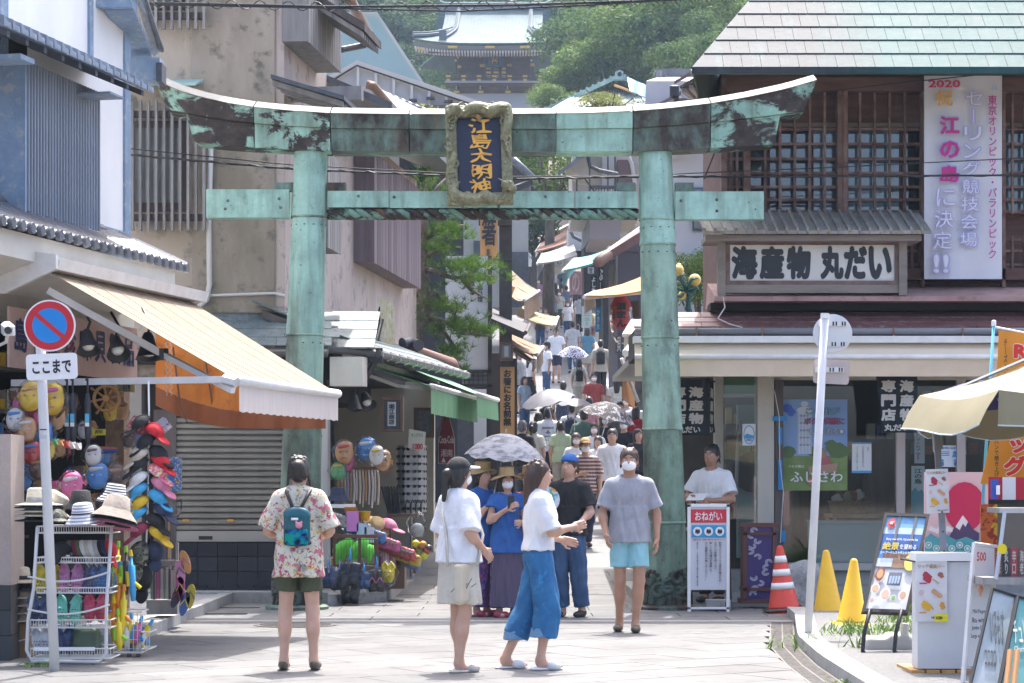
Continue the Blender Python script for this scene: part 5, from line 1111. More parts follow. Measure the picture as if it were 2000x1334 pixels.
# second souvenir shop, with the green awnings
F3=Fac(X(640,27.5),27.5,.128,1);M3=F3.M
s2=thing('souvenir_shop','low copper-roofed souvenir shop with green awnings behind the left torii pillar','shop building',(X(740,29),29,0))
INW=mat('shop_cream_wall',(.34,.31,.27),.85,c2=(.28,.26,.23),scale=2)
bx('back_wall',INW,s2,.2,9.6,-2.6,-2.4,.05,3.0,M3);bx('end_wall',mat('shop_cream_wall2',(.46,.43,.35),.8),s2,7.4,7.55,-2.4,.1,.05,3.0,M3);bx('inner_post',OLDW,s2,3.4,3.55,-1.2,-1.05,.05,3,M3);bx('floor',KERB,s2,-.6,9.6,-2.4,.35,-.05,.12,M3)
bx('ceiling',DARK,s2,.0,8.6,-2.5,-.35,2.90,3.0,M3);bx('partition',INW,s2,3.6,3.7,-2.4,-1.0,.05,3,M3)
fbox('corner_wall',mat('pale_partition',(.50,.50,.48),.7),s2,612,640,770,1120,27.35,.4)
FR=Fac(X(732,27.6),27.6,.1795,1);MR=FR.M;zr=3.06
for r in range(5):
 for c in range(10):
  a=-.1+c*.62-(r%2)*.3;e_=min(a+.61,5.5);a=max(a,-.1);n1,n0=-.30*r,-.30*(r+1)-.03
  if e_>a:MB(MR).hexa([(a,n1,zr+.12*r),(e_,n1,zr+.12*r),(e_,n0,zr+.12*(r+1)),(a,n0,zr+.12*(r+1)),(a,n1,zr+.02+.12*r),(e_,n1,zr+.02+.12*r),(e_,n0,zr+.025+.12*(r+1)),(a,n0,zr+.025+.12*(r+1))]).o('roof_sheet',COPR,s2)
for r in range(4):
 x0=636;y0=27.25+.3*r;MB().hexa([(X(x0,27.3),y0,zr+.13*r),(X(x0+94,27.3),y0+.1,zr+.13*r),(X(x0+94,27.3),y0+.43,zr+.13*(r+1)),(X(x0,27.3),y0+.33,zr+.13*(r+1)),(X(x0,27.3),y0,zr+.02+.13*r),(X(x0+94,27.3),y0+.1,zr+.02+.13*r),(X(x0+94,27.3),y0+.43,zr+.025+.13*(r+1)),(X(x0,27.3),y0+.33,zr+.025+.13*(r+1))]).o('roof_sheet',COPR,s2)
MB(MR).hexa([(-.1,-.03,zr-.09),(5.5,-.03,zr-.09),(5.5,-1.4,zr+.4),(-.1,-1.4,zr+.4),(-.1,-.02,zr-.01),(5.5,-.02,zr-.01),(5.5,-1.4,zr+.5),(-.1,-1.4,zr+.5)]).o('eave',OLDW,s2);MB().tube([P(600,678,27.2),P(732,690,27.5)],.05,8).o('front_gutter',mat('gutter_dark',(0,0,0)),s2)
MB(MR).tube([(-.1,.06,zr-.05),(5.5,.06,zr-.05)],.05,8).o('gutter',mat('gutter_dark',(0,0,0)),s2)
for k in range(12):MB(MR).tube([(k*.48,.0,zr),(k*.48,.09,zr),(k*.48,.11,zr-.08),(k*.48,.04,zr-.11)],.010,5).o('gutter_hook',ALU,s2)
MB().tube([P(733,690,27.6),P(733,705,27.6),P(716,735,27.6),P(640,748,27.4)],.045,8).o('downpipe',mat('downpipe_brown',(.05,.04,.04),.4),s2);MB(T4(P(733,690,27.6))).cbox(-.09,.09,-.08,.08,-.12,.08,.02).o('hopper_head',BLACKISH,s2)
MB().tube([P(800,680,33),P(885,708,36),P(890,722,36)],.07,8).o('eave_pipe',mat('pipe_terracotta',(.26,.13,.10),.5),s2,True)
GRN=mat('awning_green',(.10,.27,.13),.7,c2=(.14,.33,.17),scale=3,stretch=(1,1,.5));GRNL=mat('valance_green',(.13,.33,.16),.75,c2=(.17,.38,.20),scale=10,stretch=(5,5,.3))
def awning(label,F,pA0,pA1,pF0,pF1,nA,nF,m,mv,vh,name='shop_awning',case=True,sag=.04,group=None,vm=.07):
 """a roller awning on a facade: two points of its upper edge and two of its front bar, as they appear in the photograph"""
 a0,a1,f0,f1=F.uz(*pA0,nA),F.uz(*pA1,nA),F.uz(*pF0,nF),F.uz(*pF1,nF);zA_,zF_=(a0[1]+a1[1])/2,(f0[1]+f1[1])/2
 t=thing(name,label,'awning',F.M@Vector(((a0[0]+a1[0])/2,nA,zA_)),0,group);rows=[]
 for i in range(7):
  q=i/6;rows.append([F.M@Vector(((a0[0]+(a1[0]-a0[0])*k/10)*(1-q)+(f0[0]+(f1[0]-f0[0])*k/10)*q,nA+(nF-nA)*q,zA_+(zF_-zA_)*q-sag*math.sin(math.pi*q)*math.sin(math.pi*k/10)))for k in range(11)])
 MB().sheet(rows,.005).o('canopy',m,t,True);A_,B_=rows[-1][0],rows[-1][-1]
 MB().tube([A_,B_],.035,8).o('front_bar',ALUW,t,True)
 if vh:MB().sheet([[A_+(B_-A_)*(k/40)+Vector((.008*math.sin(k*1.3)*q,.008*math.cos(k)*q,-.02-vh/2*q))for k in range(41)]for q in range(3)],.003).o('valance',mv,t,True)
 if case:
  MB().tube([rows[0][0]+Vector((0,0,.03)),rows[0][-1]+Vector((0,0,.03))],.06,6).o('cassette',ALUW,t)
  for s_ in(1,9):
   p,q=rows[0][s_]+Vector((0,0,-.12)),rows[-1][s_]+Vector((0,0,-.03));mid=(p+q)/2+Vector((0,0,-.07));MB().tube([p,mid,q],.028,4).o('arm',ALUW,t)
 return t
awning('nearer green awning with a pale green valance over the souvenir shop',F3,(676,706),(852,745),(842,752),(931,779),.12,1.0,GRN,GRNL,.34)
awning('farther green awning beyond the first one on the souvenir shop',F3,(800,715),(880,748),(932,770),(972,782),.12,1.3,GRN,GRNL,.28,case=False)
bx('awning_box',CREAM,s2,-.35,-.05,.1,.5,2.60,2.95,M3)
rs=thing('roof_sign','small mossy board standing on the roof beside the pine','sign',P(757,640,31.5));MB().hexa([P(744,668,31.3),P(772,678,32.1),P(772,678,32.2),P(744,668,31.4),P(742,582,31.3),P(770,592,32.1),P(770,592,32.2),P(742,582,31.4)]).o('board',mat('mossy_board',(.25,.23,.10),.9,c2=(.38,.38,.32),scale=10,c3=(.18,.15,.07)),rs)
for k in range(3):MB().tube([P(724+7*k,665+2*k,31.2),P(742+3*k,600+12*k,31.4)],.016,5).o('stay',BLACKISH,rs)
for k,(px,py)in enumerate(((793,670),(814,673))):
 t=thing('floodlight',['left round floodlight on the souvenir shop roof','right round floodlight with a bright lens on the souvenir shop roof'][k],'lamp',P(px,py,33),0,'floodlights on the souvenir shop roof');M=T4(P(px,py,33))@RZ(R(-50+75*k))@RX(R(100));MB(M).lathe([(.03,-.11),(.075,-.08),(.085,.06),(.088,.07),(.075,.065)],16).o('housing',mat('lamp_housing',(.08,.08,.09),.5),t,True);MB(M).lathe([(.0,.06),(.078,.06)],16).o('lens',mat('lamp_bulb',(0,0,0)),t);MB().tube([P(px,py+4,33),P(px,py+24,33)],.02,6).o('bracket',OLDW,t)
spot_lamp(692,790,27.6,'black spot lamp hanging under the nearer green awning',-8,1.0);spot_lamp(716,783,27.8,'black spot lamp turned sideways under the nearer green awning',-40,1.05)
lt=thing('lantern_sign','wooden box lantern with a white nameplate hanging in the souvenir shop','lantern',P(765,812,28.4));LW=mat('lantern_wood',(.12,.06,.035),.6)
fbox('panel',mat('lantern_glass',(.03,.035,.045),.2),lt,750,782,782,838,28.4,.18)
for a in((745,750,775,842),(782,787,775,842),(750,782,775,781),(750,782,838,842)):fbox('frame',LW,lt,*a,28.36,.26)
fbox('plate',flat((.55,.57,.58)),lt,757,773,785,832,28.385,.01);ftext('堀江商店',759,771,789,829,28.37,INK,lt,vert=True,bold=.03)
pf=thing('picture_frame','brown framed dark picture hanging beyond the lantern','picture',P(828,824,31));fbox('picture',mat('dark_picture',(.03,.03,.035),.3,c2=(.10,.10,.11),scale=14),pf,814,842,803,846,31,.02)
for a in((808,814,796,855),(842,848,796,855),(814,842,796,803),(814,842,846,855)):fbox('frame',LW,pf,*a,30.97,.05)
bo=thing('bottle_sign','red bottle-shaped metal sign with white script on the cream wall','sign',P(871,852,33.5));COKE=mat('sign_red',(.26,.006,.012),.35,c2=(.20,.004,.01),scale=3)
prof=[(864,800),(880,800),(880,809),(878,812),(879,822),(884,842),(887,858),(887,905),(857,905),(857,858),(860,842),(865,822),(866,812),(864,809)]
MB().prism([P(x,y,33.46)for x,y in prof],(0,.03,0)).o('plate',COKE,bo);pr2=[((x-872)*1.1+872,(y-852)*1.02+852)for x,y in prof];MB().prism([P(x,y,33.48)for x,y in pr2],(0,.02,0)).o('border',flat((.6,.55,.5)),bo)
fbox('cap_band',flat((.30,.02,.02)),bo,864.5,879.5,805,808,33.44,.02);ftext('Coca-Cola',857.5,886.5,851,866,33.43,flat((.75,.72,.70)),bo,bold=.03);ftext('湘南',861,884,877,892,33.43,flat((.75,.72,.70)),bo,bold=.01);MB().poly([P(862,903,33.43),P(866,893,33.43),P(871,903,33.43)]).o('sail_emblem',flat((.7,.7,.7)),bo)
# left side of the street, farther up
DKW=mat('black_stained_wood',(.022,.020,.022),.6,c2=(.04,.036,.036),scale=8)
LB=Fac(X(905,42),42,.045,1);ML=LB.M
inn=thing('dark_inn','dark timber inn front with tall white name panel behind the pine','building',(X(930,42),42,gz(42)))
fbox('front_wall',mat('inn_wall',(.030,.034,.045),.8),inn,780,905,300,1000,43,.3);fbox('corner_post',DKW,inn,975,1000,420,740,43.5,.4);fbox('rail',DKW,inn,935,1000,430,440,43.4,.1);fbox('rail',DKW,inn,975,1000,500,508,43.4,.1)
for px in(944,953):fbox('upright',DKW,inn,px,px+3.5,430,520,43.4,.08)
fbox('lower_wall',DKW,inn,905,1010,700,1010,44.2,.3);fbox('gate_post',mat('gate_post',(.045,.032,.03),.7),inn,958,978,690,1010,42.4,.4);fbox('wall_board',DKBLUE,inn,893,925,750,1000,41.6,.3);fbox('pale_panel',PLAST,inn,925,950,760,868,42,.1)
for r in range(5):fbox('wall_tile',mat('grey_wall_tile',(.06,.065,.075),.5,vary=.2),inn,926,949,870+r*26,894+r*26,41.98,.1)
wp=thing('inn_sign','tall white vertical name panel with black characters on the inn','sign',P(913,640,41));fbox('panel',mat('panel_white',(.46,.49,.54),.6,c2=(.52,.55,.60),scale=1),wp,870,955,500,722,41,.12);ftext('御料理',932,943,557,590,40.95,INK,wp,vert=True,bold=.03);ftext('旅館',918,927,545,575,40.95,INK,wp,vert=True,bold=.03)
for a in((865,960,722,727),(865,960,750,755),(953,961,500,755)):fbox('frame',DKW,wp,*a,40.95,.14)
fbox('lattice_paper',flat((.42,.46,.50)),wp,903,953,727,750,41.03,.04)
for k in range(6):fbox('lattice_bar',DKW,wp,906+k*9,908+k*9,727,750,40.97,.04)
for k in range(2):fbox('lattice_bar',DKW,wp,903,953,733+k*8,735+k*8,40.98,.03)
ws=thing('wood_sign','orange wooden hanging board with black brush character high on the inn','sign',P(954,468,43));OWD=mat('orange_wood',(.50,.25,.075),.6,c2=(.58,.32,.11),scale=5,stretch=(1,1,.15));fbox('board',OWD,ws,938,972,420,506,43.1,.06);ftext('箸',941,969,424,480,43.05,INK,ws,bold=.02);ftext('彫',950,958,486,502,43.05,INK,ws,bold=.02);fbox('cap',DKW,ws,934,976,505,510,43.05,.12)
ob=thing('wood_sign','tall orange wooden board with brush lettering standing by the inn gate','sign',P(991,780,39.5));fbox('board',OWD,ob,977,1005,715,880,39.5,.06);ftext('お箸にお名前無',983,999,722,832,39.45,INK,ob,vert=True,bold=.045);fbox('cap',DKW,ob,975,1007,711,716,39.45,.12)
ll=thing('lantern_sign','small framed lantern above the tall orange board','lantern',P(988,685,40));fbox('glass',flat((.16,.19,.21)),ll,980,998,672,700,40,.1)
for a in((976,980,668,704),(998,1002,668,704),(980,998,668,672),(980,998,700,704)):fbox('frame',LW,ll,*a,39.97,.16)
fbox('plate',flat((.40,.42,.42)),ll,985,993,676,697,39.98,.01)
STR=mat('awning_striped_tan',(.15,.11,.065),.8,c2=(.21,.155,.09),scale=4);BRN=mat('awning_brown',(.16,.115,.085),.8,c2=(.21,.15,.11),scale=4);YEL=mat('awning_yellow',(.30,.21,.085),.8,c2=(.36,.26,.12),scale=5,stretch=(1,6,1));RUST=mat('awning_rust',(.19,.095,.045),.8,c2=(.25,.13,.065),scale=4)
def slope(label,pts,Ys,m,th=.03,frame=True,name='shop_awning',cat='awning',val=0,mv=None,group=None):
 """a sloping roof or awning through four points, each at its own distance: back-near, back-far, front-far, front-near"""
 q=[P(*p,Y)for p,Y in zip(pts,Ys)];t=thing(name,label,cat,q[0],0,group);rows=[]
 for i in range(5):
  f=i/4;a,b_=q[0]+(q[3]-q[0])*f,q[1]+(q[2]-q[1])*f;rows.append([a+(b_-a)*(k/8)+Vector((0,0,-.05*math.sin(math.pi*f)*(1 if th<.05 else 0)))for k in range(9)])
 MB().sheet(rows,th).o('canopy' if cat=='awning' else 'roof',m,t,cat=='awning')
 if frame:
  MB().tube([q[3],q[2]],.04,6).o('front_bar',ALUW if cat=='awning' else OLDW,t)
  for f in(.05,.5,.95):MB().tube([q[0]+(q[1]-q[0])*f+Vector((0,0,-.06)),q[3]+(q[2]-q[3])*f+Vector((0,0,-.04))],.028,4).o('arm' if cat=='awning' else 'rafter',ALUW if cat=='awning' else OLDW,t)
 if val:MB().sheet([[q[3]+(q[2]-q[3])*(k/24)+Vector((.01*math.sin(k*1.4)*r,.01*math.cos(k*1.7)*r,-.02-val/2*r))for k in range(25)]for r in range(3)],.004).o('valance',mv or m,t,True)
 return t
slope('tan striped awning sloping down from the dark posts on the left',[(1000,580),(1000,528),(1053,568),(1024,586)],[50,58,58,50],STR,val=.45,mv=BRN)
slope('yellow awning sticking out over the crowd on the left',[(1010,614),(1022,597),(1090,619),(1083,636)],[52,60,60,52],YEL,val=.25,mv=BRN)
slope('dark tiled little roof over the inn gate',[(960,622),(962,602),(1034,634),(1026,650)],[40,46,46,40],DKW,.12,name='gate_roof',cat='roof')
slope('brown awning with rust patches beside the lantern',[(998,670),(990,640),(1060,677),(1049,692)],[44,50,50,44],RUST,val=.35,mv=BRN)
slope('small brown awning lowest on the left behind the lantern',[(990,672),(1005,662),(1046,700),(1040,706)],[47,52,52,47],BRN,val=.2)
pl=thing('leaning_plank','raw wooden plank leaning against the dark posts on the left','plank',P(990,570,48));MB().tube([P(982,608,48),P(1002,560,48)],.07,4).o('board',OWD,pl)
cab=thing('vending_box','tall dark cabinet beside the people at the top of the street','cabinet',P(1022,535,100));fbox('body',DKBLUE,cab,1010,1032,508,560,100,.8);fbox('door',BLACKISH,cab,1003,1010,512,556,100.2,.6)
lh=thing('street_house','grey rendered house beyond the pine on the left of the street','house',P(1000,500,85));fbox('wall',mat('grey_render',(.36,.36,.355),.8,c2=(.30,.30,.29),scale=1),lh,880,1032,425,600,85,4);fbox('window',DKBLUE,lh,925,940,470,530,84.9,.1);fbox('base',DKBLUE,lh,985,1032,492,600,84.9,.1)
def house(label,px0,px1,py0,py1,Y,d,wall,roof,rise=1.2,over=.4,wins=(),name='street_house',ridge='x',base=None):
 t=thing(name,label,'house',(X((px0+px1)/2,Y),Y,gz(Y)));x0,x1,z0,z1=X(px0,Y),X(px1,Y),(gz(Y)-.3 if base is None else base),Zz(py0,Y)
 bx('wall',wall,t,x0,x1,Y,Y+d,z0,z1)
 if ridge=='x':
  for a,b_ in((Y-over,Y+d/2),(Y+d+over,Y+d/2)):MB().hexa([(x0-over,a,z1-.1),(x1+over,a,z1-.1),(x1+over,b_,z1+rise),(x0-over,b_,z1+rise),(x0-over,a,z1+.04),(x1+over,a,z1+.04),(x1+over,b_,z1+rise+.12),(x0-over,b_,z1+rise+.12)]).o('roof',roof,t)
 else:
  xm=(x0+x1)/2;MB().prism([(x0,Y,z1),(x1,Y,z1),(xm,Y,z1+rise)],(0,d,0)).o('gable',wall,t)
  for a in(x0-over,x1+over):
   zz=z1-rise*over/max((x1-x0)/2,.1);MB().hexa([(a,Y-over,zz),(xm,Y-over,z1+rise),(xm,Y+d,z1+rise),(a,Y+d,zz),(a,Y-over,zz+.12),(xm,Y-over,z1+rise+.12),(xm,Y+d,z1+rise+.12),(a,Y+d,zz+.12)]).o('roof',roof,t)
 for a,b_,c,e in wins:w=fbox('window',mat('window_frame_dark',(0,0,0)),t,a,b_,c,e,Y-.05,.1);fbox('pane',mat('dim_glass',(0,0,0)),w,a+1.5,b_-1.5,c+1.5,e-1.5,Y-.06,.05)
 return t
GRROOF=mat('verdigris_roof',(.24,.36,.34),.6,c2=(.34,.46,.43),scale=2,c3=(.42,.52,.50));WROOF=mat('white_metal_roof',(.46,.46,.47),.55,c2=(.40,.40,.42),scale=1);SLATE=mat('slate_grey_roof',(.10,.11,.125),.6,c2=(.15,.16,.17),scale=3)
MINT=mat('mint_render',(.27,.40,.42),.8,c2=(.31,.44,.45),scale=.8);WHR=mat('white_render',(.48,.48,.48),.8,c2=(.42,.42,.43),scale=.7)
WARM=mat('warm_white_wall',(.44,.42,.38),.8,c2=(.38,.36,.33),scale=1.2);PURP=mat('purple_black_wall',(.045,.042,.055),.7,c2=(.06,.057,.07),scale=1)
rb=thing('dark_shop','dark purple-walled shop with copper-edged roof beyond the right pillar','shop building',P(1240,560,52));fbox('wall',PURP,rb,1206,1300,490,760,54,5);MB().prism([P(1205,492,53.97),P(1205,488,53.97),P(1300,440,53.97),P(1300,492,53.97)],(0,.3,0)).o('gable',PURP,rb)
MB().tube([P(1168,512,51),P(1252,452,56)],.13,8).o('ridge_tube',mat('copper_gutter',(0,0,0)),rb,True);MB().hexa([P(1182,512,52),P(1256,470,52),P(1256,470,53),P(1182,512,53),P(1178,498,52),P(1252,452,52),P(1252,452,53),P(1178,498,53)]).o('roof_edge',mat('brown_copper',(.10,.045,.038),.6,c2=(.14,.07,.06),scale=4),rb)
fbox('side_wall',DKW,rb,1178,1215,500,705,78,4)
awning('teal roller awning on the right of the street',Fac(X(1205,56),56,-.03,1),(1203,508),(1196,500),(1108,548),(1120,536),0.0,1.25,mat('awning_teal',(.05,.26,.27),.7,c2=(.07,.31,.32),scale=3),mat('valance_teal',(.10,.42,.44),.7),.35)if 0 else slope('teal roller awning on the right of the street',[(1204,499),(1188,488),(1122,506),(1099,530)],[55,63,63,55],mat('awning_teal',(.05,.26,.27),.7,c2=(.07,.31,.32),scale=3),val=.32,mv=mat('valance_teal',(.12,.46,.50),.7))
tag(fbox('awning_end_box',ALUW,None,1188,1204,480,497,54.8,.5),'white square end box of the teal awning','box')
slope('grey striped awning higher up on the right',[(1128,500),(1120,474),(1060,496),(1049,516)],[75,86,86,75],mat('awning_grey',(.20,.20,.20),.8,c2=(.26,.26,.26),scale=3),val=.5,mv=mat('valance_greyblue',(.26,.30,.36),.8))
slope('orange-brown awning above the grey striped one on the right',[(1118,470),(1112,446),(1056,476),(1046,492)],[88,98,98,88],mat('awning_terracotta',(.24,.115,.07),.8,c2=(.30,.15,.095),scale=3),val=.2,mv=ALUW)
slope('small brown lean-to roof at the top of the street',[(1090,455),(1080,450),(1035,475),(1040,488)],[100,110,110,100],BRN,.1,name='lean_to_roof',cat='roof')
slope('orange awning with a cream flap in front of the red lantern',[(1275,566),(1268,536),(1162,570),(1141,580)],[42,48,48,42],mat('awning_orange',(.36,.16,.05),.75,c2=(.44,.21,.07),scale=3),val=.3,mv=mat('flap_cream',(.42,.36,.29),.8))
slope('cream awning with a scalloped flap right of the red lantern',[(1285,640),(1280,612),(1236,626),(1219,655)],[38,42,42,38],CA2,val=.40,mv=mat('flap_cream',(0,0,0)))
slope('tan awning just left of the right torii pillar',[(1290,652),(1280,645),(1250,670),(1238,680)],[30,33,33,30],mat('awning_tan',(.45,.33,.2),.8),val=.0)
ofl=thing('folded_awning','rolled orange awning hanging beside the right torii pillar','awning',P(1235,740,33));MB().tube([P(1222,690,33),P(1240,668,33.5)],.06,6).o('arm',ALU,ofl);MB().sheet([[P(1216+6*k,700+6*q+5*k,33+.1*k)for k in range(5)]for q in range(14)],.01).o('cloth',mat('awning_orange',(0,0,0)),ofl,True);MB().tube([P(1214,700,33),P(1246,785,33.2)],.03,5).o('bar',ALU,ofl)
rl=thing('paper_lantern','large red paper lantern under a plastic cover on the dark shop','lantern',P(1213,612,43));C_=P(1213,610,43.5);RED=mat('lantern_red',(.38,.03,.035),.6,c2=(.45,.05,.05),scale=5);prof=[]
for q in range(25):
 a=-1.15+2.3*q/24;prof.append((.205*math.cos(a)*(1+.025*(q%2)),.36*math.sin(a)))
MB(T4(C_)).lathe(prof,24).o('shade',RED,rl,True);MB(T4(C_)).lathe([(.06,.31),(.10,.33),(.10,.37),(.0,.37)],16).o('cap',BLACKISH,rl);MB(T4(C_)).lathe([(.215,.10),(.225,-.1),(.20,-.32),(.15,-.48),(.10,-.58),(.02,-.62)],24).o('cover',FILM,rl,True)
for i,ch in enumerate('酒まん'):ftext(ch,1204,1223,590+i*17,605+i*17,43.24,INK,rl,bold=.06)
ftext('女夫饅頭',1195.5,1201,600,625,43.30,INK,rl,vert=True);
def fcard(name,label,cat,px0,px1,py0,py1,Y,c,txt=None,tc=(.02,.02,.03),vert=True,th=.03):
 t=thing(name,label,cat,P((px0+px1)/2,py1,Y));fbox('board',c if hasattr(c,'name')else flat(c),t,px0,px1,py0,py1,Y,th)
 if txt:ftext(txt,px0+(px1-px0)*.2,px1-(px1-px0)*.2,py0+(py1-py0)*.08,py1-(py1-py0)*.08,Y-.02,flat(tc),t,vert=vert,bold=.03)
 return t
fcard('shop_banner','pink cloth banner with white swirl on the right of the street','banner',1112,1137,530,575,80,(.62,.36,.45),'の',(.8,.75,.78));fcard('shop_banner','black cloth banner with white brush writing beside the blue one','banner',1153,1166,538,575,62,(.02,.02,.025),'よしち',(.7,.7,.7));fcard('shop_banner','tall black banner with white swirl under the teal awning','banner',1168,1180,520,580,60,(.02,.02,.025),'ぶし',(.7,.7,.7));fcard('shop_banner','bright blue upright banner by the kerb on the right','banner',1163,1174,600,648,58,(.04,.34,.62),'かき氷',(.75,.8,.8))
fcard('notice_board','white menu board with green print by the kerb on the right','notice board',1136,1156,598,640,62,(.55,.62,.60),'メニュー',(.2,.45,.35));fcard('notice_board','small white and red board standing by the kerb on the right','notice board',1152,1163,636,656,57,(.62,.6,.6),'氷',(.45,.05,.08));fcard('shop_sign','small white sign board with dark writing at the top of the street','sign',1085,1100,508,518,96,(.5,.5,.5),'あしゃ',vert=False);fcard('shop_sign','small dark framed board under the grey awning','sign',1120,1136,490,512,80,DKW);fcard('shop_sign','grey box sign with a white panel below the teal awning','sign',1148,1160,522,534,66,(.34,.36,.38),'甘')
fcard('shop_sign','dark panel with white letters beside the potted plant','sign',1202,1216,655,690,44,(.10,.10,.11),'貝',(.6,.6,.6));fcard('shop_sign','framed brown panel behind the red lantern','sign',1232,1248,588,620,45,LW)
pt=thing('potted_plant','green bushy plant in a terracotta pot beside the right torii pillar','plant',P(1210,765,66));pb=P(1210,745,66);MB(T4(pb)).lathe([(.0,-.30),(.17,-.30),(.24,.25),(.26,.28),(.23,.28),(.0,.2)],16).o('pot',mat('terracotta',(.22,.08,.05),.8),pt,True)
fbox('planter_stand',OLDW,pt,1196,1230,764,784,65.6,.7)
LEAF=mat('leaf_green',(.05,.13,.03),.5,c2=(.09,.20,.04),scale=5,vary=.1);mb=MB()
for i in range(150):
 a,e,r=rnd.uniform(0,6.28),rnd.uniform(-.3,1.5),rnd.uniform(.08,.6);c=pb+Vector((r*math.cos(a)*math.cos(e),r*math.sin(a)*math.cos(e),.55+r*1.3*math.sin(e)));u=Vector((rnd.uniform(-1,1),rnd.uniform(-1,1),rnd.uniform(-.5,1))).normalized()*.10;v=Vector((rnd.uniform(-1,1),rnd.uniform(-1,1),rnd.uniform(-1,1))).normalized()*.03;mb.add([c-u,c+v,c+u,c-v],[(0,1,2,3)])
mb.o('foliage',LEAF,pt,kind='stuff')
fcab=thing('display_cabinet','grey display cabinet at the foot of the folded orange awning','cabinet',P(1225,800,56));fbox('body',mat('grey_green_paint',(.18,.19,.18),.6),fcab,1214,1262,745,812,56,.8);fbox('door',mat('grey_green_paint2',(.22,.23,.22),.6),fcab,1217,1229,755,805,55.95,.05);fbox('top',ALU,fcab,1212,1264,741,746,55.9,.9)
for k,(a,b_,c,d,Y,mm)in enumerate(((1300,1345,400,850,36,'w'),(1245,1300,470,850,58,'w'),(1130,1200,430,600,72,'d'),(1100,1150,430,560,92,'w'))):pass
kr=thing('kerb','pale stone kerb climbing the right side of the street','kerb');kr['kind']='structure'
for i in range(34):
 y0,y1=36+i*2.2,36+i*2.2+2.15
 e=lambda y:2.35+min(.5,(y-36)*.022)
 MB().hexa([(e(y0),y0,gz(y0)),(e(y0)+.45,y0,gz(y0)),(e(y1)+.45,y1,gz(y1)),(e(y1),y1,gz(y1)),(e(y0),y0,gz(y0)+.12),(e(y0)+.45,y0,gz(y0)+.12),(e(y1)+.45,y1,gz(y1)+.12),(e(y1),y1,gz(y1)+.12)]).o('kerb_stone',KERB,kr)
dx_=lambda y:2.35+min(.5,(y-36)*.022)
dn=struct(MB().grid([[(dx_(y)-.36,y,gz(y)+.004),(dx_(y)-.03,y,gz(y)+.004)]for y in(100,88,76,64.7,55,45,40,36)]).o('street_drain',mat('street_grating',(.10,.09,.08),.8)))
for k in range(120):y=36+k*.5;MB().box(dx_(y)-.36,dx_(y)-.03,y,y+.16,gz(y)-.02,gz(y+.16)+.02).o('grating_slot',mat('grating_steel2',(.24,.235,.225),.7),dn)
# trees
LF1=mat('foliage_far',(.045,.095,.028),.7,c2=(.09,.15,.04),scale=.35,c3=(.13,.17,.05),spec=.12);LF2=mat('foliage_dark',(.022,.052,.022),.6,c2=(.055,.10,.035),scale=.4,spec=.12);LF3=mat('foliage_bright',(.07,.14,.025),.55,c2=(.13,.20,.035),scale=.7,c3=(.17,.21,.05),spec=.12);LF4=mat('foliage_yellow',(.14,.17,.03),.55,c2=(.22,.24,.05),scale=.8,spec=.12)
def leafy(m,k=.45):
 nt=m.node_tree;b=nt.nodes['Principled BSDF'];t=nd(nt,'ShaderNodeBsdfTranslucent');mx=nd(nt,'ShaderNodeMixShader');mx.inputs[0].default_value=k;l=b.inputs['Base Color'].links[0].from_socket
 nt.links.new(l,t.inputs[0]);nt.links.new(b.outputs[0],mx.inputs[1]);nt.links.new(t.outputs[0],mx.inputs[2]);nt.links.new(mx.outputs[0],nt.nodes['Material Output'].inputs[0])
for m_ in(LF1,LF2,LF3,LF4):leafy(m_)
BARK=mat('bark',(.07,.055,.045),.9,c2=(.13,.11,.09),scale=7,stretch=(1,1,.3),bmp=.8,bscale=30)
def crown_mesh(seed,rx,rz,n,leaf,lobes=16,fill=.35):
 r=np.random.RandomState(seed);L=[]
 for k in range(lobes):
  d=r.normal(size=3);d/=np.linalg.norm(d);d[2]=d[2]*.8+.12;L.append((d*np.array([rx,rx,rz])*r.uniform(.35,.95),r.uniform(.30,.52)*rx))
 w=np.array([q[1]**2 for q in L]);ch=r.choice(len(L),n,p=w/w.sum());C=np.array([q[0]for q in L])[ch];Rr=np.array([q[1]for q in L])[ch]
 d=r.normal(size=(n,3));d/=np.linalg.norm(d,axis=1)[:,None];d[:,2]=np.where(d[:,2]<-.3,-d[:,2],d[:,2]);p=C+d*(Rr*r.uniform(fill,1.08,n)**.6)[:,None]*np.array([1,1,.8])
 nn=d+r.normal(size=(n,3))*.55+np.array([0,0,.4]);nn/=np.linalg.norm(nn,axis=1)[:,None];a=r.normal(size=(n,3));u=np.cross(nn,a);u/=np.linalg.norm(u,axis=1)[:,None];v=np.cross(nn,u)
 s_=leaf*r.uniform(.6,1.3,n)[:,None];V=np.stack([p-u*s_,p+v*s_*.5+nn*s_*.12,p+u*s_,p-v*s_*.5+nn*s_*.12],1).reshape(-1,3)
 return np_mesh('foliage',[(V,np.arange(4*n).reshape(n,4))],False)
CROWNS=[crown_mesh(11,4.2,3.6,7500,.17),crown_mesh(12,4.6,3.2,7500,.17,20),crown_mesh(13,3.8,4.4,7500,.16,18)]
CR_N=[crown_mesh(21,2.6,2.2,9000,.085,26),crown_mesh(22,2.4,2.6,9000,.085,30)]
for m_ in CROWNS+CR_N:m_.materials.append(LF1)
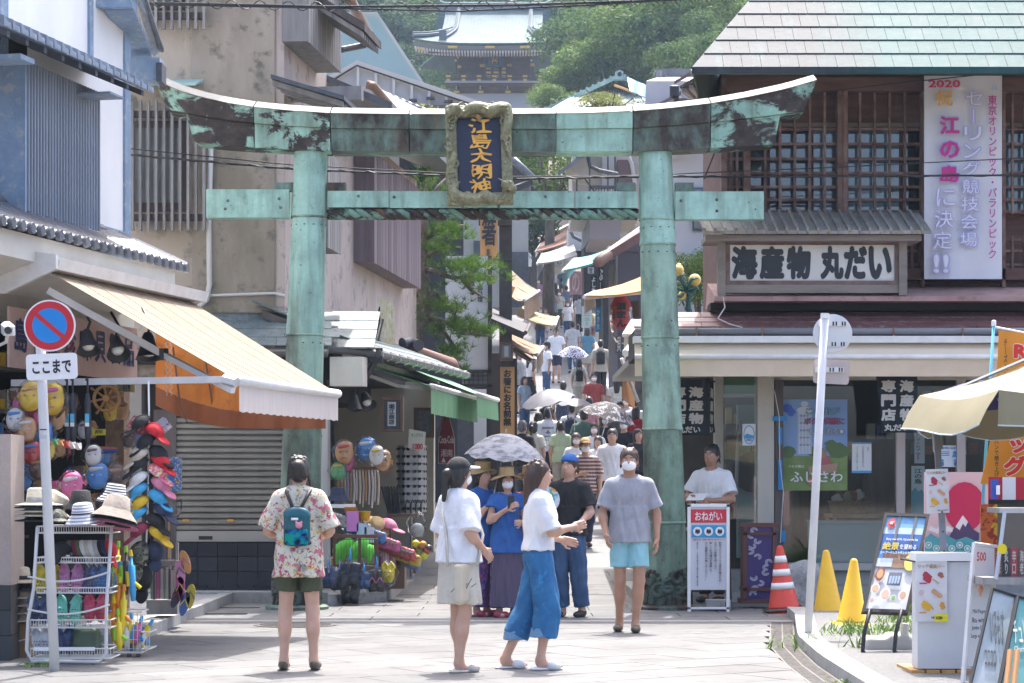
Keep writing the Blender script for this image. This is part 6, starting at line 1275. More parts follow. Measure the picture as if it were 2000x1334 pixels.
def tree(label,px,py,Y,sc,m,k,group=None,crowns=CROWNS,ground=None,flat_=1.0,name='broadleaf_tree'):
 c=P(px,py,Y);g=gz(Y)if ground is None else ground;t=thing(name,label,'tree',(c.x,c.y,g),rnd.uniform(0,6.28),group)
 me=crowns[k%len(crowns)];o=bpy.data.objects.new('crown',me);COL.objects.link(o);o.parent=t;o.location=(0,0,c.z-g);o.scale=(sc,sc,sc*flat_)
 o.material_slots[0].link='OBJECT';o.material_slots[0].material=m;o['kind']='stuff'
 H_=max(c.z-g,.5);mb=MB();mb.tube([(0,0,-1),(.1*sc,0,H_*.5),(0,.1*sc,H_)],[.30*sc,.22*sc,.12*sc],8)
 for q in range(5):a=q*1.3+k;mb.tube([(0,0,H_*.75),(1.2*sc*math.cos(a),1.2*sc*math.sin(a),H_+.3*sc),(2.3*sc*math.cos(a),2.3*sc*math.sin(a),H_+1.2*sc)],[.12*sc,.07*sc,.03*sc],6)
 tr=bpy.data.objects.new('trunk',mb.mesh('trunk',True));tr.data.materials.append(BARK);COL.objects.link(tr);tr.parent=t;return t
HG=mat('hillside_green',(.03,.055,.02),.9,c2=(.06,.09,.03),scale=.3)
rows=[]
for Y,z in((196,22),(204,28),(215,37),(228,49),(242,64),(262,84)):rows.append([(x,Y+2*math.sin(x*.3),z+2.5*math.sin(x*.21+Y)+abs(x)*.02)for x in range(-80,81,8)])
struct(MB().grid(rows).o('hillside',HG,None,True))
n_=0
POS=[]
for r_ in range(6):
 for c_ in range(9):
  px=665+c_*98+(r_%2)*48+rnd.uniform(-16,16);py=225-r_*47+rnd.uniform(-10,10);Y=203+r_*6+rnd.uniform(-2,2);POS.append((px,py,Y))
KN=['dark leafy tree','rounded dark green tree','lighter-leaved tree'];KR=['at the foot of','low on','midway up','high on','near the top of','at the very top of']
POSN=lambda px:'left of' if px<880 else('straight behind' if px<1060 else 'right of')
for i,(px,py,Y)in enumerate(POS):tree(f'{KN[i % 3]} {KR[i // 9]} the hillside {POSN(px)} the temple gate',px,py,Y,rnd.uniform(.85,1.15),[LF2,LF2,LF1][i%3],i,'trees on the hillside behind the gate',ground=Zz(py,Y)-5)
NT=[(1122,172,150,.72,LF3,'bright broadleaf tree partly hiding the right side of the temple gate'),(1158,92,156,.9,LF1,'tall leafy tree rising right behind the temple gate eave'),(1185,140,148,.85,LF3,'bright tree between the gate and the verdigris gable'),(1215,45,165,1.1,LF1,'large hazy tree crown above the verdigris gable'),(1290,95,150,1.1,LF1,'broad tree behind the blue tarpaulin gable'),(1300,20,170,1.1,LF3,'large sunlit tree crown at the top right of the hill'),(1370,60,150,1.15,LF3,'sunlit tree beside the copper shingle roof'),(1405,5,165,1.1,LF1,'high tree just behind the copper roof edge'),(1350,130,140,.7,LF1,'lower tree behind the white ridge roof'),(1082,208,142,.36,LF3,'small bright tree at the foot of the temple gate'),(1420,110,130,.6,LF1,'tree showing beside the hip of the copper roof')]
for i,(px,py,Y,s_,m,lab)in enumerate(NT):tree(lab,px,py,Y,s_,m,i,ground=Zz(py,Y)-7)
tree('bright green cloud-pruned pine seen between plaque and right pillar',1070,350,92,.95,LF3,0,crowns=CR_N,ground=9,name='pine_tree');tree('dark evergreen under the rope beam at the top of the street',1045,455,100,.7,LF2,1,crowns=CR_N,ground=8,name='evergreen_tree')
tree('yellow-green tree showing left of the plaque behind the tie beam',838,335,52,.55,LF4,1,crowns=CR_N,ground=2);tree('yellow-green shrub behind the pine trunk',815,610,46,.42,LF4,0,crowns=CR_N,ground=1,name='shrub');tree('low shrub in front of the verdigris roof',1190,212,85,.5,LF4,1,crowns=CR_N,ground=9,name='shrub',flat_=.5);tree('clipped hedge bush behind the green lamp post',1368,560,40,.28,LF3,0,crowns=CR_N,ground=1,name='shrub')
# the temple gate on the hill
TYg=188.0;tg=thing('temple_gate','two-storey wooden temple gate with curved verdigris roof and gold fittings on the hill','temple gate',(X(965,TYg),TYg,gz(TYg)))
TW=mat('temple_wood',(.10,.05,.035),.7,c2=(.14,.075,.05),scale=1.5);TR=mat('temple_roof',(.07,.11,.12),.7,c2=(.10,.145,.15),scale=.8,c3=(.13,.17,.17),spec=.2);TRB=mat('temple_rib',(.17,.23,.235),.7,c2=(.22,.28,.28),scale=.8,spec=.2);TGd=mat('temple_gold',(.65,.42,.08),.35,.5);TWh=mat('temple_white',(.60,.62,.66),.7);TRD=mat('temple_ridge',(.11,.13,.15),.55)
cx0=X(966,TYg);sc_g=TYg/FPX
def roofpt(s_,t):
 wu=4.35+.1*t;k=max(0,(t-.52)/.48);w=wu+1.75*k**1.3
 up=.42*abs(s_)**3.5*k
 return Vector((cx0-.9*t*0+s_*w-.35*t,TYg-6.2*t,Zz(18,TYg)-4.15*(t**.80)-.2*t*(1-t)+up))
rows=[[roofpt(-1+2*k/40,q/10)for k in range(41)]for q in range(11)];MB().sheet(rows[::-1],.12).o('roof',TR,tg,True)
for k in range(31):
 s_=-1+2*(k+.5)/31;MB().tube([roofpt(s_,q/10)+Vector((0,0,.06))for q in range(11)],.075,6).o('roof_rib',TRB,tg,True)
MB().sheet([[Vector((p.x,2*TYg-p.y,p.z))for p in r]for r in rows],.12).o('rear_roof',TR,tg,True)
MB().box(cx0-4.3,cx0+4.3,TYg-.35,TYg+.35,Zz(20,TYg),Zz(10,TYg)).o('ridge',TRD,tg);MB().tube([(cx0-4.6,TYg,Zz(5,TYg)),(cx0-4.2,TYg,Zz(9,TYg)),(cx0+4.2,TYg,Zz(9,TYg)),(cx0+4.7,TYg,Zz(4,TYg))],.22,8).o('ridge_cap',TR,tg,True)
for s_ in(-.68,.70):MB().tube([roofpt(s_*(1+.0*q),q/10*.86)+Vector((0,-.05,.22))for q in range(11)],.20,6).o('descending_ridge',TRD,tg);MB().tube([roofpt(s_,q/10*.86)+Vector((0,-.05,.42))for q in range(11)],.10,6).o('descending_ridge_cap',TR,tg);e=roofpt(s_,.88);MB().box(e.x-.3,e.x+.3,e.y-.3,e.y,e.z-.1,e.z+.75).o('ridge_end',TRD,tg)
for s_ in(-1,1):MB().tube([roofpt(s_*(.72+.28*q/8),.55+.45*q/8)+Vector((0,0,.25+.08*(q/8)**2))for q in range(9)],.17,6).o('corner_ridge',TRD,tg);MB().tube([roofpt(s_*(.72+.28*q/8),.55+.45*q/8)+Vector((0,0,.45+.10*(q/8)**2))for q in range(9)],.08,6).o('corner_ridge_cap',TR,tg)
for s_ in(-1,1):
 for q in range(9):p=roofpt(s_,q/9*.5);MB().box(p.x-.3,p.x+.3,p.y-.25,p.y+.05,p.z-.05,p.z+.14).o('verge_tile',TR,tg)
ez=roofpt(0,1).z;eY=TYg-6.2
fr=[roofpt(-1+2*k/24,1)+Vector((0,.05,-.12))for k in range(25)]
MB().sheet([fr,[p+Vector((0,.25,-.32))for p in fr]],.1).o('eave_fascia',mat('eave_grey',(.20,.21,.23),.7),tg,True)
for k in range(52):
 p=roofpt(-.97+1.94*k/51,1)+Vector((0,.35,-.52));MB().box(p.x-.07,p.x+.07,p.y,p.y+1.6,p.z-.09,p.z+.09).o('rafter_end',TWh,tg)
for px,w in((822,10),(884,18),(957,18),(1025,18)):p=P(px,92 if px>830 else 95,eY-.2);MB().box(p.x-w*sc_g/2,p.x+w*sc_g/2,eY-.2,eY+.0,p.z-.06,p.z+.10).o('gold_plate',TGd,tg)
MB().hexa([(cx0-5.4,eY+.6,ez-.6),(cx0+4.7,eY+.6,ez-.6),(cx0+3.2,TYg-2.5,Zz(112,TYg)),(cx0-3.4,TYg-2.5,Zz(112,TYg)),(cx0-5.4,eY+.6,ez-.5),(cx0+4.7,eY+.6,ez-.5),(cx0+3.2,TYg-2.5,ez+.2),(cx0-3.4,TYg-2.5,ez+.2)]).o('eave_soffit',TW,tg)
def tb_(name,m,px0,px1,py0,py1,yf,d=.3):Y=TYg+yf;return bx(name,m,tg,X(px0,Y),X(px1,Y),Y,Y+d,Zz(py1,Y),Zz(py0,Y))
tb_('upper_wall',TW,890,1042,98,165,-2.0,5)
for px in(894,947,982,1037):tb_('column',mat('temple_column',(.15,.10,.085),.6),px-2,px+2,100,150,-2.2,.4)
for py,h_ in((111,2),(137,1.5),(121,4)):tb_('beam',mat('temple_beam',(.125,.07,.05),.7),890,1042,py-h_/2,py+h_/2,-2.12,.2)
for px,py,w,h_ in((897,130,7,5),(942,128,10,5),(995,127,10,5),(1040,126,8,5),(894,112,4,4),(938,110,3,3),(991,108,3,3),(1034,107,3,3)):tb_('gold_plate',TGd,px-w/2,px+w/2,py-h_/2,py+h_/2,-2.3,.15)
for x0,x1 in((950,959),(964,974),(980,988)):
 for r in range(3):tb_('door_gold',TGd,x0,x1,132+r*7.5,136+r*7.5,-2.25,.1)
for k in range(9):tb_('bracket_white',TWh,888+k*18.5,892+k*18.5,116,119,-2.4,.3)if k in(0,8)else tb_('bracket_white',TWh,889+k*18.5,891+k*18.5,99,103,-2.9,.3)
tb_('plaque_frame',flat((.03,.13,.22)),953,979,97,129,-3.4,.3);tb_('plaque_panel',flat((.05,.035,.03)),957,975,99,126,-3.5,.12);text('瑞心門',fm(966,112.5,TYg-3.6),12*sc_g,23*sc_g,TGd,tg,vert=True,bold=.02)
for py,h_ in((144,1.2),(149,1.5),(155,1.5)):tb_('balcony_rail',TW,868,1058,py-h_/2,py+h_/2,-3.6,.2)
tb_('balcony_deck',mat('deck_edge',(.36,.36,.40),.7),869,1058,157.5,161,-3.9,2);tb_('balcony_beam',TW,869,1058,161,164,-3.7,2)
for k in range(7):tb_('balcony_post',TW,874+k*30,877+k*30,143,158,-3.75,.2);tb_('gold_plate',TGd,871+k*30,880+k*30,147,150,-3.85,.1);tb_('gold_plate',TGd,872+k*30,879+k*30,154,157,-3.85,.1)
tb_('lower_beam',TW,888,1046,163,181,-2.2,4)
for px in(891,938,991,1040):
 for r in range(3):tb_('bracket_arm',mat('temple_beam',(0,0,0)),px-5+r*1.5,px+5-r*1.5,164+r*4,166.5+r*4,-3.0+.2*r,.8);tb_('bracket_tip',TWh,px-1.5,px+1.5,164+r*4,166+r*4,-3.2+.2*r,.2)
 tb_('gold_plate',TGd,px-4,px+6,177,181,-2.35,.15)
tb_('lower_wall',mat('temple_plaster',(.46,.49,.55),.8),892,1048,181,330,-1.9,4)
# houses on the slope
def solid(name,label,cat,pts,Y,d,m):t=thing(name,label,cat,P(*pts[0],Y));MB().prism([P(*p,Y)for p in pts],(0,d,0)).o('wall',m,t);return t
mh=solid('mint_building','pale mint rendered building with a steeply sloping top behind the white gable','building',[(600,27),(736,27),(827,166),(827,420),(600,420)],78,9,MINT);MB().tube([P(600,26,77.9),P(736,26,77.9),P(828,166,77.9)],.06,4).o('coping',WHR,mh);fbox('vent',ALUW,mh,684,689,68,73,77.9,.1)
wg=solid('white_gable_house','white panelled gable roof house below the mint building','house',[(640,160),(697,124),(940,205),(940,330),(640,330)],64,8,WHR);MB().tube([P(640,155,63.9),P(697,123,63.9),P(940,204,63.9)],.09,4).o('verge',mat('verge_white',(.52,.50,.46),.7),wg);MB().tube([P(640,163,63.85),P(697,128,63.85),P(940,210,63.85)],.03,4).o('verge_shadow_board',DKW,wg)
for px in(699,734,769,804,838,872):fbox('batten',mat('batten_white',(.56,.55,.53),.7),wg,px-2.5,px+2.5,128+(px-697)*.333,250,63.85,.2)
for px,py in((770,190),(806,195),(841,191),(876,197)):fbox('snow_guard',OLDW,wg,px-8,px+8,py-2,py+2,63.7,.2)
fbox('lower_eave',OLDW,wg,812,900,205,216,63.5,.4)
bt_=thing('tiled_roof_house','house with a blue-grey tiled ridge seen behind the left lintel','house',P(800,215,44));MB().hexa([P(735,172,44),P(735,240,42),P(870,260,42),P(862,232,44),P(735,170,44),P(735,238,42),P(870,258,42),P(862,230,44)]).o('roof',TILE,bt_);fbox('wall',WARM,bt_,745,850,225,420,44.3,4)
for j in range(9):a=P(742+j*13.4,182+j*5.5,43.9);b_=P(742+j*13.4+13,182+j*5.5+5.3,43.9);MB().tube([a,b_],[.078,.062],10).o('ridge_tile',TILE,bt_,True)
for j in range(12):MB().tube([P(744+j*10,192+j*4.2,43.7),P(739+j*11,236+j*2.3,42)],.045,6).o('tile_row',TILE,bt_,True)
gh=solid('verdigris_gable_house','house with verdigris gable, ridge crest and blue tarpaulin on its roof','house',[(1115,215),(1209,160),(1275,200),(1275,300),(1115,300)],98,8,mat('gable_dark',(.09,.095,.10),.8))
for a,b_ in(((1060,222),(1210,152)),((1212,152),(1285,196))):
 MB().hexa([P(*a,97),P(*b_,97),P(*b_,106),P(*a,106),P(a[0],a[1]-9,97),P(b_[0],b_[1]-9,97),P(b_[0],b_[1]-9,106),P(a[0],a[1]-9,106)]).o('roof',GRROOF,gh)
 for j in range(13):f=(j+.5)/13;MB().tube([P(a[0]+(b_[0]-a[0])*f,a[1]+(b_[1]-a[1])*f-9,96.9),P(a[0]+(b_[0]-a[0])*f,a[1]+(b_[1]-a[1])*f-9,106)],.07,5).o('roof_rib',GRROOF,gh)
MB().hexa([P(1065,221,94),P(1280,221,94),P(1262,184,98),P(1130,184,98),P(1065,218,94),P(1280,218,94),P(1262,181,98),P(1130,181,98)]).o('lower_roof',mat('pale_roof',(.42,.47,.46),.5,c2=(.50,.53,.52),scale=2),gh)
for j in range(9):MB().tube([P(1075+j*24,218,93.9),P(1138+j*14,181,98)],.05,5).o('roof_rib',GRROOF,gh)
for j in range(14):fbox('gable_slat',OLDWG,gh,1172+j*5,1174.5+j*5,176-0,186,97.8,.1)
fbox('tie_beam',OLDWG,gh,1150,1258,187,193,97.7,.3)
MB().prism([P(1198,155,96.8),P(1203,146,96.8),P(1202,140,96.8),P(1210,136,96.8),P(1218,140,96.8),P(1217,146,96.8),P(1222,155,96.8)],(0,.4,0)).o('crest',GRROOF,gh);MB(T4(P(1210,145,96.7))@RX(R(90))).lathe([(.0,.06),(.09,.06),(.10,0)],12).o('crest_hole',BLACKISH,gh)
tq=thing('blue_tarpaulin','bright blue tarpaulin tied over the right slope of the verdigris gable','tarpaulin',P(1243,170,96));MB().sheet([[P(1224+38*k/6+2*q,150+16*k/6+9*q,96.5-.25*q+.08*math.sin(k*2+q))for k in range(7)]for q in range(4)],.02).o('cloth',mat('tarp_blue',(.01,.16,.50),.45,c2=(.02,.24,.62),scale=3),tq,True);MB().tube([P(1200,166,96),P(1262,190,96)],.05,5).o('pole',OWD,tq)
wr=thing('white_ridge_house','house with pale metal roof and dark round ridge end beside the copper roof','house',P(1310,180,72));MB().hexa([P(1258,235,72),P(1420,235,72),P(1420,150,76),P(1294,150,76),P(1262,158,72),P(1420,158,72),P(1420,148,76),P(1294,148,76)]).o('roof',WROOF,wr);fbox('ridge',SLATE,wr,1290,1420,134,158,75,.5);MB(T4(P(1289,147,74.8))@RX(R(90))).lathe([(.0,.15),(.2,.15),(.22,0),(0,0)],14).o('ridge_end',SLATE,wr);MB().tube([P(1287,140,74.6),P(1287,165,74.4)],.11,8).o('ridge_end',SLATE,wr)
MB().hexa([P(1240,232,66),P(1330,185,66),P(1330,185,72),P(1240,232,72),P(1240,226,66),P(1330,178,66),P(1330,178,72),P(1240,226,72)]).o('lower_verge',mat('plum_roof',(.10,.07,.075),.5),wr)
for j in range(4):MB().tube([P(1262+22*j,222-11*j,66),P(1250+25*j,240,66)],.05,5).o('batten',ALUW,wr)
br=thing('brown_eave_house','brown wooden eave with black rain hopper close behind the copper roof','house',P(1350,190,40));MB().hexa([P(1317,165,40),P(1420,108,40),P(1420,108,46),P(1317,165,46),P(1317,158,40),P(1420,100,40),P(1420,100,46),P(1317,158,46)]).o('roof_edge',mat('brown_edge',(.14,.075,.065),.6),br);MB().hexa([P(1328,172,40.3),P(1420,130,40.3),P(1420,215,44),P(1385,212,44),P(1328,168,40.3),P(1420,112,40.3),P(1420,200,44),P(1385,205,44)]).o('soffit',OLDW,br);MB(T4(P(1317,176,39.8))).cbox(-.08,.08,-.08,.08,-.12,.08,.02).o('hopper_head',BLACKISH,br);MB().tube([P(1318,188,39.8),P(1322,196,39.8),P(1400,208,40.5)],.06,8).o('downpipe',BLACKISH,br)
for k in range(5):MB().tube([P(1335+14*k,176-6*k,40.4),P(1372+12*k,208,43)],.05,4).o('rafter',OLDWG,br)
wh=thing('white_side_house','white rendered house between the torii and the seafood shop','house',P(1370,500,44));fbox('wall',mat('cool_white_render',(.47,.49,.51),.8,c2=(.42,.44,.46),scale=.8),wh,1300,1440,300,700,44,5);MB().hexa([P(1310,312,43.5),P(1352,292,43.5),P(1352,292,48),P(1310,312,48),P(1310,304,43.5),P(1352,285,43.5),P(1352,285,48),P(1310,304,48)]).o('verge',WHR,wh);w=fbox('window',mat('window_blue',(.05,.10,.17),.5),wh,1353,1373,366,450,43.9,.15);fbox('pane',mat('dim_glass',(0,0,0)),w,1356,1370,370,446,43.85,.1);MB().hexa([P(1325,526,42),P(1400,526,42),P(1400,500,44),P(1325,500,44),P(1325,523,42),P(1400,523,42),P(1400,497,44),P(1325,497,44)]).o('pent_roof',TILE,wh);MB().hexa([P(1340,420,40),P(1405,372,40),P(1405,400,40),P(1360,428,40),P(1340,417,42),P(1405,369,42),P(1405,397,42),P(1360,425,42)]).o('side_eave',CREAM,wh)
gl_=thing('lamp_post','green cast lamp with golden globes between the torii and the signboard','lamp',P(1345,560,36));VG=mat('lamp_green',(.02,.09,.08),.4,.3);MB().tube([P(1345,640,36),P(1345,560,36)],.04,8).o('stem',VG,gl_)
GLO=mat('globe_gold',(.62,.42,.10),.25)
for px,py,r in((1325,528,.09),(1357,547,.10),(1333,577,.07),(1326,520,.05)):MB(T4(P(px,py,36))).lathe([(r*math.sin(a),-r*math.cos(a))for a in[math.pi*q/10 for q in range(11)]],16).o('globe',GLO,gl_,True);MB().tube([P(1345,575,36),P((1345+px)/2,py+30,36),P(px,py+12,36)],.018,6).o('arm',VG,gl_)
for k in range(6):a=k*1.05;MB().tube([P(1340,570,36),P(1340+22*math.cos(a),562+20*math.sin(a),35.9),P(1340+30*math.cos(a+.4),560+28*math.sin(a+.4),35.9)],[.02,.03,.008],6).o('dragon_leaf',VG,gl_,True)
mw=thing('white_eave_house','white-walled house with dark rafters and balcony seen between the beams','house',P(1180,340,72));fbox('wall',WARM,mw,1118,1250,300,420,74,5);fbox('pale_wall',WHR,mw,1176,1200,300,420,73.7,.3);MB().hexa([P(1088,345,70),P(1165,290,70),P(1165,290,75),P(1088,345,75),P(1090,335,70),P(1165,280,70),P(1165,280,75),P(1090,335,75)]).o('roof',SLATE,mw);MB().prism([P(1108,325,71),P(1150,302,71),P(1150,345,71),P(1135,345,71)],(0,2,0)).o('eave_soffit',WARM,mw)
fbox('maroon_box',mat('maroon_panel',(.13,.08,.08),.6),mw,1206,1236,312,368,73.5,.5)
for a,b_ in((1150,1200),(1150,1200)):pass
fbox('balcony_rail',DKBLUE,mw,1150,1200,362,368,72,.1)
for k in range(9):fbox('baluster',DKBLUE,mw,1152+k*5.5,1154+k*5.5,366,382,72,.08)
for px in(1125,1150,1186,1200):fbox('post',DKBLUE,mw,px,px+3,300,385,72.2,.2)
MB().tube([P(1148,300,71),P(1153,325,71),P(1170,333,71),P(1205,340,71.5)],.07,6).o('downpipe',DKBLUE,mw);MB().tube([P(1226,302,71),P(1234,320,71),P(1240,360,71)],.06,6).o('duct',WHR,mw)
gb=thing('grey_box_house','house with a projecting grey upper box over the lane','house',P(1175,455,76));fbox('box',mat('pink_grey_panel',(.26,.23,.235),.8),gb,1152,1212,425,468,74,4);MB().prism([P(1151,468,74.05),P(1151,426,74.05),P(1136,432,80),P(1136,490,80)],(.05,0,0)).o('side',SLATE,gb);fbox('lower_wall',DKBLUE,gb,1140,1215,468,600,80,3);fbox('white_wall',WHR,gb,1110,1140,440,500,84,3)
MB().tube([P(1112,446,82),P(1120,462,82),P(1136,470,82)],.07,6).o('downpipe',DKBLUE,gb)
hr=thing('stepped_roof_house','cluster of tan lean-to roofs at the head of the lane','house',P(1090,450,105));MB().hexa([P(1050,478,104),P(1110,448,104),P(1130,436,112),P(1070,462,112),P(1050,470,104),P(1110,440,104),P(1130,428,112),P(1070,454,112)]).o('roof',mat('tan_roof',(.36,.30,.23),.8),hr);fbox('wall',WARM,hr,1040,1120,470,520,106,4)
for k in range(5):fbox('wall_panel',PLAST,hr,1018+k*12,1028+k*12,492+0*k,520,104.5,.2)
fbox('side_wall',OLDW,hr,1012,1080,490,560,105,1)
house('pale house closing the view behind the plaque',985,1060,305,420,120,6,mat('blue_grey_wall',(.20,.23,.27),.8),SLATE,1.5,wins=((1000,1030,310,325),));tr_=thing('tiled_roof_house','dark house corner with a silver tiled ridge right of the plaque','house',P(1020,340,60));MB().tube([P(995,305,60),P(1040,348,60)],.11,8).o('ridge_tiles',TILE,tr_,True);MB().prism([P(990,310,60.3),P(1038,345,60.3),P(1034,365,60.3),P(990,380,60.3)],(0,3,0)).o('gable',mat('plum_gable',(.06,.045,.06),.7),tr_);MB().tube([P(990,372,60),P(1040,355,60)],.08,6).o('beam',DKW,tr_)
# the pine that leans over the shop roof
pi_=thing('pine_tree','gnarled pine with long needles leaning over the souvenir shop roof','tree',(X(790,39),39,gz(39)));PB_=mat('pine_bark',(.07,.055,.045),.9,c2=(.16,.14,.115),scale=5,c3=(.24,.24,.18),bmp=1.0,bscale=16)
Yp=39.0;MB().tube([P(780,900,Yp),P(786,720,Yp),P(802,662,Yp),P(822,622,Yp),P(829,585,Yp),P(824,520,Yp),P(826,450,Yp),P(833,380,Yp),P(845,310,Yp)],[.22,.20,.19,.17,.12,.10,.085,.06,.03],10).o('trunk',PB_,pi_,True)
BR=[[(824,525),(850,535),(885,540),(930,535),(970,545)],[(828,600),(850,575),(880,600),(905,640),(935,640)],[(820,625),(860,628),(905,648),(960,655)],[(826,470),(850,455),(880,440),(910,438)],[(824,560),(800,600),(785,615)],[(850,628),(880,670),(895,715)],[(832,400),(855,370),(870,345)],[(826,450),(815,400),(812,350)],[(905,545),(920,570),(950,580)],[(826,500),(870,490),(900,480)]]
rp=random.Random(3);tips=[]
for b_ in BR:
 off=rp.uniform(-.5,.5);pts=[P(px,py,Yp+off*k/len(b_)*1.5)+Vector((0,0,.04*math.sin(k*2)))for k,(px,py)in enumerate(b_)];MB().tube(pts,[.06-.045*k/(len(pts)-1)for k in range(len(pts))],7).o('branch',PB_,pi_,True)
 for k in range(1,len(pts)):
  for _ in range(4):
   c=pts[k-1].lerp(pts[k],rp.random());q=c+Vector((rp.gauss(0,.20),rp.gauss(0,.32),rp.gauss(.07,.13)));tips.append(q)
   if rp.random()<.35:MB().tube([c,(c+q)/2+Vector((0,0,.02)),q],[.014,.010,.006],4).o('twig',PB_,pi_)
for cx_,cy_,sx_,sy_,n in((905,520,55,18,110),(930,545,45,12,60),(900,640,45,20,100),(945,650,28,12,50),(870,455,38,18,60),(885,690,28,22,60),(870,600,26,16,50),(835,350,22,30,50),(805,615,14,18,26),(895,725,18,14,30),(850,485,30,12,40)):
 for _ in range(n):tips.append(P(cx_+rp.gauss(0,sx_*.55),cy_+rp.gauss(0,sy_*.42),Yp+rp.gauss(0,.5)))
V=[];F=[]
for c in tips:
 ax=Vector((rp.gauss(.15,.5),rp.gauss(-.2,.5),1)).normalized()
 for q in range(22):
  d=(ax+Vector((rp.gauss(0,.75),rp.gauss(0,.75),rp.gauss(0,.55)))).normalized();l=rp.uniform(.09,.17);w=d.cross(Vector((rp.random(),rp.random(),rp.random()))).normalized()*.0045;b0=len(V)
  V+=[tuple(c-w),tuple(c+w),tuple(c+d*l+w*.3),tuple(c+d*l-w*.3)];F.append((b0,b0+1,b0+2,b0+3))
v=np_mesh('needles',[(np.array(V),np.array(F))],False);NDL=mat('pine_needles',(.04,.105,.022),.5,c2=(.11,.20,.035),scale=2.2,c3=(.21,.26,.055),spec=.2);leafy(NDL,.3);link('needles',v,NDL,pi_,'stuff')
# cloth patterns
def pattern(name,base,cols,scale,th=.62,kind='noise',rough=.8):
 m,nt,b,co=base_mat(name);c=None;prev=(*base,1)
 for i,(cc,sc)in enumerate(cols):
  mp=nd(nt,'ShaderNodeMapping');mp.inputs['Location'].default_value=(i*5.3,i*2.1,i*7.7);nt.links.new(co,mp.inputs[0])
  if kind=='voronoi':
   v=nd(nt,'ShaderNodeTexVoronoi');v.inputs['Scale'].default_value=scale*sc;v.inputs['Randomness'].default_value=.9;nt.links.new(mp.outputs[0],v.inputs['Vector']);f=ramp(nt,v.outputs['Distance'],[(th-.06,1.0),(th,0.0)])
  else:f=ramp(nt,noise(nt,mp.outputs[0],scale*sc,3,.55,None,.8),[(th-.02,0.0),(th+.02,1.0)])
  prev=mixc(nt,f,prev,cc)
 nt.links.new(prev,b.inputs['Base Color']);b.inputs['Roughness'].default_value=rough;bump(nt,b,noise(nt,co,13,3,.6),.8,.01);return m
def stripes(name,c1,c2,freq,axis='Z',dist=0.0,c3=None):
 m,nt,b,co=base_mat(name);w=nd(nt,'ShaderNodeTexWave');w.bands_direction=axis;w.inputs['Scale'].default_value=freq;w.inputs['Distortion'].default_value=dist;nt.links.new(co,w.inputs['Vector'])
 nt.links.new(ramp(nt,w.outputs[1],[(.45,c1),(.55,c2)]if c3 is None else[(.3,c1),(.4,c2),(.7,c2),(.8,c3)]),b.inputs['Base Color']);b.inputs['Roughness'].default_value=.85;bump(nt,b,noise(nt,co,13,3,.6),.8,.01);return m
FLORAL=pattern('floral_cloth',(.58,.55,.45),[((.22,.25,.20),1.0),((.52,.42,.12),1.15),((.50,.13,.17),.9),((.36,.05,.09),1.7)],15,.60)
OLIVE_C=cloth('olive',(.055,.062,.032),(.075,.085,.045));DENIM=mat('cloth_denim',(.012,.10,.26),.8,c2=(.025,.15,.34),scale=5,c3=(.03,.20,.42),bmp=1.0,bscale=9);DENIM_L=cloth('denim_cuff',(.12,.25,.42),(.16,.30,.48));JEAN=cloth('jeans',(.03,.07,.15),(.05,.10,.20));BLACKC=cloth('black',(.012,.012,.014),(.022,.022,.026));NAVYC=cloth('navy',(.015,.022,.05),(.025,.033,.07));GREYT=cloth('grey',(.28,.29,.33),(.33,.34,.39));AQUA=cloth('aqua',(.22,.46,.52),(.27,.52,.58));BEIGE=cloth('beige',(.36,.32,.26),(.42,.38,.31));CREAMC=cloth('cream',(.55,.52,.45));PALEGR=cloth('pale_green',(.42,.52,.32),(.48,.58,.38));BLUEC=cloth('blue',(.02,.09,.32),(.03,.13,.40));REDC=cloth('red',(.36,.02,.03));GREYD=cloth('dark_grey',(.08,.08,.085));LBLUE=cloth('light_blue',(.30,.40,.50))
STRAW=mat('straw',(.42,.28,.12),.8,c2=(.52,.37,.18),scale=24,stretch=(1,1,4),bmp=.4,bscale=80)
RUBW=mat('rubber_white',(.66,.67,.69),.6);RUBB=mat('rubber_black',(.02,.02,.02),.6);CLOG=mat('clog_olive',(.09,.075,.05),.6);TAN=mat('bill_tan',(.36,.22,.09),.8)
# the people in front of the torii
stand=lambda a,b_:{-1:((-a,-.012,.48),(-b_,.02,.085)),1:((a,-.012,.48),(b_,.02,.085))}
p=G(584,1309)
A=person('person seen from behind in a loose floral shirt, olive shorts and small teal backpack',p.x,p.y,0,180,1.63,True,{-1:((-.245,.0,1.11),(-.17,-.20,1.06)),1:((.245,.0,1.11),(.17,-.20,1.06))},stand(.108,.118),dict(m=FLORAL,sleeve=.95,hem=.745,loose=.032,wide=.018),dict(kind='shorts',m=OLIVE_C,hem=.63,loose=.012,wide=.008),CLOG,'clog','bun',HAIR,h=.0085)
bp=thing('backpack','small glossy teal backpack with a blue and green sequin pocket on the floral shirt','backpack');bp.matrix_basis=wm(A);TEAL=mat('teal_gloss',(.005,.09,.12),.25)
S=SD();S.box((0,.17,1.13),(.105,.05,.14),.05,.02);S.ell((0,.17,1.25),(.10,.05,.055),.03);on(bp,'pack',S,TEAL,.009)
m,nt,b,co=base_mat('sequins');vv=nd(nt,'ShaderNodeTexVoronoi');vv.inputs['Scale'].default_value=70;nt.links.new(co,vv.inputs['Vector']);nf=ramp(nt,noise(nt,co,9,4,.6),[(.46,(.008,.01,.012)),(.50,(.0,.10,.32)),(.58,(.0,.30,.28)),(.68,(.0,.36,.08))]);nt.links.new(nf,b.inputs['Base Color']);b.inputs['Metallic'].default_value=.7;b.inputs['Roughness'].default_value=.28;bump(nt,b,vv.outputs['Color'],.8,.01)
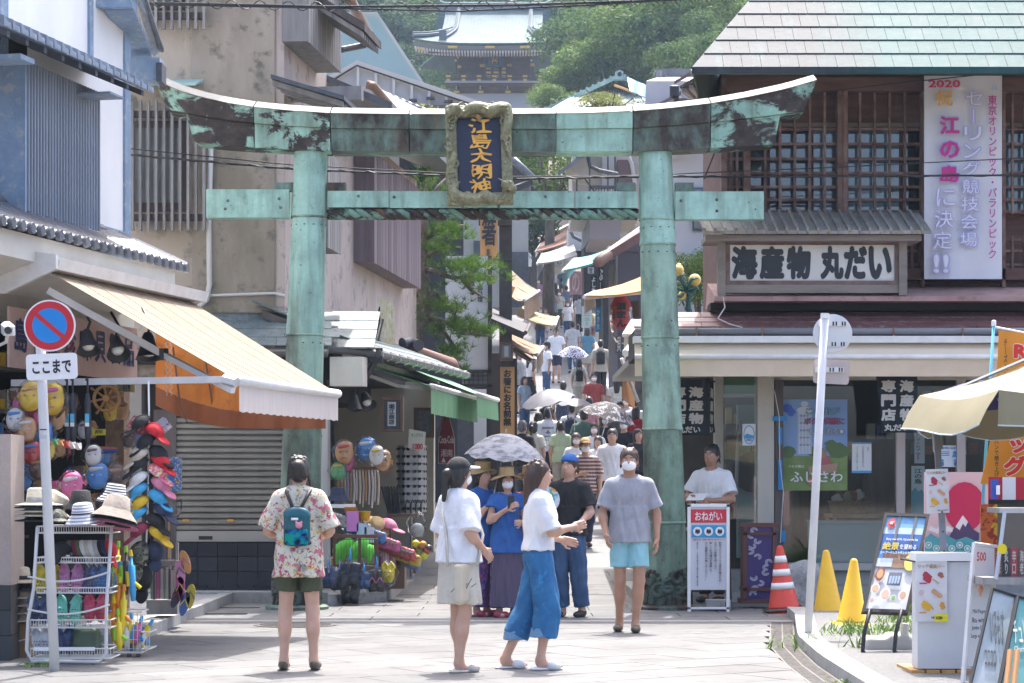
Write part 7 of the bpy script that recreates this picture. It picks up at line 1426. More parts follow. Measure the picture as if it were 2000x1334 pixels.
S=SD();S.box((0,.218,1.06),(.092,.012,.065),.014,.005);on(bp,'sequin_pocket',S,m,.008)
for s_ in(-1,1):onm(bp,'strap',MB().tube([(s_*.03,.185,1.285),(s_*.09,.10,1.415),(s_*.10,.02,1.44),(s_*.105,-.10,1.36),(s_*.115,-.13,1.2),(s_*.12,.05,1.03),(s_*.09,.15,1.01)],.014,6),BLACKISH)
S=SD();S.ell((-.02,.228,1.155),(.028,.018,.026),.01);S.ell((-.04,.228,1.18),(.01,.01,.012),.005);S.ell((0,.228,1.18),(.01,.01,.012),.005);on(bp,'bear_charm',S,mat('charm_pink',(.6,.25,.3),.6),.006);onm(bp,'tag',MB().box(-.015,.04,.226,.230,1.195,1.215),WHITE)
p=G(897,1312)
Bp=person('woman in white tee and short white skirt with black cap and ponytail',p.x,p.y,0,128,1.60,True,{-1:((-.22,.06,1.12),(-.20,-.10,.98)),1:((.23,.02,1.11),(.17,-.20,1.02))},{-1:((-.075,.0,.48),(-.06,.05,.085)),1:((.075,-.04,.48),(.07,-.05,.085))},dict(m=WHITE_T,sleeve=.95,hem=.88,loose=.036,wide=.012),dict(kind='skirt',m=cloth('white_skirt',(.60,.56,.48),(.52,.48,.41)),hem=.55,loose=.02,wide=.215),CREAMC,'sandal','pony',HAIR,skin=SKIN,mask=MASKW,cap=BLACKC,bill=MASKW,h=.0085)
tote=thing('tote_bag','beige cloth tote bag with a sketchy print at the hip of the white skirt','bag');tote.matrix_basis=wm(Bp);S=SD();S.box((-.195,.10,.72),(.03,.16,.155),.024,.02,rot=np.array([[.83,-.55,0],[.55,.83,0],[0,0,1]]));on(tote,'bag',S,mat('tote_beige',(.50,.44,.34),.85,c2=(.56,.50,.40),scale=6,bmp=.8,bscale=12),.01)
onm(tote,'strap',MB().tube([(-.24,.0,.86),(-.17,-.11,1.10),(-.02,-.13,1.34),(.10,.0,1.435),(.05,.13,1.30),(-.06,.17,1.05),(-.14,.22,.86)],.012,6),CREAMC)
for k in range(5):onm(tote,'print',MB().tube([Vector((-.225,.125,.72))+Vector((.55,.83,0))*(-.10+.035*k)+Vector((0,0,.04*(k%2))),Vector((-.225,.125,.72))+Vector((.55,.83,0))*(-.06+.04*k)+Vector((0,0,-.03-.01*k))],.004,4),GREYD)
p=G(1053,1307)
Cp=person('woman in cropped white tee and baggy rolled-up blue jeans with long brown hair',p.x,p.y,0,96,1.60,True,{-1:((-.19,-.08,1.12),(-.10,-.27,1.16)),1:((.19,.02,1.10),(.12,-.20,1.05))},{-1:((-.09,-.06,.48),(-.085,.0,.085)),1:((.09,.08,.48),(.085,.27,.085))},dict(m=WHITE_T,sleeve=.95,hem=.97,loose=.032,wide=.012),dict(kind='pants',m=DENIM,hem=.27,loose=.024,wide=.036,top=1.05),RUBW,'sandal','long',HAIR_BR,skin=SKIN,h=.0085)
for s_,y_,t_ in((-1,.0,.03),(1,.20,.0)):S=SD();S.cone((s_*.087,y_-.01,.235+t_),(s_*.088,y_-.02,.315+t_),(.098,.098),(.096,.096),.01);S.cone((s_*.087,y_-.01,.20),(s_*.088,y_-.02,.34),(.082,.082),(.082,.082),0,'-');on(Cp,'trouser_cuff',S,DENIM_L,.009)
for i,w_ in enumerate(('THE','LONG','CHANGE')):text(w_,wm(Cp)@T4((.075,.152+.0*i,1.305-.035*i))@RZ(R(180))@RX(R(90)),.10+.02*i,.024,GREYD,Cp,bold=.02)
text('THE LONG',wm(Cp)@T4((.235,.0,1.28))@RZ(R(90))@RX(R(90)),.10,.024,GREYD,Cp,bold=.02);text('CHANGE',wm(Cp)@T4((.238,.0,1.245))@RZ(R(90))@RX(R(90)),.10,.026,GREYD,Cp,bold=.02)
p=G(1229,1234)
Dp=person('man in grey tee and pale blue shorts wearing a white mask walking toward the plaza',p.x,p.y,0,-6,1.76,False,{-1:((-.25,-.02,1.10),(-.205,-.16,.90)),1:((.25,.05,1.10),(.255,-.02,.86))},{-1:((-.085,-.02,.48),(-.095,.08,.085)),1:((.095,-.07,.48),(.06,-.07,.085))},dict(m=GREYT,sleeve=.80,hem=.83,loose=.022,wide=.012),dict(kind='shorts',m=AQUA,hem=.60,loose=.012,wide=.012),CLOG,'clog','short',HAIR_BR,mask=MASKW,skin=SKIN_TAN,h=.0085,bw=1.03)
p=G(1112,1206)
Ep=person('person in black tee and dark jeans with a navy beret holding a can',p.x,p.y,0,-28,1.72,False,{-1:((-.24,-.05,1.12),(-.13,-.27,1.20)),1:((.25,.0,1.11),(.21,-.17,1.0))},{-1:((-.09,-.05,.48),(-.09,.02,.085)),1:((.09,.03,.48),(.10,.10,.085))},dict(m=BLACKC,sleeve=.78,hem=.86,loose=.025,wide=.025),dict(kind='pants',m=JEAN,hem=.12,loose=.016,wide=.02),RUBB,'shoe','short',HAIR_BR,cap=BLUEC,bill=False,h=.0095)
can=thing('drink_can','small blue and red drink can in the hand of the black tee','can',wm(Ep)@Vector((.20,-.24,.96)));MB(T4(can.location)).lathe([(.0,-.055),(.028,-.055),(.032,-.045),(.032,.045),(.026,.055),(0,.055)],14).o('body',flat((.05,.25,.55),.3),can,True);MB(T4(can.location)).lathe([(.0325,-.02),(.0326,.02)],14).o('label',flat((.5,.12,.15)),can)
uc=thing('paper_fan','round paper fan with pale blue and orange print held by the navy beret person','fan',wm(Ep)@Vector((-.10,-.33,1.24)));MB(T4(uc.location)@RX(R(80))).lathe([(.0,-.004),(.14,-.004),(.14,.004),(0,.004)],20).o('disc',pattern('fan_print',(.55,.60,.62),[((.06,.35,.55),1),((.6,.3,.08),1.2),((.1,.35,.15),.9)],12,.6),uc);MB().tube([uc.location+Vector((0,0,-.13)),uc.location+Vector((0,.01,-.28))],.008,6).o('handle',RUBW,uc)
p=G(990,1206)
Fp=person('woman in blue top and dark striped long skirt with straw hat looking at her phone',p.x,p.y,0,15,1.56,True,{-1:((-.22,-.05,1.12),(-.06,-.26,1.26)),1:((.22,-.03,1.10),(.10,-.24,1.10))},None,dict(m=BLUEC,sleeve=.4,hem=.75,loose=.03),dict(kind='skirt',m=stripes('skirt_striped',(.03,.03,.05),(.16,.12,.20),28,'X'),hem=.12,loose=.02,wide=.21),mat('sandal_maroon',(.25,.03,.06),.6),'sandal','bob',HAIR,mask=MASKW,hat=STRAW,brim=.10,h=.0095)
ph=thing('phone','dark smartphone held up by the woman in the straw hat','phone',wm(Fp)@Vector((-.03,-.30,1.33)));ph.rotation_euler=(0,0,R(15));MB(T4(ph.location)).cbox(-.036,.036,-.005,.005,-.06,.075,.004).o('case',BLACKISH,ph)
p=G(943,1204)
Gp=person('woman in a royal blue top and violet patterned trousers under the grey patterned parasol',p.x,p.y,0,48,1.62,True,{-1:((-.21,-.10,1.12),(-.10,-.25,1.30)),1:((.22,-.04,1.12),(.12,-.28,1.02))},None,dict(m=BLUEC,sleeve=.3,hem=.80,loose=.025),dict(kind='pants',m=pattern('violet_print',(.07,.03,.14),[((.12,.10,.32),1),((.25,.05,.12),1.3)],22,.58),hem=.12,loose=.03,wide=.05),mat('sandal_maroon',(0,0,0)),'sandal','long',HAIR,hat=STRAW,brim=.07,h=.0095)
p=G(1035,1203)
Hp_=person('woman in a coral vest and navy and white patterned trousers behind the blue jeans',p.x,p.y+.35,0,-30,1.58,True,None,None,dict(m=mat('cloth_coral',(.42,.12,.12),.85,bmp=1.0,bscale=13),sleeve=.35,hem=.85,loose=.02),dict(kind='pants',m=pattern('batik_print',(.45,.47,.52),[((.02,.04,.14),1),((.03,.05,.18),1.6)],17,.50),hem=.12,loose=.03,wide=.05),RUBB,'sandal','bob',HAIR,hat=STRAW,brim=.06,h=.0095)
parasol('large parasol with a grey and white scribbled pattern above the straw hats',988,847,24.2,.43,mat('parasol_grey',(.36,.36,.38),.7,c2=(.15,.155,.18),scale=7,stretch=(1,1,3),lo=.45,hi=.6),(4,8),.25,hold=wm(Gp)@Vector((-.10,-.25,1.33)))
p=P(1390,985,26.55)
Ip=person('man in white tee with short black hair holding a paper by the shop counter',p.x,26.55,.02,-28,1.86,False,{-1:((-.26,-.06,1.13),(-.14,-.26,1.13)),1:((.26,-.06,1.11),(.10,-.27,1.10))},None,dict(m=WHITE_T,sleeve=.75,hem=.86,loose=.02,wide=.02),dict(kind='pants',m=BLACKC,hem=.1),RUBB,'shoe','short',HAIR,skin=SKIN_TAN,h=.0095,bw=1.05)
pp_=thing('paper','white sheet of paper in the hands of the man by the counter','paper',wm(Ip)@Vector((-.02,-.36,1.14)));MB(wm(Ip)@T4((-.02,-.36,1.14))@RX(R(30))).box(-.10,.10,-.07,.07,-.001,.001).o('sheet',WHITE,pp_)
# the crowd on the climbing street
def solveY(py,H_):
 f=lambda Y:CAMZ+(HOR-py)*Y/FPX-gz(Y)-H_;a,b_=28.0,125.0
 for _ in range(50):
  m_=(a+b_)/2
  if f(m_)>0:a=m_
  else:b_=m_
 return a
WALK={-1:((-.08,-.10,.49),(-.08,-.02,.085)),1:((.08,.02,.48),(.08,.22,.10))};WALK2={-1:((-.08,.03,.48),(-.08,.22,.10)),1:((.08,-.10,.49),(.08,-.03,.085))}
BENT={-1:((-.23,-.03,1.12),(-.10,-.25,1.16)),1:((.23,.02,1.11),(.22,-.06,.87))}
CROWD={}
def crowd(key,px,py,H_,yaw,fem,lab,top,bot,hair='short',hm=None,legs=None,arms=None,Y=None,shoes=RUBB,**k):
 Y=Y or solveY(py,H_);H2=CAMZ+(HOR-py)*Y/FPX-gz(Y);h=.0145 if Y<46 else(.02 if Y<75 else .028)
 r=person(lab,X(px,Y),Y,gz(Y),yaw,H2,fem,arms,legs,top,bot,shoes,'shoe',hair,hm,h=h,group=None,**k);CROWD[key]=r;return r
T_=lambda m,**k:dict(dict(m=m,sleeve=.7,hem=.86,loose=.02),**k);PN=lambda m,**k:dict(dict(kind='pants',m=m,hem=.12),**k);SK=lambda m,hem=.5,wide=.2,**k:dict(dict(kind='skirt',m=m,hem=hem,wide=wide),**k);SHO=lambda m,hem=.55:dict(kind='shorts',m=m,hem=hem,loose=.02)
crowd('stripe',1143,857,1.72,8,False,'man in a striped brown and white shirt with an orange cap and crossbody bag',T_(stripes('shirt_striped',(.50,.42,.36),(.26,.09,.06),5.5,'Z',.6,(.12,.07,.09)),sleeve=.9),PN(NAVYC),cap=TAN,mask=MASKW,legs=WALK,arms=BENT)
crowd('tall',1196,838,1.74,-6,False,'tall young man in plain white tee and black trousers facing the plaza',T_(WHITE_T,loose=.03),PN(BLACKC),legs=WALK2)
crowd('longhair',989,808,1.60,180,True,'woman with long straight dark hair and pale top seen from behind by the orange board',T_(WHITE_T),SK(BLACKC),'long')
crowd('greyhair',1021,822,1.66,150,False,'grey-haired man in black shirt seen from behind above the parasol',T_(BLACKC),PN(GREYD),'short',HAIR_GR)
crowd('ponytail',1042,824,1.60,165,True,'woman with ponytail and loose cream blouse seen from behind',T_(CREAMC,loose=.03),PN(BEIGE),'pony')
jm=crowd('print',1071,796,1.74,176,False,'man in white tee with dark lettering across the back',T_(WHITE_T,loose=.03),PN(NAVYC))
crowd('green',1095,822,1.58,180,True,'woman in pale green top with hair in a bun seen from behind',T_(PALEGR,loose=.02),PN(BEIGE),'bun')
nb=crowd('navybag',1117,787,1.70,172,False,'man in white tee with navy backpack climbing the street',T_(WHITE_T),PN(NAVYC),legs=WALK)
crowd('tank',1068,774,1.56,200,True,'woman in black sleeveless top under the silver and black parasol',T_(BLACKC,sleeve=0),PN(GREYD),'long',skin=SKIN_TAN)
crowd('bob',1161,826,1.60,-10,True,'woman with black bob in white tee and white mask coming down',T_(WHITE_T),PN(BEIGE),'bob',mask=MASKW,legs=WALK)
crowd('girl',1168,852,1.48,-15,True,'shorter girl with dark hair and white tee behind the striped shirt',T_(WHITE_T),SHO(NAVYC),'bob')
crowd('brown',1125,846,1.56,5,True,'woman with brown hair and white tee just behind the orange cap',T_(WHITE_T),SK(BEIGE),'bob',HAIR_BR,mask=MASKW)
crowd('flowercap',1182,808,1.64,0,True,'person in dark patterned cap and white mask among the crowd',T_(BLACKC),PN(NAVYC),'bob',mask=MASKW,cap=pattern('cap_print',(.03,.03,.06),[((.5,.12,.06),1),((.1,.2,.45),1.2)],40,.62))
crowd('blackmask',1211,784,1.70,-5,False,'man in black tee with a black face mask right of the camouflage parasol',T_(BLACKC),PN(BLACKC),mask=BLACKC,skin=SKIN_TAN,legs=WALK2)
crowd('blackcap',1219,816,1.70,-20,False,'man in black tee with dark cap and white mask near the pillar',T_(BLACKC),PN(JEAN),mask=MASKW,cap=NAVYC)
crowd('pillar',1246,838,1.58,15,True,'dark-haired girl in black right beside the torii pillar',T_(BLACKC),PN(BLACKC),'bob')
crowd('bucket',1192,800,1.60,-10,True,'woman in a black bucket hat beside the camouflage parasol',T_(GREYD),PN(BLACKC),'bob',mask=MASKW,hat=BLACKC,brim=.05)
crowd('red',1243,795,1.62,150,True,'person in a red top half hidden by the right torii pillar',T_(REDC),PN(JEAN),'bob');crowd('strap',1240,778,1.64,175,False,'person in white with a dark shoulder strap at the pillar edge',T_(WHITE_T),PN(BEIGE))
backpack(nb,'navy backpack on the man in white climbing the street',NAVYC,BLACKISH,.016)
Mj=wm(jm)
for i,(w_,ww,hh)in enumerate((('JEANMAKER',.23,.055),('⚓',.09,.06),('standard blue',.17,.03),('co. est.',.12,.022))):text(w_,Mj@T4((0,.148,1.30-.075*i))@RZ(R(180))@RX(R(90)),ww,hh,NAVYC,jm,bold=.03)
fl=crowd('flowerwoman',1131,700,1.54,182,True,'woman in pale blouse and long beige skirt under the flower-patterned parasol',T_(CREAMC),SK(BEIGE,.10,.22),'bob')
bp2=crowd('backpackman',1173,664,1.72,178,False,'man in olive-beige shirt and black trousers with a black backpack walking uphill',T_(BEIGE,sleeve=.95,loose=.03,hem=.80),PN(BLACKC),legs=WALK)
crowd('polo',1068,668,1.70,-70,False,'man in white polo and jeans with dark cap looking left',T_(WHITE_T),PN(JEAN),mask=MASKW,cap=BLACKC,skin=SKIN_TAN)
crowd('navyshorts',1086,640,1.74,0,False,'man in white tee and navy shorts with teal backpack straps coming down',T_(WHITE_T,loose=.03),SHO(NAVYC),legs=WALK2)
crowd('blackskirt',1036,690,1.58,120,True,'woman in white top and flared black skirt at the left shop front',T_(WHITE_T,hem=1.0),SK(BLACKC,.45,.24),'long')
crowd('greyshirt',1014,686,1.70,60,False,'man in loose pale grey shirt by the left shop front',T_(cloth('palegrey',(.45,.46,.48)),loose=.05,hem=.78),SHO(JEAN))
crowd('denimseat',1024,735,1.50,40,True,'woman in blue with a shoulder bag behind the orange board',T_(LBLUE),PN(JEAN),'bob')
for q in('flowerwoman','backpackman'):backpack(CROWD[q],'black backpack on the woman under the flower parasol' if q[0]=='f' else 'black backpack on the man in the olive-beige shirt',BLACKC,BLACKISH,.02,.9 if q[0]=='f' else 1)
crowd('whitejeans',1109,588,1.62,-5,True,'woman in printed white tee and cropped blue jeans with a crossbody bag',T_(WHITE_T),PN(JEAN,hem=.2),'bob',mask=MASKW)
crowd('greytee',1080,566,1.72,10,False,'man in long grey tee raising his hand to his face',T_(cloth('midgrey',(.22,.23,.25)),loose=.04,hem=.75),SHO(OLIVE_C),arms={-1:((-.23,.0,1.1),(-.2,-.1,.88)),1:((.24,-.1,1.15),(.08,-.18,1.42))})
crowd('blackwoman',1093,568,1.60,-12,True,'woman in black dress with pale shirt beside the grey tee',T_(CREAMC),PN(OLIVE_C),'long',mask=MASKW)
crowd('child',1066,604,1.20,-20,True,'small girl in a pale patterned dress at the left',T_(CREAMC),SK(pattern('dress_print',(.5,.45,.42),[((.3,.2,.2),1)],20,.6),.4,.24),'bob',HAIR_BR)
crowd('bluejacket',1065,527,1.72,0,False,'man in open blue jacket over grey tee with beige shorts',T_(cloth('jacket',(.04,.11,.24)),sleeve=1.6,loose=.05),SHO(BEIGE))
crowd('greyback',1106,558,1.70,180,False,'man in slate grey shirt seen from behind near the pink banner',T_(cloth('slate',(.14,.17,.21))),PN(NAVYC));crowd('bunwoman',1124,541,1.60,30,True,'woman in black with a high bun near the pink banner',T_(BLACKC),PN(GREYD),'bun');crowd('tiedye',1140,551,1.62,150,True,'woman in blue and white tie-dyed shirt near the black banners',T_(pattern('tiedye',(.10,.20,.42),[((.55,.58,.62),1)],8,.52)),PN(BLACKC),'bob',HAIR_BR)
crowd('oldsenior',1098,544,1.60,90,False,'man in olive shirt bending by the pink banner',T_(OLIVE_C),PN(GREYD));crowd('darkhair2',1085,553,1.58,170,True,'dark-haired woman behind the grey tee',T_(GREYD),PN(BLACKC),'bob')
crowd('sunhat',1030,529,1.60,170,True,'person in a white sun hat and white shirt at the top left of the street',T_(WHITE_T),PN(BEIGE),'bob',hat=CREAMC,brim=.07);crowd('armsup',1048,526,1.60,20,True,'woman in cream with one arm raised to her hair',T_(CREAMC),SK(mat('skirt_lime',(.35,.38,.08),.8),.3,.2),'bob',arms={-1:((-.32,.0,1.42),(-.12,-.05,1.58)),1:((.23,0,1.1),(.22,-.05,.87))});crowd('blackhat',1075,513,1.74,-15,False,'man in white shirt with a dark cap at the top of the street',T_(WHITE_T),PN(NAVYC),cap=BLACKC);crowd('darktop',1045,520,1.66,160,False,'man in dark shirt farthest up on the left',T_(BLACKC),PN(BLACKC));crowd('topright',1083,522,1.60,190,True,'person in grey seen from behind farthest up the street',T_(GREYT),PN(BLACKC),'bob')
for i,(px,py,H_,yw,f,c,tn,bn,hr)in enumerate(((1052,806,1.62,170,1,(.42,.32,.08),'mustard','black skirt','long'),(1140,800,1.70,185,0,(.08,.16,.12),'dark green','jeans','short'),(1222,772,1.68,0,0,(.45,.45,.48),'silver-grey','black trousers','short'),(1150,775,1.58,190,1,(.50,.25,.28),'salmon pink','beige skirt','bob'),(1100,745,1.66,180,0,(.04,.05,.10),'midnight blue','jeans','short'),(1205,735,1.62,175,1,(.52,.50,.44),'ivory','black skirt','long'),(1160,728,1.70,5,0,(.30,.05,.05),'dark red','black trousers','short'),(1148,640,1.64,170,1,(.10,.25,.35),'petrol blue','beige skirt','bob'),(1118,628,1.70,185,0,(.5,.5,.5),'light grey','jeans','short'),(1150,600,1.58,0,1,(.5,.42,.2),'yellow','black skirt','long'),(1055,600,1.70,10,0,(.05,.05,.05),'charcoal','jeans','short'),(1132,575,1.66,180,0,(.5,.5,.52),'chalk white','black trousers','short'),(1052,545,1.62,0,1,(.4,.2,.3),'rose','beige skirt','bob'),(1098,524,1.68,180,0,(.12,.2,.3),'steel blue','jeans','short'))):
 crowd('extra%d'%i,px,py,H_,yw,bool(f),f'{"woman" if f else "man"} in a {tn} top and {bn} {"coming down" if abs(yw) < 90 else "walking up"} the crowded street',T_(cloth('x%d'%i,c)),SK({'bl':BLACKC,'be':BEIGE}[bn[:2]])if f else PN(JEAN if bn=='jeans' else BLACKC),hr,mask=MASKW if abs(yw)<90 else None,legs=WALK if i%2 else WALK2)
parasol('silver-grey parasol with black panels tilted left above the crowd',1064,762,40,.50,mat('parasol_silver',(.17,.17,.19),.6,c2=(.11,.11,.13),scale=3),(-14,10),.22);parasol('dark grey open umbrella beside the silver parasol',1124,778,42,.36,mat('parasol_dark',(.12,.125,.14),.6,c2=(.17,.175,.19),scale=3),(2,4),.14)
parasol('black and white camouflage parasol tilted to the right',1195,786,38.5,.50,pattern('parasol_camo',(.30,.28,.29),[((.03,.03,.035),1),((.05,.045,.045),1.3)],11,.50),(16,6),.28);parasol('white parasol covered in dark violet flowers',1120,676,62,.43,pattern('parasol_flower',(.50,.50,.58),[((.03,.02,.09),1),((.04,.03,.12),1.4)],14,.40,'voronoi'),(2,14),.26)
# goods: hats, clogs, toys
def local(name,mb=None,sd=None,h=.01,smooth=True):return np_mesh(name,[sd.mesh(h)])if sd else mb.mesh(name,smooth)
def put(parent,name,me,m,M):
 o=bpy.data.objects.new(name,me);COL.objects.link(o);o.parent=parent;o.matrix_parent_inverse=wm(parent).inverted();o.matrix_basis=M
 if not me.materials:me.materials.append(m)
 o.material_slots[0].link='OBJECT';o.material_slots[0].material=m;return o
ME={}
S=SD();S.ell((0,.0,0),(.085,.10,.085),0);S.half((0,0,0),(0,0,-1));S.ell((0,0,-.01),(.075,.09,.075),0,'-');S.ell((0,-.125,.012),(.068,.075,.010),0);ME['cap']=local('crown_and_bill',sd=S,h=.009)
ME['bucket']=local('hat_body',MB().lathe([(.0,.115),(.05,.115),(.072,.105),(.088,.03),(.095,.02),(.145,-.035),(.148,-.04),(.14,-.038),(.085,.012),(.0,.03)],22));ME['straw']=local('hat_body',MB().lathe([(.0,.11),(.06,.112),(.078,.10),(.088,.015),(.10,.006),(.165,-.004),(.168,-.01),(.16,-.012),(.08,.0),(0,.02)],22));ME['band']=local('hat_band',MB().lathe([(.0885,.012),(.0900,.014),(.0855,.045),(.084,.045)],22))
S=SD();S.ell((0,0,-.02),(.048,.034,.105),.01);S.ell((0,.006,.06),(.042,.028,.06),.02);S.ell((0,-.034,.065),(.033,.032,.055),.008,'-');S.cap((-.046,-.012,.045),(0,-.03,.118),.008,k=.005);S.cap((.046,-.012,.045),(0,-.03,.118),.008,k=.005);ME['clog']=local('clog',sd=S,h=.0065)
mb=MB()
for a,b_ in((-.02,-.01),(0,-.01),(.02,-.01),(-.012,-.035),(.012,-.035),(-.02,-.06),(0,-.06),(.02,-.06),(0,-.085)):mb.lathe([(.0,.006),(.005,.004),(.005,0)],6,T4((a,-.034+.012*((b_+.02)/.08)**2+12*a*a,b_))@RX(R(90)))
ME['holes']=local('vent_holes',mb)
def hat(label,kind,px,py,Y,m,tilt=(0,0,0),sc=1.0,band=None,group='hats on sale',name=None):
 t=thing(name or{'cap':'baseball_cap','bucket':'bucket_hat','straw':'straw_hat'}[kind],label,'hat',P(px,py,Y),0,group);M=T4(P(px,py,Y))@RZ(R(tilt[2]))@RX(R(tilt[0]))@RY(R(tilt[1]))@Matrix.Scale(sc,4);put(t,'crown',ME[kind],m,M)
 if band:put(t,'hat_band',ME['band'],band,M)
 return t
def clogs(label,px,py,Y,m,w=.10,tilt=0,bag=True,m2=None):
 t=thing('clog_pair',label,'clogs',P(px,py,Y),0,'clogs on sale')
 for s_ in(-1,1):M=T4(P(px,py,Y)+Vector((s_*w/2,0,0)))@RY(R(s_*4))@RX(R(-14+tilt));c=put(t,'clog',ME['clog'],m,M);put(c,'vent_holes',ME['holes'],RUBB,M)
 if bag:bagmesh(t,P(px,py,Y),.115,.05,.14)
 return t
def bagmesh(t,c,rx,ry,rz,knot=True):
 r=np.random.RandomState(int(abs(c.x*1000))%9999);mb=MB();rows=[]
 for q in range(9):
  f=q/8;row=[]
  for k in range(14):a=2*math.pi*k/14;w=math.sin(math.pi*min(1,f*.93+.05))**.5*(1+.10*r.randn());row.append(c+Vector((rx*w*math.cos(a),ry*w*math.sin(a)-.01,rz*(-1+2*f))))
  rows.append(row)
 mb.grid(rows,True);return mb.o('clear_bag',FILM,t)
HC={k:mat('hatcloth_'+k,c,.8,c2=tuple(v*.75 for v in c),scale=16,bmp=.5,bscale=60)for k,c in dict(black=(.012,.012,.014),red=(.50,.01,.02),white=(.62,.62,.60),cream=(.50,.44,.34),grey=(.42,.40,.38),navy=(.02,.03,.07),maroon=(.20,.02,.05),olive=(.10,.11,.05),yellow=(.62,.40,.02),sky=(.05,.32,.55),pink=(.55,.18,.28),taupe=(.34,.29,.24)).items()}
CAMO=pattern('camo_cloth',(.07,.075,.055),[((.16,.16,.13),1),((.02,.022,.018),1.3)],22,.54);STRB=stripes('hat_striped',(.60,.60,.58),(.02,.03,.06),15,'Z');STRG=stripes('hat_striped_grey',(.58,.58,.60),(.20,.22,.28),14,'Z');FLP=pattern('hat_tropical',(.55,.10,.22),[((.65,.6,.55),1),((.6,.45,.05),1.4)],26,.58)
# the wire display rack by the no-parking post
WIRE=mat('white_wire',(.62,.61,.59),.5);YR=17.75
rk=thing('wire_rack','white wire display rack of clogs and caps beside the no-parking post','rack',P(140,1295,YR));z0=.09
for Yd in(YR-.05,YR+.38):MB().tube([P(73,1030,Yd)+Vector((0,0,.0)),P(66,1150,Yd),P(55,1210,Yd),P(52,1270,Yd),P(62,1291,Yd),P(195,1293,Yd),P(207,1275,Yd),P(208,1180,Yd),P(218,1030,Yd)],.014,8).o('frame',WIRE,rk,True)
def fence(par,a,b_,py0,py1,Y,n,d=0.0,mat_=WIRE,bot=True):
 mb=MB();p0,p1,q0,q1=P(a,py0,Y),P(b_,py0,Y),P(a,py1,Y),P(b_,py1,Y)
 for u,v in((p0,p1),(q0,q1)):mb.tube([u,v],.006,5)
 for i in range(n+1):f=i/n;mb.tube([p0+(p1-p0)*f,q0+(q1-q0)*f],.0028,4)
 if d:
  for s_ in(0,1):e=Vector((0,d,0));o=(p0,p1)[s_];mb.tube([o,o+e],.006,5);mb.tube([(q0,q1)[s_],(q0,q1)[s_]+e],.006,5)
  for i in range(9):e=Vector((0,d*i/8,0));mb.tube([q0+e,q1+e],.003,4)
  mb.tube([p0+Vector((0,d,0)),p1+Vector((0,d,0))],.006,5)
 return mb.o('wire_basket',mat_,par,kind='stuff')
for py0,py1 in((1028,1041),(1089,1099),(1148,1158),(1211,1226),(1267,1286)):fence(rk,72 if py0<1150 else 60,216,py0,py1,YR-.06,30,.42)
for px in(72,183):w=MB(T4(P(px,1299,YR))@RY(R(90)));w.lathe([(.0,-.014),(.034,-.014),(.036,0),(.034,.014),(0,.014)],12);w.o('wheel',RUBB,rk)
tagp=fbox('price_rail',WHITE,rk,66,185,1264,1271,YR-.08,.01)
clogs('bright yellow clog pair on the wire rack',92,1130,YR+.05,flat((.62,.48,.01),.4),.115);clogs('pink clog pair on the wire rack',138,1128,YR+.05,flat((.58,.22,.42),.4),.105);clogs('small purple clog pair in a bag on the wire rack',171,1132,YR+.08,flat((.10,.07,.20),.4),.06);clogs('small blue clog pair in a bag on the wire rack',197,1130,YR+.08,flat((.05,.18,.40),.4),.06)
clogs('dark navy clog pair at the left of the wire rack',77,1188,YR+.05,flat((.02,.04,.12),.4),.09);clogs('mint green clog pair on the wire rack',134,1190,YR+.04,flat((.16,.56,.42),.4),.115);clogs('red clog pair on the wire rack',187,1186,YR+.04,flat((.55,.03,.09),.4),.10)
clogs('white clog pair at the bottom left of the wire rack',82,1248,YR+.1,flat((.55,.57,.60),.4),.07,30);clogs('navy clog pair at the bottom middle of the wire rack',125,1248,YR+.12,flat((.02,.05,.16),.4),.09,20)
t=thing('bagged_mat','dark green folded beach mat in a clear bag at the bottom of the wire rack','beach mat',P(170,1248,YR));S=SD();S.box(tuple(P(170,1250,YR+.12)),(.11,.06,.09),.04,.01);link('mat',np_mesh('mat',[S.mesh(.012)]),flat((.05,.09,.05)),t);bagmesh(t,P(170,1250,YR+.1),.125,.08,.12)
for i,(px,c)in enumerate(((136,CAMO),(146,HC['maroon']),(153,HC['olive']),(162,HC['white']),(170,HC['cream']),(178,HC['white']),(187,HC['grey']),(196,HC['black']),(203,HC['navy']),(212,HC['red']))):hat(['camouflage','maroon','olive','white','cream','second white','grey','black','navy','red'][i]+' cap in the row on the upper shelf of the wire rack','cap',px,1074,YR+.10,c,(70,0,80),.8)
hat('dark bagged cap with a paper tag on the upper shelf of the wire rack','cap',118,1080,YR+.02,HC['black'],(35,0,-20),1.0)
for k,py in enumerate((1122,1186)):MB().tube([P(54+160*i/8,py+4-9*(i/8)+14*math.sin(math.pi*i/8),YR-.10)for i in range(9)],.008,6).o('rope',mat('white_rope',(.6,.6,.58),.8),rk,True)
YH=17.75
for i,(dy,c)in enumerate(((30,HC['black']),(20,HC['cream']),(12,HC['cream']),(4,HC['black']))):hat(['black','cream','straw-coloured','dark'][i]+' hat in the straw hat stack on the rack, '+['lowest','second from below','third from below','fourth from below'][i]+' of the stack','straw',76,985+dy,YH+.1,c,(0,0,0),1.15)
hat('grey-banded straw hat topmost on the stack on the rack','straw',76,984,YH+.1,mat('straw_pale',(.52,.47,.36),.8,c2=(.44,.39,.29),scale=30,bmp=.5,bscale=90),(0,0,0),1.15,HC['grey']);hat('pale floppy straw hat leaning behind the hat stack','straw',103,990,YH+.22,HC['cream'],(0,32,0),1.1)
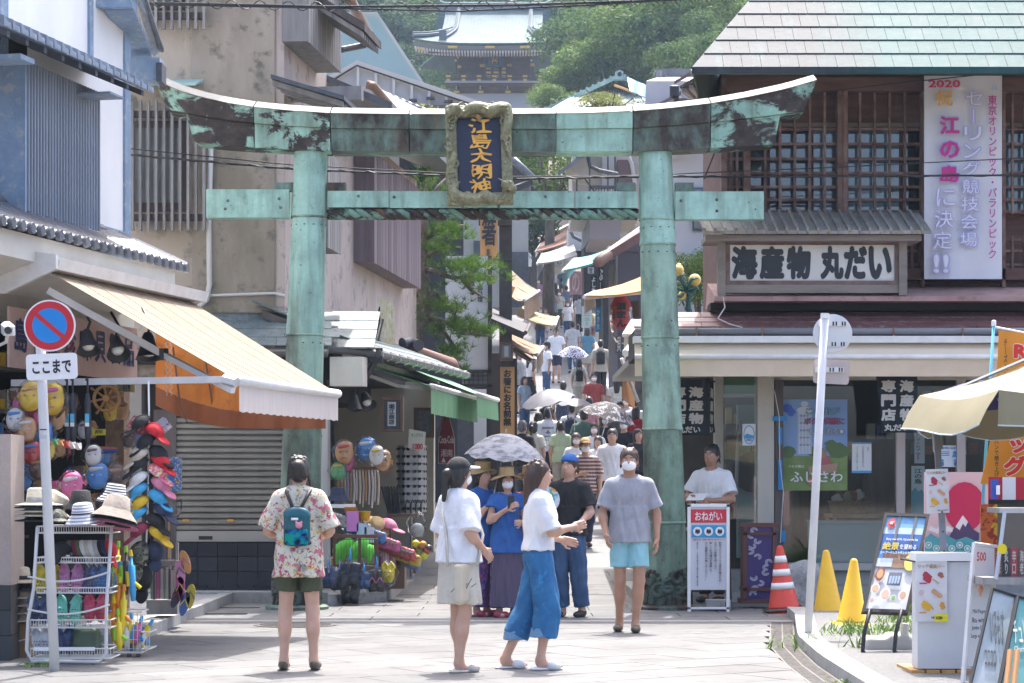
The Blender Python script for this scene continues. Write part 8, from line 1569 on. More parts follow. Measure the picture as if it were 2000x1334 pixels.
hat('black bucket hat in the middle of the rack top','bucket',158,985,YH+.15,HC['black'],(0,0,0),1.0);hat('camouflage cap on the rack top','cap',112,1015,YH,CAMO,(8,0,20),1.0);hat('grey and white striped bucket hat at the front of the rack top','bucket',163,1012,YH-.1,STRG,(6,-4,0),1.05,HC['black']);hat('navy and white striped bucket hat at the back of the rack top','bucket',224,972,YH+.2,STRB,(0,8,0),1.0);hat('cream wide-brimmed hat with a flower brooch at the right of the rack top','bucket',225,1003,YH-.1,HC['taupe'],(-10,10,0),1.28);hat('black hat nested under the flower brooch hat','bucket',226,1010,YH-.08,HC['black'],(-10,10,0),1.30);hat('pinkish hat lowest under the flower brooch hat','bucket',226,1015,YH-.06,HC['pink'],(-10,10,0),1.30)
tw=thing('cap_hanger','white cord with clips holding the tower of caps','hanger',P(291,760,18.9));MB().tube([P(290,745,18.95),P(291,800,18.9),P(288,1000,18.9),P(283,1110,18.9)],.008,6).o('cord',WHITE,tw)
TWR=[(278,830,'black',-1),(300,845,'red',1),(288,868,'black',-1),(308,890,'black',1),(276,893,'cream',-1),(312,905,'red',1),(274,912,'black',-1),(306,925,'tropic',1),(274,940,'white',-1),(312,950,'pink',1),(274,962,'sky',-1),(306,975,'sky',1),(276,988,'yellow',-1),(316,1000,'navy',1),(272,1008,'sky',-1),(302,1022,'black',1),(306,1045,'yellow',1),(276,1040,'maroon',-1)]
NTH='first second third fourth fifth sixth seventh eighth ninth tenth eleventh twelfth thirteenth fourteenth fifteenth sixteenth seventeenth eighteenth'.split()
for i,(px,py,c,s_)in enumerate(TWR):hat({'tropic':'flower-printed','sky':'sky-blue'}.get(c,c)+' cap, '+NTH[i]+' from the top of the hanging cap tower','cap',px,py,18.85-.01*i,FLP if c=='tropic' else HC[c],(38,0,-62*-s_),.98,group='caps on the hanging tower')
hat('grey camouflage cap hanging low on the cap tower','cap',276,1085,18.7,CAMO,(75,0,-40),1.25,group='caps on the hanging tower');hat('black cap hanging lowest on the cap tower','cap',282,1130,18.72,HC['black'],(80,0,-30),1.1,group='caps on the hanging tower');hat('white and navy cap hanging at the right of the cap tower','cap',302,1078,18.7,HC['navy'],(75,0,20),.9,group='caps on the hanging tower')
for a,b_,c,e,col in((252,292,815,850,'pink'),(292,332,812,860,'grey')):t=thing('bagged_bandana',('red' if col=='pink' else 'blue-grey')+' folded bandana in a clear bag on top of the cap tower','bandana',P((a+b_)/2,c,18.85));MB(T4(P((a+b_)/2,(c+e)/2,18.88))@RY(R(32 if col=='pink' else-38))).cbox(-.09,.09,-.006,.006,-.06,.06,.01).o('cloth',pattern('bandana_'+col,(.40,.10,.12)if col=='pink' else(.30,.33,.38),[((.6,.45,.42),1),((.2,.05,.06),1.3)],22,.6),t)
for px,y1,k in((131,900,0),(142,905,1),(171,895,2)):
 t=thing('folded_umbrella',['left','middle','right'][k]+' of three black folded umbrellas hanging from the white pole','umbrella',P(px,745,19.3));MB().tube([P(px-3,742,19.2),P(px,738,19.25),P(px,760,19.25),P(px,y1,19.25)],[.009,.009,.010,.006],6).o('shaft',BLACKISH,t);MB().tube([P(px,768,19.25),P(px,785,19.25),P(px+1,840,19.25),P(px,y1-15,19.25)],[.014,.028,.030,.012],10).o('folded_cloth',mat('umbrella_black',(.03,.032,.04),.6,c2=(.06,.065,.08),scale=20,stretch=(1,1,.1)),t,True);fbox('label',flat((.10,.45,.68)),t,px-5,px+3,808,824,19.21,.002);fbox('price_tag',WHITE,t,px-5,px+3,825,833,19.21,.002)
wh_=thing('ship_wheel','wooden ship steering wheel hanging under the cream awning','ship wheel',P(208,778,19.8));WW=mat('varnished_wood',(.32,.15,.04),.4,c2=(.42,.21,.06),scale=9);MW=T4(P(208,778,19.8))@RX(R(90));r_=26*19.8/FPX
MB(MW).lathe([(r_*.84,-.018),(r_*1.04,-.018),(r_*1.04,.018),(r_*.84,.018),(r_*.84,-.018)],32).o('rim',WW,wh_,True);MB(MW).lathe([(.0,.03),(r_*.26,.03),(r_*.26,-.02),(0,-.02)],18).o('hub',WW,wh_)
for k in range(8):a=k*math.pi/4+.2;d=Vector((math.cos(a),math.sin(a),0));MB(MW).tube([d*r_*.2,d*r_*.5,d*r_*.55,d*r_*.9,d*r_*1.1,d*r_*1.3,d*r_*1.42],[.010,.013,.009,.013,.009,.014,.008],8).o('spoke',WW,wh_,True)
bt2=thing('toy_boat','small wooden toy boat with blue and red stripes hung under the ship wheel','toy boat',P(197,878,19.6));S=SD();c=P(197,880,19.6);S.ell(tuple(c),(.155,.05,.03),.01);link('hull',np_mesh('hull',[S.mesh(.01)]),flat((.03,.06,.22)),bt2);S=SD();S.ell((c.x,c.y,c.z+.018),(.145,.045,.018),.01);link('deck',np_mesh('deck',[S.mesh(.009)]),flat((.45,.10,.04)),bt2)
fcard('yellow_tag','small yellow hanging tag with black letters behind the umbrellas','tag',180,205,838,850,19.9,(.62,.55,.02),'JAPAN',vert=False);fcard('gold_plaque','gold plaque with dark characters beside the ship wheel','plaque',222,262,748,766,20.3,(.36,.27,.08),'江の島名物',vert=False)
TOY=[((.62,.42,.03),'yellow'),((.58,.10,.26),'pink'),((.06,.22,.52),'blue'),((.60,.58,.55),'white'),((.52,.28,.12),'tan'),((.50,.06,.05),'red'),((.10,.35,.14),'green'),((.16,.10,.08),'brown')]
def toy(label,px,py,Y,ci,r=.08,ci2=3,group='bagged toys hanging in the shops'):
 t=thing('bagged_toy',label,'toy',P(px,py,Y),0,group);c=P(px,py,Y);S=SD();S.ell((0,0,0),(r,r*.5,r*1.15),.02);S.ell((r*.15,.0,r*.75),(r*.75,r*.4,r*.5),.03);S.ell((0,-.02,-r*.7),(r*.7,r*.4,r*.5),.03);S.ell((0,-r*.5,-.1*r),(r*.16,r*.2,r*.2),.02);o=link('moulded_mask',np_mesh('moulded_mask',[S.mesh(.013)]),flat(TOY[ci][0],.35),t);o.matrix_basis=T4(c)
 S=SD();S.cap((-r*.5,-r*.42,r*.62),(r*.5,-r*.46,r*.75),r*.22,r*.16,.01);S.ell((-r*.38,-r*.46,.12*r),(r*.16,.02,r*.10),.0);S.ell((r*.38,-r*.46,.12*r),(r*.16,.02,r*.10),.0);S.cap((-r*.3,-r*.5,-.6*r),(r*.3,-r*.5,-.6*r),r*.10,k=0);o=link('painted_patch',np_mesh('painted_patch',[S.mesh(.01)]),flat(TOY[ci2][0],.35),t);o.matrix_basis=T4(c);bagmesh(t,c,r*1.3,r*.7,r*1.45)
for i,(px,py,ci,c2,r)in enumerate(((60,775,0,4,.10),(100,780,0,1,.11),(45,790,1,0,.09),(30,820,3,2,.08),(70,810,1,4,.10),(108,815,4,2,.09),(50,840,4,3,.09),(80,850,2,4,.10),(35,865,5,3,.08),(62,885,5,2,.08),(92,880,0,5,.07),(40,905,2,3,.09),(75,915,7,4,.08),(45,935,2,0,.08),(80,945,4,0,.08))):toy(TOY[ci][1]+' bagged mask with '+TOY[c2][1]+' patch, '+NTH[i]+' of the cluster by the no-parking post',px,py,18.9+.12*(i%3),ci,r,c2)
for i in range(9):
 g=i//5;k=i%5;px,py=102+11*k,848+82*g+2*k;cc=[(6,4,5,3,3),(1,3,1,3,2)][g][k];t=thing('sun_visor',TOY[cc][1]+' sun visor, '+NTH[k]+' of the '+('upper' if g==0 else 'lower')+' hanging row','visor',P(px,py,18.6));MB(T4(P(px,py,18.6))@RY(R(78))@RZ(R(90))).lathe([(.10,.0),(.105,.03),(.085,.03),(.085,.0),(.1,0)],18,a0=-2.6,a1=-.5).o('band',flat(TOY[cc][0]),t,True)
toy('round pink toy bag hanging above the black bucket hat',140,950,18.4,1,.09,3);toy('dark blue bagged toy hanging above the striped hat',190,930,18.9,2,.09,3);toy('brown bagged shell ornament above the flower brooch hat',225,935,19.2,7,.10,4);toy('grey bagged toy beside the yellow tag',182,890,18.9,3,.07,7)
bs=thing('wall_shelving','dark wall shelving packed with small goods inside the blue house shop','shelf',M1@Vector((-2,-1.2,.1)))
for k in range(6):bx('shelf_board',OLDW,bs,-4.2,-.3,-1.3,-.95,.45+.42*k,.48+.42*k,M1)
for k in range(6):
 for j in range(26):
  c=rnd.choice(TOY)[0];u=-4.15+j*.148;hh=rnd.uniform(.10,.30);bx('packet',flat(tuple(v*.8 for v in c)),bs,u,u+rnd.uniform(.07,.13),-1.15,-.98,.485+.42*k,.485+.42*k+hh,M1)
for i in range(34):
 px=30+(i*37)%235;py=770+(i*53)%230;toy('small bagged souvenir hanging in the dim back of the left shop',px,py,20.6+(i%5)*.2,[7,4,3,2,5,0,7,4][i%8],.065,[3,7,4][i%3],'small souvenirs hanging in the left shop')
for i in range(6):hat('straw hat in the low stack beside the tiled pier, '+NTH[i]+' from the top','straw',38+(i%2)*2,1135+15*i,18.5,[HC['cream'],HC['black'],HC['cream'],HC['taupe'],HC['taupe'],HC['cream']][i],(0,0,0),1.05,HC['black']if i==0 else None,group='straw hats in the low stack')
cb=thing('cardboard_box','cardboard box tied with white string beside the tiled pier','box',P(38,1280,18.4));CARDB=mat('cardboard',(.30,.19,.10),.85,c2=(.36,.24,.13),scale=4);fbox('carton',CARDB,cb,20,52,1218,1296,18.4,.4);MB().tube([P(20,1250,18.38),P(36,1252,18.38),P(52,1248,18.38)],.006,5).o('string',WHITE,cb)
def gun(label,px,py,Y,c,c2,L=.30,tilt=8):t=thing('water_gun',label,'toy',P(px,py,Y),0,'toy water guns');M=T4(P(px,py,Y))@RY(R(tilt));mb=MB(M);mb.tube([(0,0,L/2),(0,0,L*.3),(0,0,L*.28),(0,0,-L*.3),(0,0,-L/2)],[.010,.016,.030,.026,.018],10);mb.o('barrel',flat(c,.35),t,True);MB(M).tube([(0,0,L/2),(0,0,L/2+.05)],[.018,.012],8).o('tip',flat(c2,.35),t);MB(M).tube([(.02,0,-L*.1),(.065,0,-L*.22)],.016,8).o('grip',flat(c2,.35),t);MB(M).tube([(-.03,0,.06),(-.03,0,-.06)],.022,8).o('tank',flat(c2,.35),t)
YEL_,ORG,LIM,BLU=(.65,.50,.01),(.68,.22,.01),(.25,.55,.04),(.04,.30,.62)
for i,a in enumerate(((227,1105,YEL_,LIM,.30),(233,1140,YEL_,BLU,.26),(246,1120,(.03,.03,.04),LIM,.34),(258,1130,BLU,YEL_,.36),(230,1175,ORG,YEL_,.30),(240,1195,YEL_,ORG,.34),(222,1215,ORG,YEL_,.30),(232,1235,YEL_,LIM,.28))):gun(['yellow toy water gun with lime tip','yellow and blue toy water gun','black toy water gun with lime tip','long blue toy water gun','orange toy water gun with yellow grip','long yellow toy water gun with orange grip','lower orange toy water gun','lowest yellow toy water gun with lime grip'][i]+' hung beside the wire rack',a[0],a[1],18.1-.02*i,a[2],a[3],a[4],6-3*(i%4))
ct2=thing('basket_cart','white wire basket cart on black wheels beside the wire rack','cart',P(258,1280,18.5));fence(ct2,222,276,1195,1275,18.4,7,.35);fence(ct2,276,292,1235,1268,18.4,3,.35)
for k in range(5):MB().tube([P(222,1195+18*k,18.4),P(276,1195+18*k,18.4)],.003,4).o('wire',WIRE,ct2)
for px in(228,252,270):MB(T4(P(px,1284,18.5))@RY(R(90))).lathe([(.0,-.014),(.036,-.014),(.036,.014),(0,.014)],12).o('wheel',RUBB,ct2)
for i in range(9):gun('small bagged beach toy standing in the wire basket cart',226+7*i,1225+(i*17)%30,18.55+.03*(i%3),[YEL_,BLU,(.5,.1,.3),(.6,.6,.6)][i%4],[BLU,YEL_][i%2],.2,-20+6*i)
cr=thing('crate_stand','grey wooden crate stand with wrapped fans by the roller shutter','stand',P(315,1200,22));fbox('crate',OLDWG,cr,286,346,1172,1200,22,.4);fbox('rail',OLDWG,cr,300,345,1094,1106,22,.05)
for px in(300,330,345):fbox('post',OLDWG,cr,px-2,px+3,1060,1180,22.1,.05)
for i in range(11):t=thing('wrapped_fan','dark wrapped folding fan hanging from the crate stand rail','fan',P(296+5*i,1110,21.95),0,'wrapped fans on the crate stand');fbox('fan',flat(rnd.choice([(.05,.05,.06),(.25,.05,.12),(.3,.28,.26),(.12,.16,.1)])),t,294+5*i,298+5*i,1108+(i%3)*3,1170,21.93,.02)
for i,(px,py,c,c2,lab)in enumerate(((362,1098,(.6,.3,.1),(.5,.15,.3),'rainbow-striped'),(352,1118,(.58,.25,.38),(.1,.1,.2),'pale pink'),(352,1150,(.45,.08,.25),(.5,.3,.1),'magenta printed'),(372,1165,(.5,.4,.05),(.1,.1,.1),'yellow'),(360,1180,(.06,.12,.35),(.6,.5,.1),'blue printed'),(345,1165,(.03,.03,.05),(.3,.05,.1),'black'))):
 t=thing('flip_flop',lab+' flip-flop hanging on the crate stand','flip-flop',P(px,py,21.8));M=T4(P(px,py,21.8))@RY(R(-18+8*i));MB(M).prism([(.045*math.cos(a)*(1+.12*math.sin(a)),0,.12*math.sin(a))for a in[2*math.pi*q/16 for q in range(16)]],(0,.018,0)).o('sole',flat(c),t);MB(M).tube([(-.04,-.005,-.02),(0,-.02,.05),(.04,-.005,-.02)],.007,6).o('thong',flat(c2),t)
nt_=thing('insect_net','white toy insect net standing beside the cap tower','net',P(340,985,20.5));MB().lathe([(.05,-.16),(.085,-.08),(.09,0)],14,T4(P(338,975,20.5))@RX(R(0))).o('net',FILM,nt_,True);MB().tube([P(330,1010,20.5),P(329,1090,20.5)],.008,6).o('handle',OWD,nt_);fcard('toy_card','colourful printed card of toys hanging behind the cap tower','toy card',318,354,892,958,20.2,pattern('comic_print',(.05,.20,.50),[((.6,.45,.02),1),((.5,.03,.04),1.3),((.6,.6,.6),1.7)],30,.58))
# the second shop's goods
ss=thing('sunglasses_stand','white revolving stand filled with sunglasses under the green awning','stand',P(805,1000,29.6));c=P(805,935,29.8);hz=65*29.8/FPX;MB(T4(c)).lathe([(.0,-hz),(.19,-hz),(.19,hz),(0,hz)],6).o('panel_drum',flat((.50,.50,.49)),ss);MB().tube([P(805,1000,29.8),P(805,1130,29.8)],.03,8).o('post',STEEL,ss)
mb=MB()
for s_ in(-1,1):mb.lathe([(.0,.006),(.02,.005),(.027,0),(.0,-.002)],10,T4((s_*.033,0,0))@RX(R(90))@Matrix.Diagonal((1.05,.8,1,1)))
mb.tube([(-.07,.02,.008),(-.066,0,.008),(0,-.003,.012),(.066,0,.008),(.07,.02,.008)],.004,5);gm=mb.mesh('sunglasses',True);gm.materials.append(flat((.012,.011,.012),.15))
for r in range(9):
 for k in range(4):
  a=R(-150+42*k);M=T4(c+Vector((.195*math.cos(a)if 0 else .20*math.sin(R(-65+43*k)),-.20*math.cos(R(-65+43*k)),hz-.05-.098*r)))@RZ(R(-65+43*k));o=link('sunglasses',gm);o.matrix_basis=M;tag(o,'dark sunglasses on the white revolving stand','sunglasses','sunglasses on the revolving stand')
for i in range(6):t=thing('walking_stick','black umbrella handle leaning in the bundle beside the sunglasses stand','umbrella',P(760,1000,29),0,'black umbrellas bundled by the sunglasses stand');MB().tube([P(762+4*i,1010,28.9),P(746+6*i,950,28.9)],.016,6).o('shaft',BLACKISH,t)
for i in range(5):t=thing('curved_umbrella','curved black umbrella handle hanging under the sunglasses stand','umbrella',P(790,985,29.2),0,'curved umbrella handles');MB().tube([P(782+10*i,1010,29.3),P(782+10*i,985,29.3),P(786+10*i,976,29.3),P(791+10*i,982,29.3)],.012,6).o('handle',BLACKISH,t)
sd_=thing('shop_table','dark wooden table at the foot of the sunglasses stand','table',P(780,1005,28.9));fbox('top',LW,sd_,755,815,1003,1010,28.7,.5)
for px in(758,806):fbox('leg',LW,sd_,px,px+6,1010,1120,28.75,.06)
for i,(px,py,ci,c2,r)in enumerate(((672,884,4,5,.11),(715,878,2,3,.11),(675,900,1,3,.10),(735,890,3,0,.09),(668,880,2,7,.09),(748,900,4,7,.10),(660,920,6,0,.09))):toy(['round tan','glossy blue','pale pink','white','dark blue','tan and brown','green'][i]+' bagged mask hanging in the souvenir shop',px,py,27.3+.1*(i%3),ci,r,c2)
for i in range(14):t=thing('bead_strand','string of wooden and shell beads hanging in the souvenir shop','necklace',P(660+7*i,925,28),0,'bead strands in the souvenir shop');MB().tube([P(660+6*i,918,27.9),P(661+6*i+(i%3),950,27.9),P(660+6*i,975+(i*7)%20,27.9)],.010+.004*(i%2),5).o('beads',flat(rnd.choice([(.35,.2,.1),(.5,.42,.32),(.55,.5,.48),(.2,.25,.4)])),t)
bar=thing('hanging_bar','brown bar with blue ties holding the bead strands','bar',P(700,915,27.9));fbox('bar',LW,bar,652,745,912,917,27.88,.04)
sf=thing('side_shelf','white shelf board by the pale partition holding a boxed hat','shelf',P(660,988,27));fbox('board',WHITE,sf,634,690,985,992,26.9,.4);hat('dark grey hat in a clear box on the side shelf','bucket',660,972,27.1,HC['navy'],(0,0,0),1.1)
def bucket(label,px,py,c):t=thing('toy_bucket',label,'bucket',P(px,py,26.9));M=T4(P(px,py,26.9));MB(M).lathe([(.0,-.06),(.055,-.06),(.075,.06),(.08,.06),(.07,.055),(.05,-.05),(0,-.05)],18).o('pail',flat(c,.4),t,True);MB(M).tube([(-.075,0,.05),(-.06,-.02,-.02),(0,-.08,-.05),(.06,-.02,-.02),(.075,0,.05)],.005,5).o('handle',flat((.6,.1,.25),.4),t)
bucket('yellow toy bucket hanging in the souvenir shop',712,1008,(.68,.45,.01));bucket('second yellow toy bucket hanging lower left',685,1000,(.62,.38,.01))
for a,b_,c,e,col,lab in((677,700,998,1038,(.55,.20,.52),'lilac sponge pack hanging below the yellow buckets'),(697,716,1022,1058,(.40,.52,.68),'pale blue packet hanging in front of the green nets'),(712,730,1030,1060,(.52,.56,.62),'white packet hanging beside the pale blue packet')):fcard('hanging_packet',lab,'packet',a,b_,c,e,26.8,col,th=.03)
hat('straw hat with dark band behind the packets in the souvenir shop','straw',733,1030,27.2,STRAW,(50,0,30),1.1,HC['black']);hat('pink and cream cap lying on the goods table','cap',757,1030,27.3,HC['pink'],(20,0,60),1.3)
wb=thing('wooden_crate','brown wooden crate frame with wire sides holding green nets','crate',P(690,1100,26.6))
for px in(650,700,733):fbox('post',LW,wb,px,px+5,1045,1150,26.5 if px<720 else 26.8,.05)
fbox('rail',LW,wb,650,738,1044,1051,26.48,.05);fbox('rail',LW,wb,650,738,1120,1126,26.48,.05);fence(wb,655,733,1053,1105,26.52,14,.5,LW)
for i in range(7):t=thing('green_net','lime green toy net rolled in the wooden crate','net',P(660+10*i,1075,26.75),0,'lime green nets in the crate');MB(T4(P(660+10*i,1078-(i%3)*6,26.75))).lathe([(.0,-.15),(.02,-.12),(.07,.0),(.06,.08),(0,.1)],9).o('net',flat((.12,.60,.06),.6),t,True)
DKB=[flat((.015,.02,.04),.5),flat((.02,.05,.16),.5),flat((.03,.03,.035),.5),flat((.02,.08,.22),.5)]
def bagged(label,px,py,Y,m,r=.10,acc=None):
 t=thing('bagged_sandals',label,'sandals',P(px,py-40,Y),0,'bagged sandals hanging at the souvenir shop');c=P(px,py,Y)
 for s_ in(-1,1):S=SD();S.box((0,0,0),(r*.45,.02,r*1.0),.02);S.ell((0,-.03,-r*.35),(r*.45,.03,r*.4),.02);o=link('sandal',np_mesh('sandal',[S.mesh(.014)]),m,t);o.matrix_basis=T4(c+Vector((s_*r*.42,0,0)))@RY(R(s_*8))
 if acc:MB(T4(c)).tube([(-r*.7,-.06,-.02),(-r*.35,-.075,r*.35),(0,-.06,-.02),(r*.35,-.075,r*.35),(r*.7,-.06,-.02)],.008,6).o('thong',flat(acc),t)
 bagmesh(t,c,r*1.15,.07,r*1.25);MB().tube([c+Vector((0,0,r*1.2)),c+Vector((.01,0,r*1.6)),c+Vector((0,.04,r*2.2))],[.02,.008,.006],6).o('tie',flat((.03,.22,.55)),t)
for i,(px,py,k,r,acc)in enumerate(((642,1128,1,.12,None),(662,1135,0,.11,None),(683,1122,0,.14,None),(684,1158,2,.13,None),(710,1135,3,.10,None),(735,1135,2,.13,(.6,.2,.3)),(755,1128,3,.09,(.6,.5,.05)))):bagged(['navy','dark narrow','large black strapped','lowest black','blue','black pink-thonged','blue yellow-topped'][i]+' sandals in a clear bag hanging at the souvenir shop',px,py,26.2+.03*i,DKB[k],r,acc)
clogs('yellow clog pair in a bag at the right end of the hanging sandals',758,1118,26.35,flat((.6,.48,.02),.4),.06)
b2=thing('brown_goods_box','brown wooden goods box behind the bagged sandals','box',P(770,1130,27));fbox('box',LW,b2,740,790,1085,1150,27.2,.5);b3=thing('wire_basket','black wire basket of pink packets on the brown goods box','basket',P(765,1090,27));fence(b3,742,782,1064,1108,27.05,8,.3,BLACKISH)
for i in range(5):fcard('pink_packet','pink and white packet standing in the black wire basket','packet',745+7*i,753+7*i,1066+(i%2)*5,1104,27.15,[(.5,.18,.25),(.55,.45,.45)][i%2])if 0 else fcard('souvenir_packet',['pink','white','rose','pale','red'][i]+' packet standing in the black wire basket','packet',745+7*i,752+7*i,1066+(i%2)*5,1104,27.12+.02*i,[(.5,.18,.25),(.55,.52,.52),(.5,.12,.2),(.5,.42,.42),(.45,.05,.08)][i])
for i in range(70):toy('tiny bagged charm in the heap over the goods table',650+(i*29)%168,1012+(i*17)%100,26.9+.08*(i%6),[3,2,1,5,0,2][i%6],.055,[3,5,0][i%3],'bagged charms on the goods table')
for i in range(8):t=thing('toy_ball',['yellow','brown','red','green','orange','dark','olive','lime'][i]+' ball in the net of balls by the step','ball',P(815,1065,28),0,'balls in the net');MB(T4(P(812+(i*11)%30,1062+(i*7)%26,27.9))).lathe([(.05*math.sin(a),-.05*math.cos(a))for a in[math.pi*q/7 for q in range(8)]],10).o('ball',flat([(.6,.5,.02),(.2,.08,.05),(.4,.08,.05),(.15,.25,.05),(.5,.25,.03),(.05,.05,.06),(.2,.2,.05),(.5,.55,.05)][i],.35),t,True)
t=thing('plastic_bag','clear plastic bag of pale goods hanging below the sunglasses stand','bag',P(815,1020,28.4));bagmesh(t,P(815,1025,28.4),.13,.10,.17);S=SD();S.ell(tuple(P(815,1035,28.4)),(.09,.07,.09),.02);link('goods',np_mesh('goods',[S.mesh(.016)]),flat((.40,.42,.43)),t)
bs2=thing('wall_shelving','shelving with small boxes deep inside the souvenir shop','shelf',M3@Vector((4,-2.2,.1)))
for k in range(5):
 bx('shelf_board',OLDW,bs2,.4,7.2,-2.38,-2.1,.5+.45*k,.53+.45*k,M3)
 for j in range(30):u=.45+j*.22;bx('packet',flat(tuple(v*.7 for v in rnd.choice(TOY)[0])),bs2,u,u+rnd.uniform(.1,.2),-2.3,-2.12,.535+.45*k,.535+.45*k+rnd.uniform(.1,.32),M3)
ssp=thing('price_sign','white price sign with red and green writing over the sunglasses','sign',P(818,860,29.3));MB().hexa([P(797,875,29.3),P(828,885,29.3),P(828,885,29.32),P(797,875,29.32),P(799,838,29.3),P(832,844,29.3),P(832,844,29.32),P(799,838,29.32)]).o('sheet',flat((.58,.56,.48)),ssp);ftext('サングラス',803,826,846,854,29.27,flat((.1,.3,.1)),ssp,bold=.03);ftext('1000',806,826,866,878,29.27,flat((.5,.05,.05)),ssp,bold=.04)
st_=thing('granite_step','low granite step with an angled corner in front of the souvenir shop','step',P(760,1160,27));st_['kind']='structure'
pts=[(X(640,26.1),26.1),(X(758,27.6),27.2),(X(845,31.5),33.5),(X(700,31),33.5),(X(640,27.4),27.6)]
MB().prism([(x,y,0.0)for x,y in pts],(0,0,.13)).o('slab',KERB,st_)
# street signs and things by the kerb
SIGNR,SIGNB=flat((.52,.01,.02),.4),flat((.0,.22,.62),.4);POSTW=mat('post_white',(.66,.67,.68),.4,c2=(.60,.61,.63),scale=3)
ns=thing('no_parking_sign','round red and blue no-parking sign with white plate on a leaning white post','traffic sign',G(107,1311));Y0=G(107,1311).y
MB().tube([P(107,1314,Y0),P(80,700,Y0),P(78,640,Y0)],.038,12).o('post',POSTW,ns,True)
def disc(par,px,py,Y,r,layers,ry=0,back=False):
 M=fm(px,py,Y,ry=ry);s_=Y/FPX;MB(M).lathe([(.0,-.006),(r*s_,-.006),(r*s_,.0),(0,.0)],48).o('sign_disc',WHITE if not back else ALU,par)
 for k,(a,b_,m)in enumerate(layers):MB(M).lathe([(b_*s_,.002+.001*k),(a*s_,.002+.001*k)],48).o('print',m,par)
 return M,s_
M,s_=disc(ns,97,636,Y0-.05,50.5,((47.5,34,SIGNR),(34,0,SIGNB)));a=R(-40);MB(M@RZ(a)).poly([(-36*s_,-4.5*s_,.006),(36*s_,-4.5*s_,.006),(36*s_,4.5*s_,.006),(-36*s_,4.5*s_,.006)]).o('print',SIGNR,ns)
def rrect(M,w,h,r,d=.006):return MB(M).prism([(x*(w/2-r)+r*math.cos(R(a)),y*(h/2-r)+r*math.sin(R(a)),-d)for x,y,a0 in((1,1,0),(-1,1,90),(-1,-1,180),(1,-1,270))for a in range(a0,a0+91,30)],(0,0,d))
M=fm(101,716,Y0-.05,ry=R(2.5));rrect(M,100*s_,51*s_,8*s_).o('plate',WHITE,ns);text('ここまで',M@T4((0,0,.002)),76*s_,27*s_,INK,ns,bold=.03)
for k,py in enumerate((838,850,858)):fbox('sticker',[BLACKISH,flat((.5,.5,.5)),ALU][k],ns,77+k,91,py,py+(2 if k==0 else 7),Y0-.042,.004)
rs_=thing('traffic_sign','back of a round sign and plate on a leaning white post at the right','traffic sign',G(1577,1257));Y1=G(1577,1257).y
MB().tube([P(1577,1260,Y1),P(1596,900,Y1),P(1611,618,Y1)],.036,12).o('post',POSTW,rs_,True);MB().tube([P(1611,622,Y1),P(1611.3,612,Y1)],.039,12).o('post_cap',WHITE,rs_)
BACK=mat('sign_back',(.42,.36,.34),.4,.3,c2=(.48,.42,.40),scale=2);M=fm(1626,652,Y1+.06);q=Y1/FPX;MB(M).lathe([(.0,-.004),(36*q,-.004),(36*q,.003),(0,.003)],48).o('sign_disc',BACK,rs_);MB(M).lathe([(36*q,-.006),(38.5*q,-.004),(38.5*q,.006),(36*q,.008)],48).o('rim',ALU,rs_)
M2_=fm(1624,726,Y1+.06,ry=R(-3));rrect(M2_,70*q,48*q,6*q).o('plate',BACK,rs_)
for px,py in((1612,632),(1610,672),(1606,722)):fbox('clamp',ALU,rs_,px-14,px+42,py-5,py+5,Y1+.03,.02);[fbox('slot',BLACKISH,rs_,px+14+d,px+17+d,py-4,py+4,Y1+.028,.003)for d in(0,6,18,23)]
af=thing('a_frame_sign','white A-frame request board with red heading standing by the right pillar','sign',(X(1384,25),25,0));AFW=flat((.60,.62,.66))
for x0 in(1343,1419):fbox('leg',WHITE,af,x0,x0+6,985,1196,24.95,.04);MB().tube([P(x0+3,990,25.0),P(x0+8,1185,25.5)],.02,4).o('rear_leg',LW,af)
fbox('rail',WHITE,af,1343,1425,984,990,24.95,.04);fbox('rail',WHITE,af,1343,1425,1186,1190,24.95,.04);fbox('board',AFW,af,1349,1419,990,1152,24.97,.03)
c=Card(fm(1384,1071,24.965),70*24.965/FPX,162*24.965/FPX,af);c.rect(0,.03,1,.19,flat((.62,.03,.05)));c.text('おねがい',.12,.055,.88,.165,WHITE,bold=.02);c.rect(.03,.22,.97,.37,flat((.03,.30,.55)))
for k in range(3):c.ell(.19+.31*k,.295,.125,.055,WHITE);c.blobs([(.15+.31*k,.295,.025,.03),(.23+.31*k,.295,.025,.03),(.19+.31*k,.30,.02,.035)],INK)
c.text('距離を保つ  密集を避ける  咳エチケット',.06,.385,.94,.405,flat((.5,.05,.05)))
for t_,x,y1 in(('新型コロナウイルス感染対策のため、',.78,.93),('お互いの距離を保つなど、',.65,.78),('新しい生活様式を実践して、',.52,.82),('江の島観光をお楽しみください。',.39,.88),('藤沢市・公益社団法人藤沢市観光協会',.16,.95)):c.text(t_,x,.42,x+(.075 if x>.2 else .045),y1,INK,vert=True,bold=.012)
cbk=thing('concrete_block','hollow concrete block weighing down the A-frame board','block',G(1405,1190));fbox('block',KERB,cbk,1380,1428,1172,1190,25.1,.2);fbox('core',BLACKISH,cbk,1417,1424,1176,1187,25.09,.02)
ls=thing('lantern_stand','maroon wooden stand with violet wave-pattern panel by the shop corner','stand',(X(1483,25.6),25.6,0));MRN=mat('maroon_wood',(.10,.035,.03),.6)
for a in((1447,1521,1022,1030),(1450,1518,1040,1045),(1450,1518,1148,1154),(1446,1522,1170,1179),(1452,1459,1030,1172),(1509,1516,1030,1172)):fbox('frame',MRN,ls,*a,25.55,.35)
fbox('panel',flat((.035,.02,.14),.4),ls,1459,1509,1030,1172,25.58,.28);rw=random.Random(4)
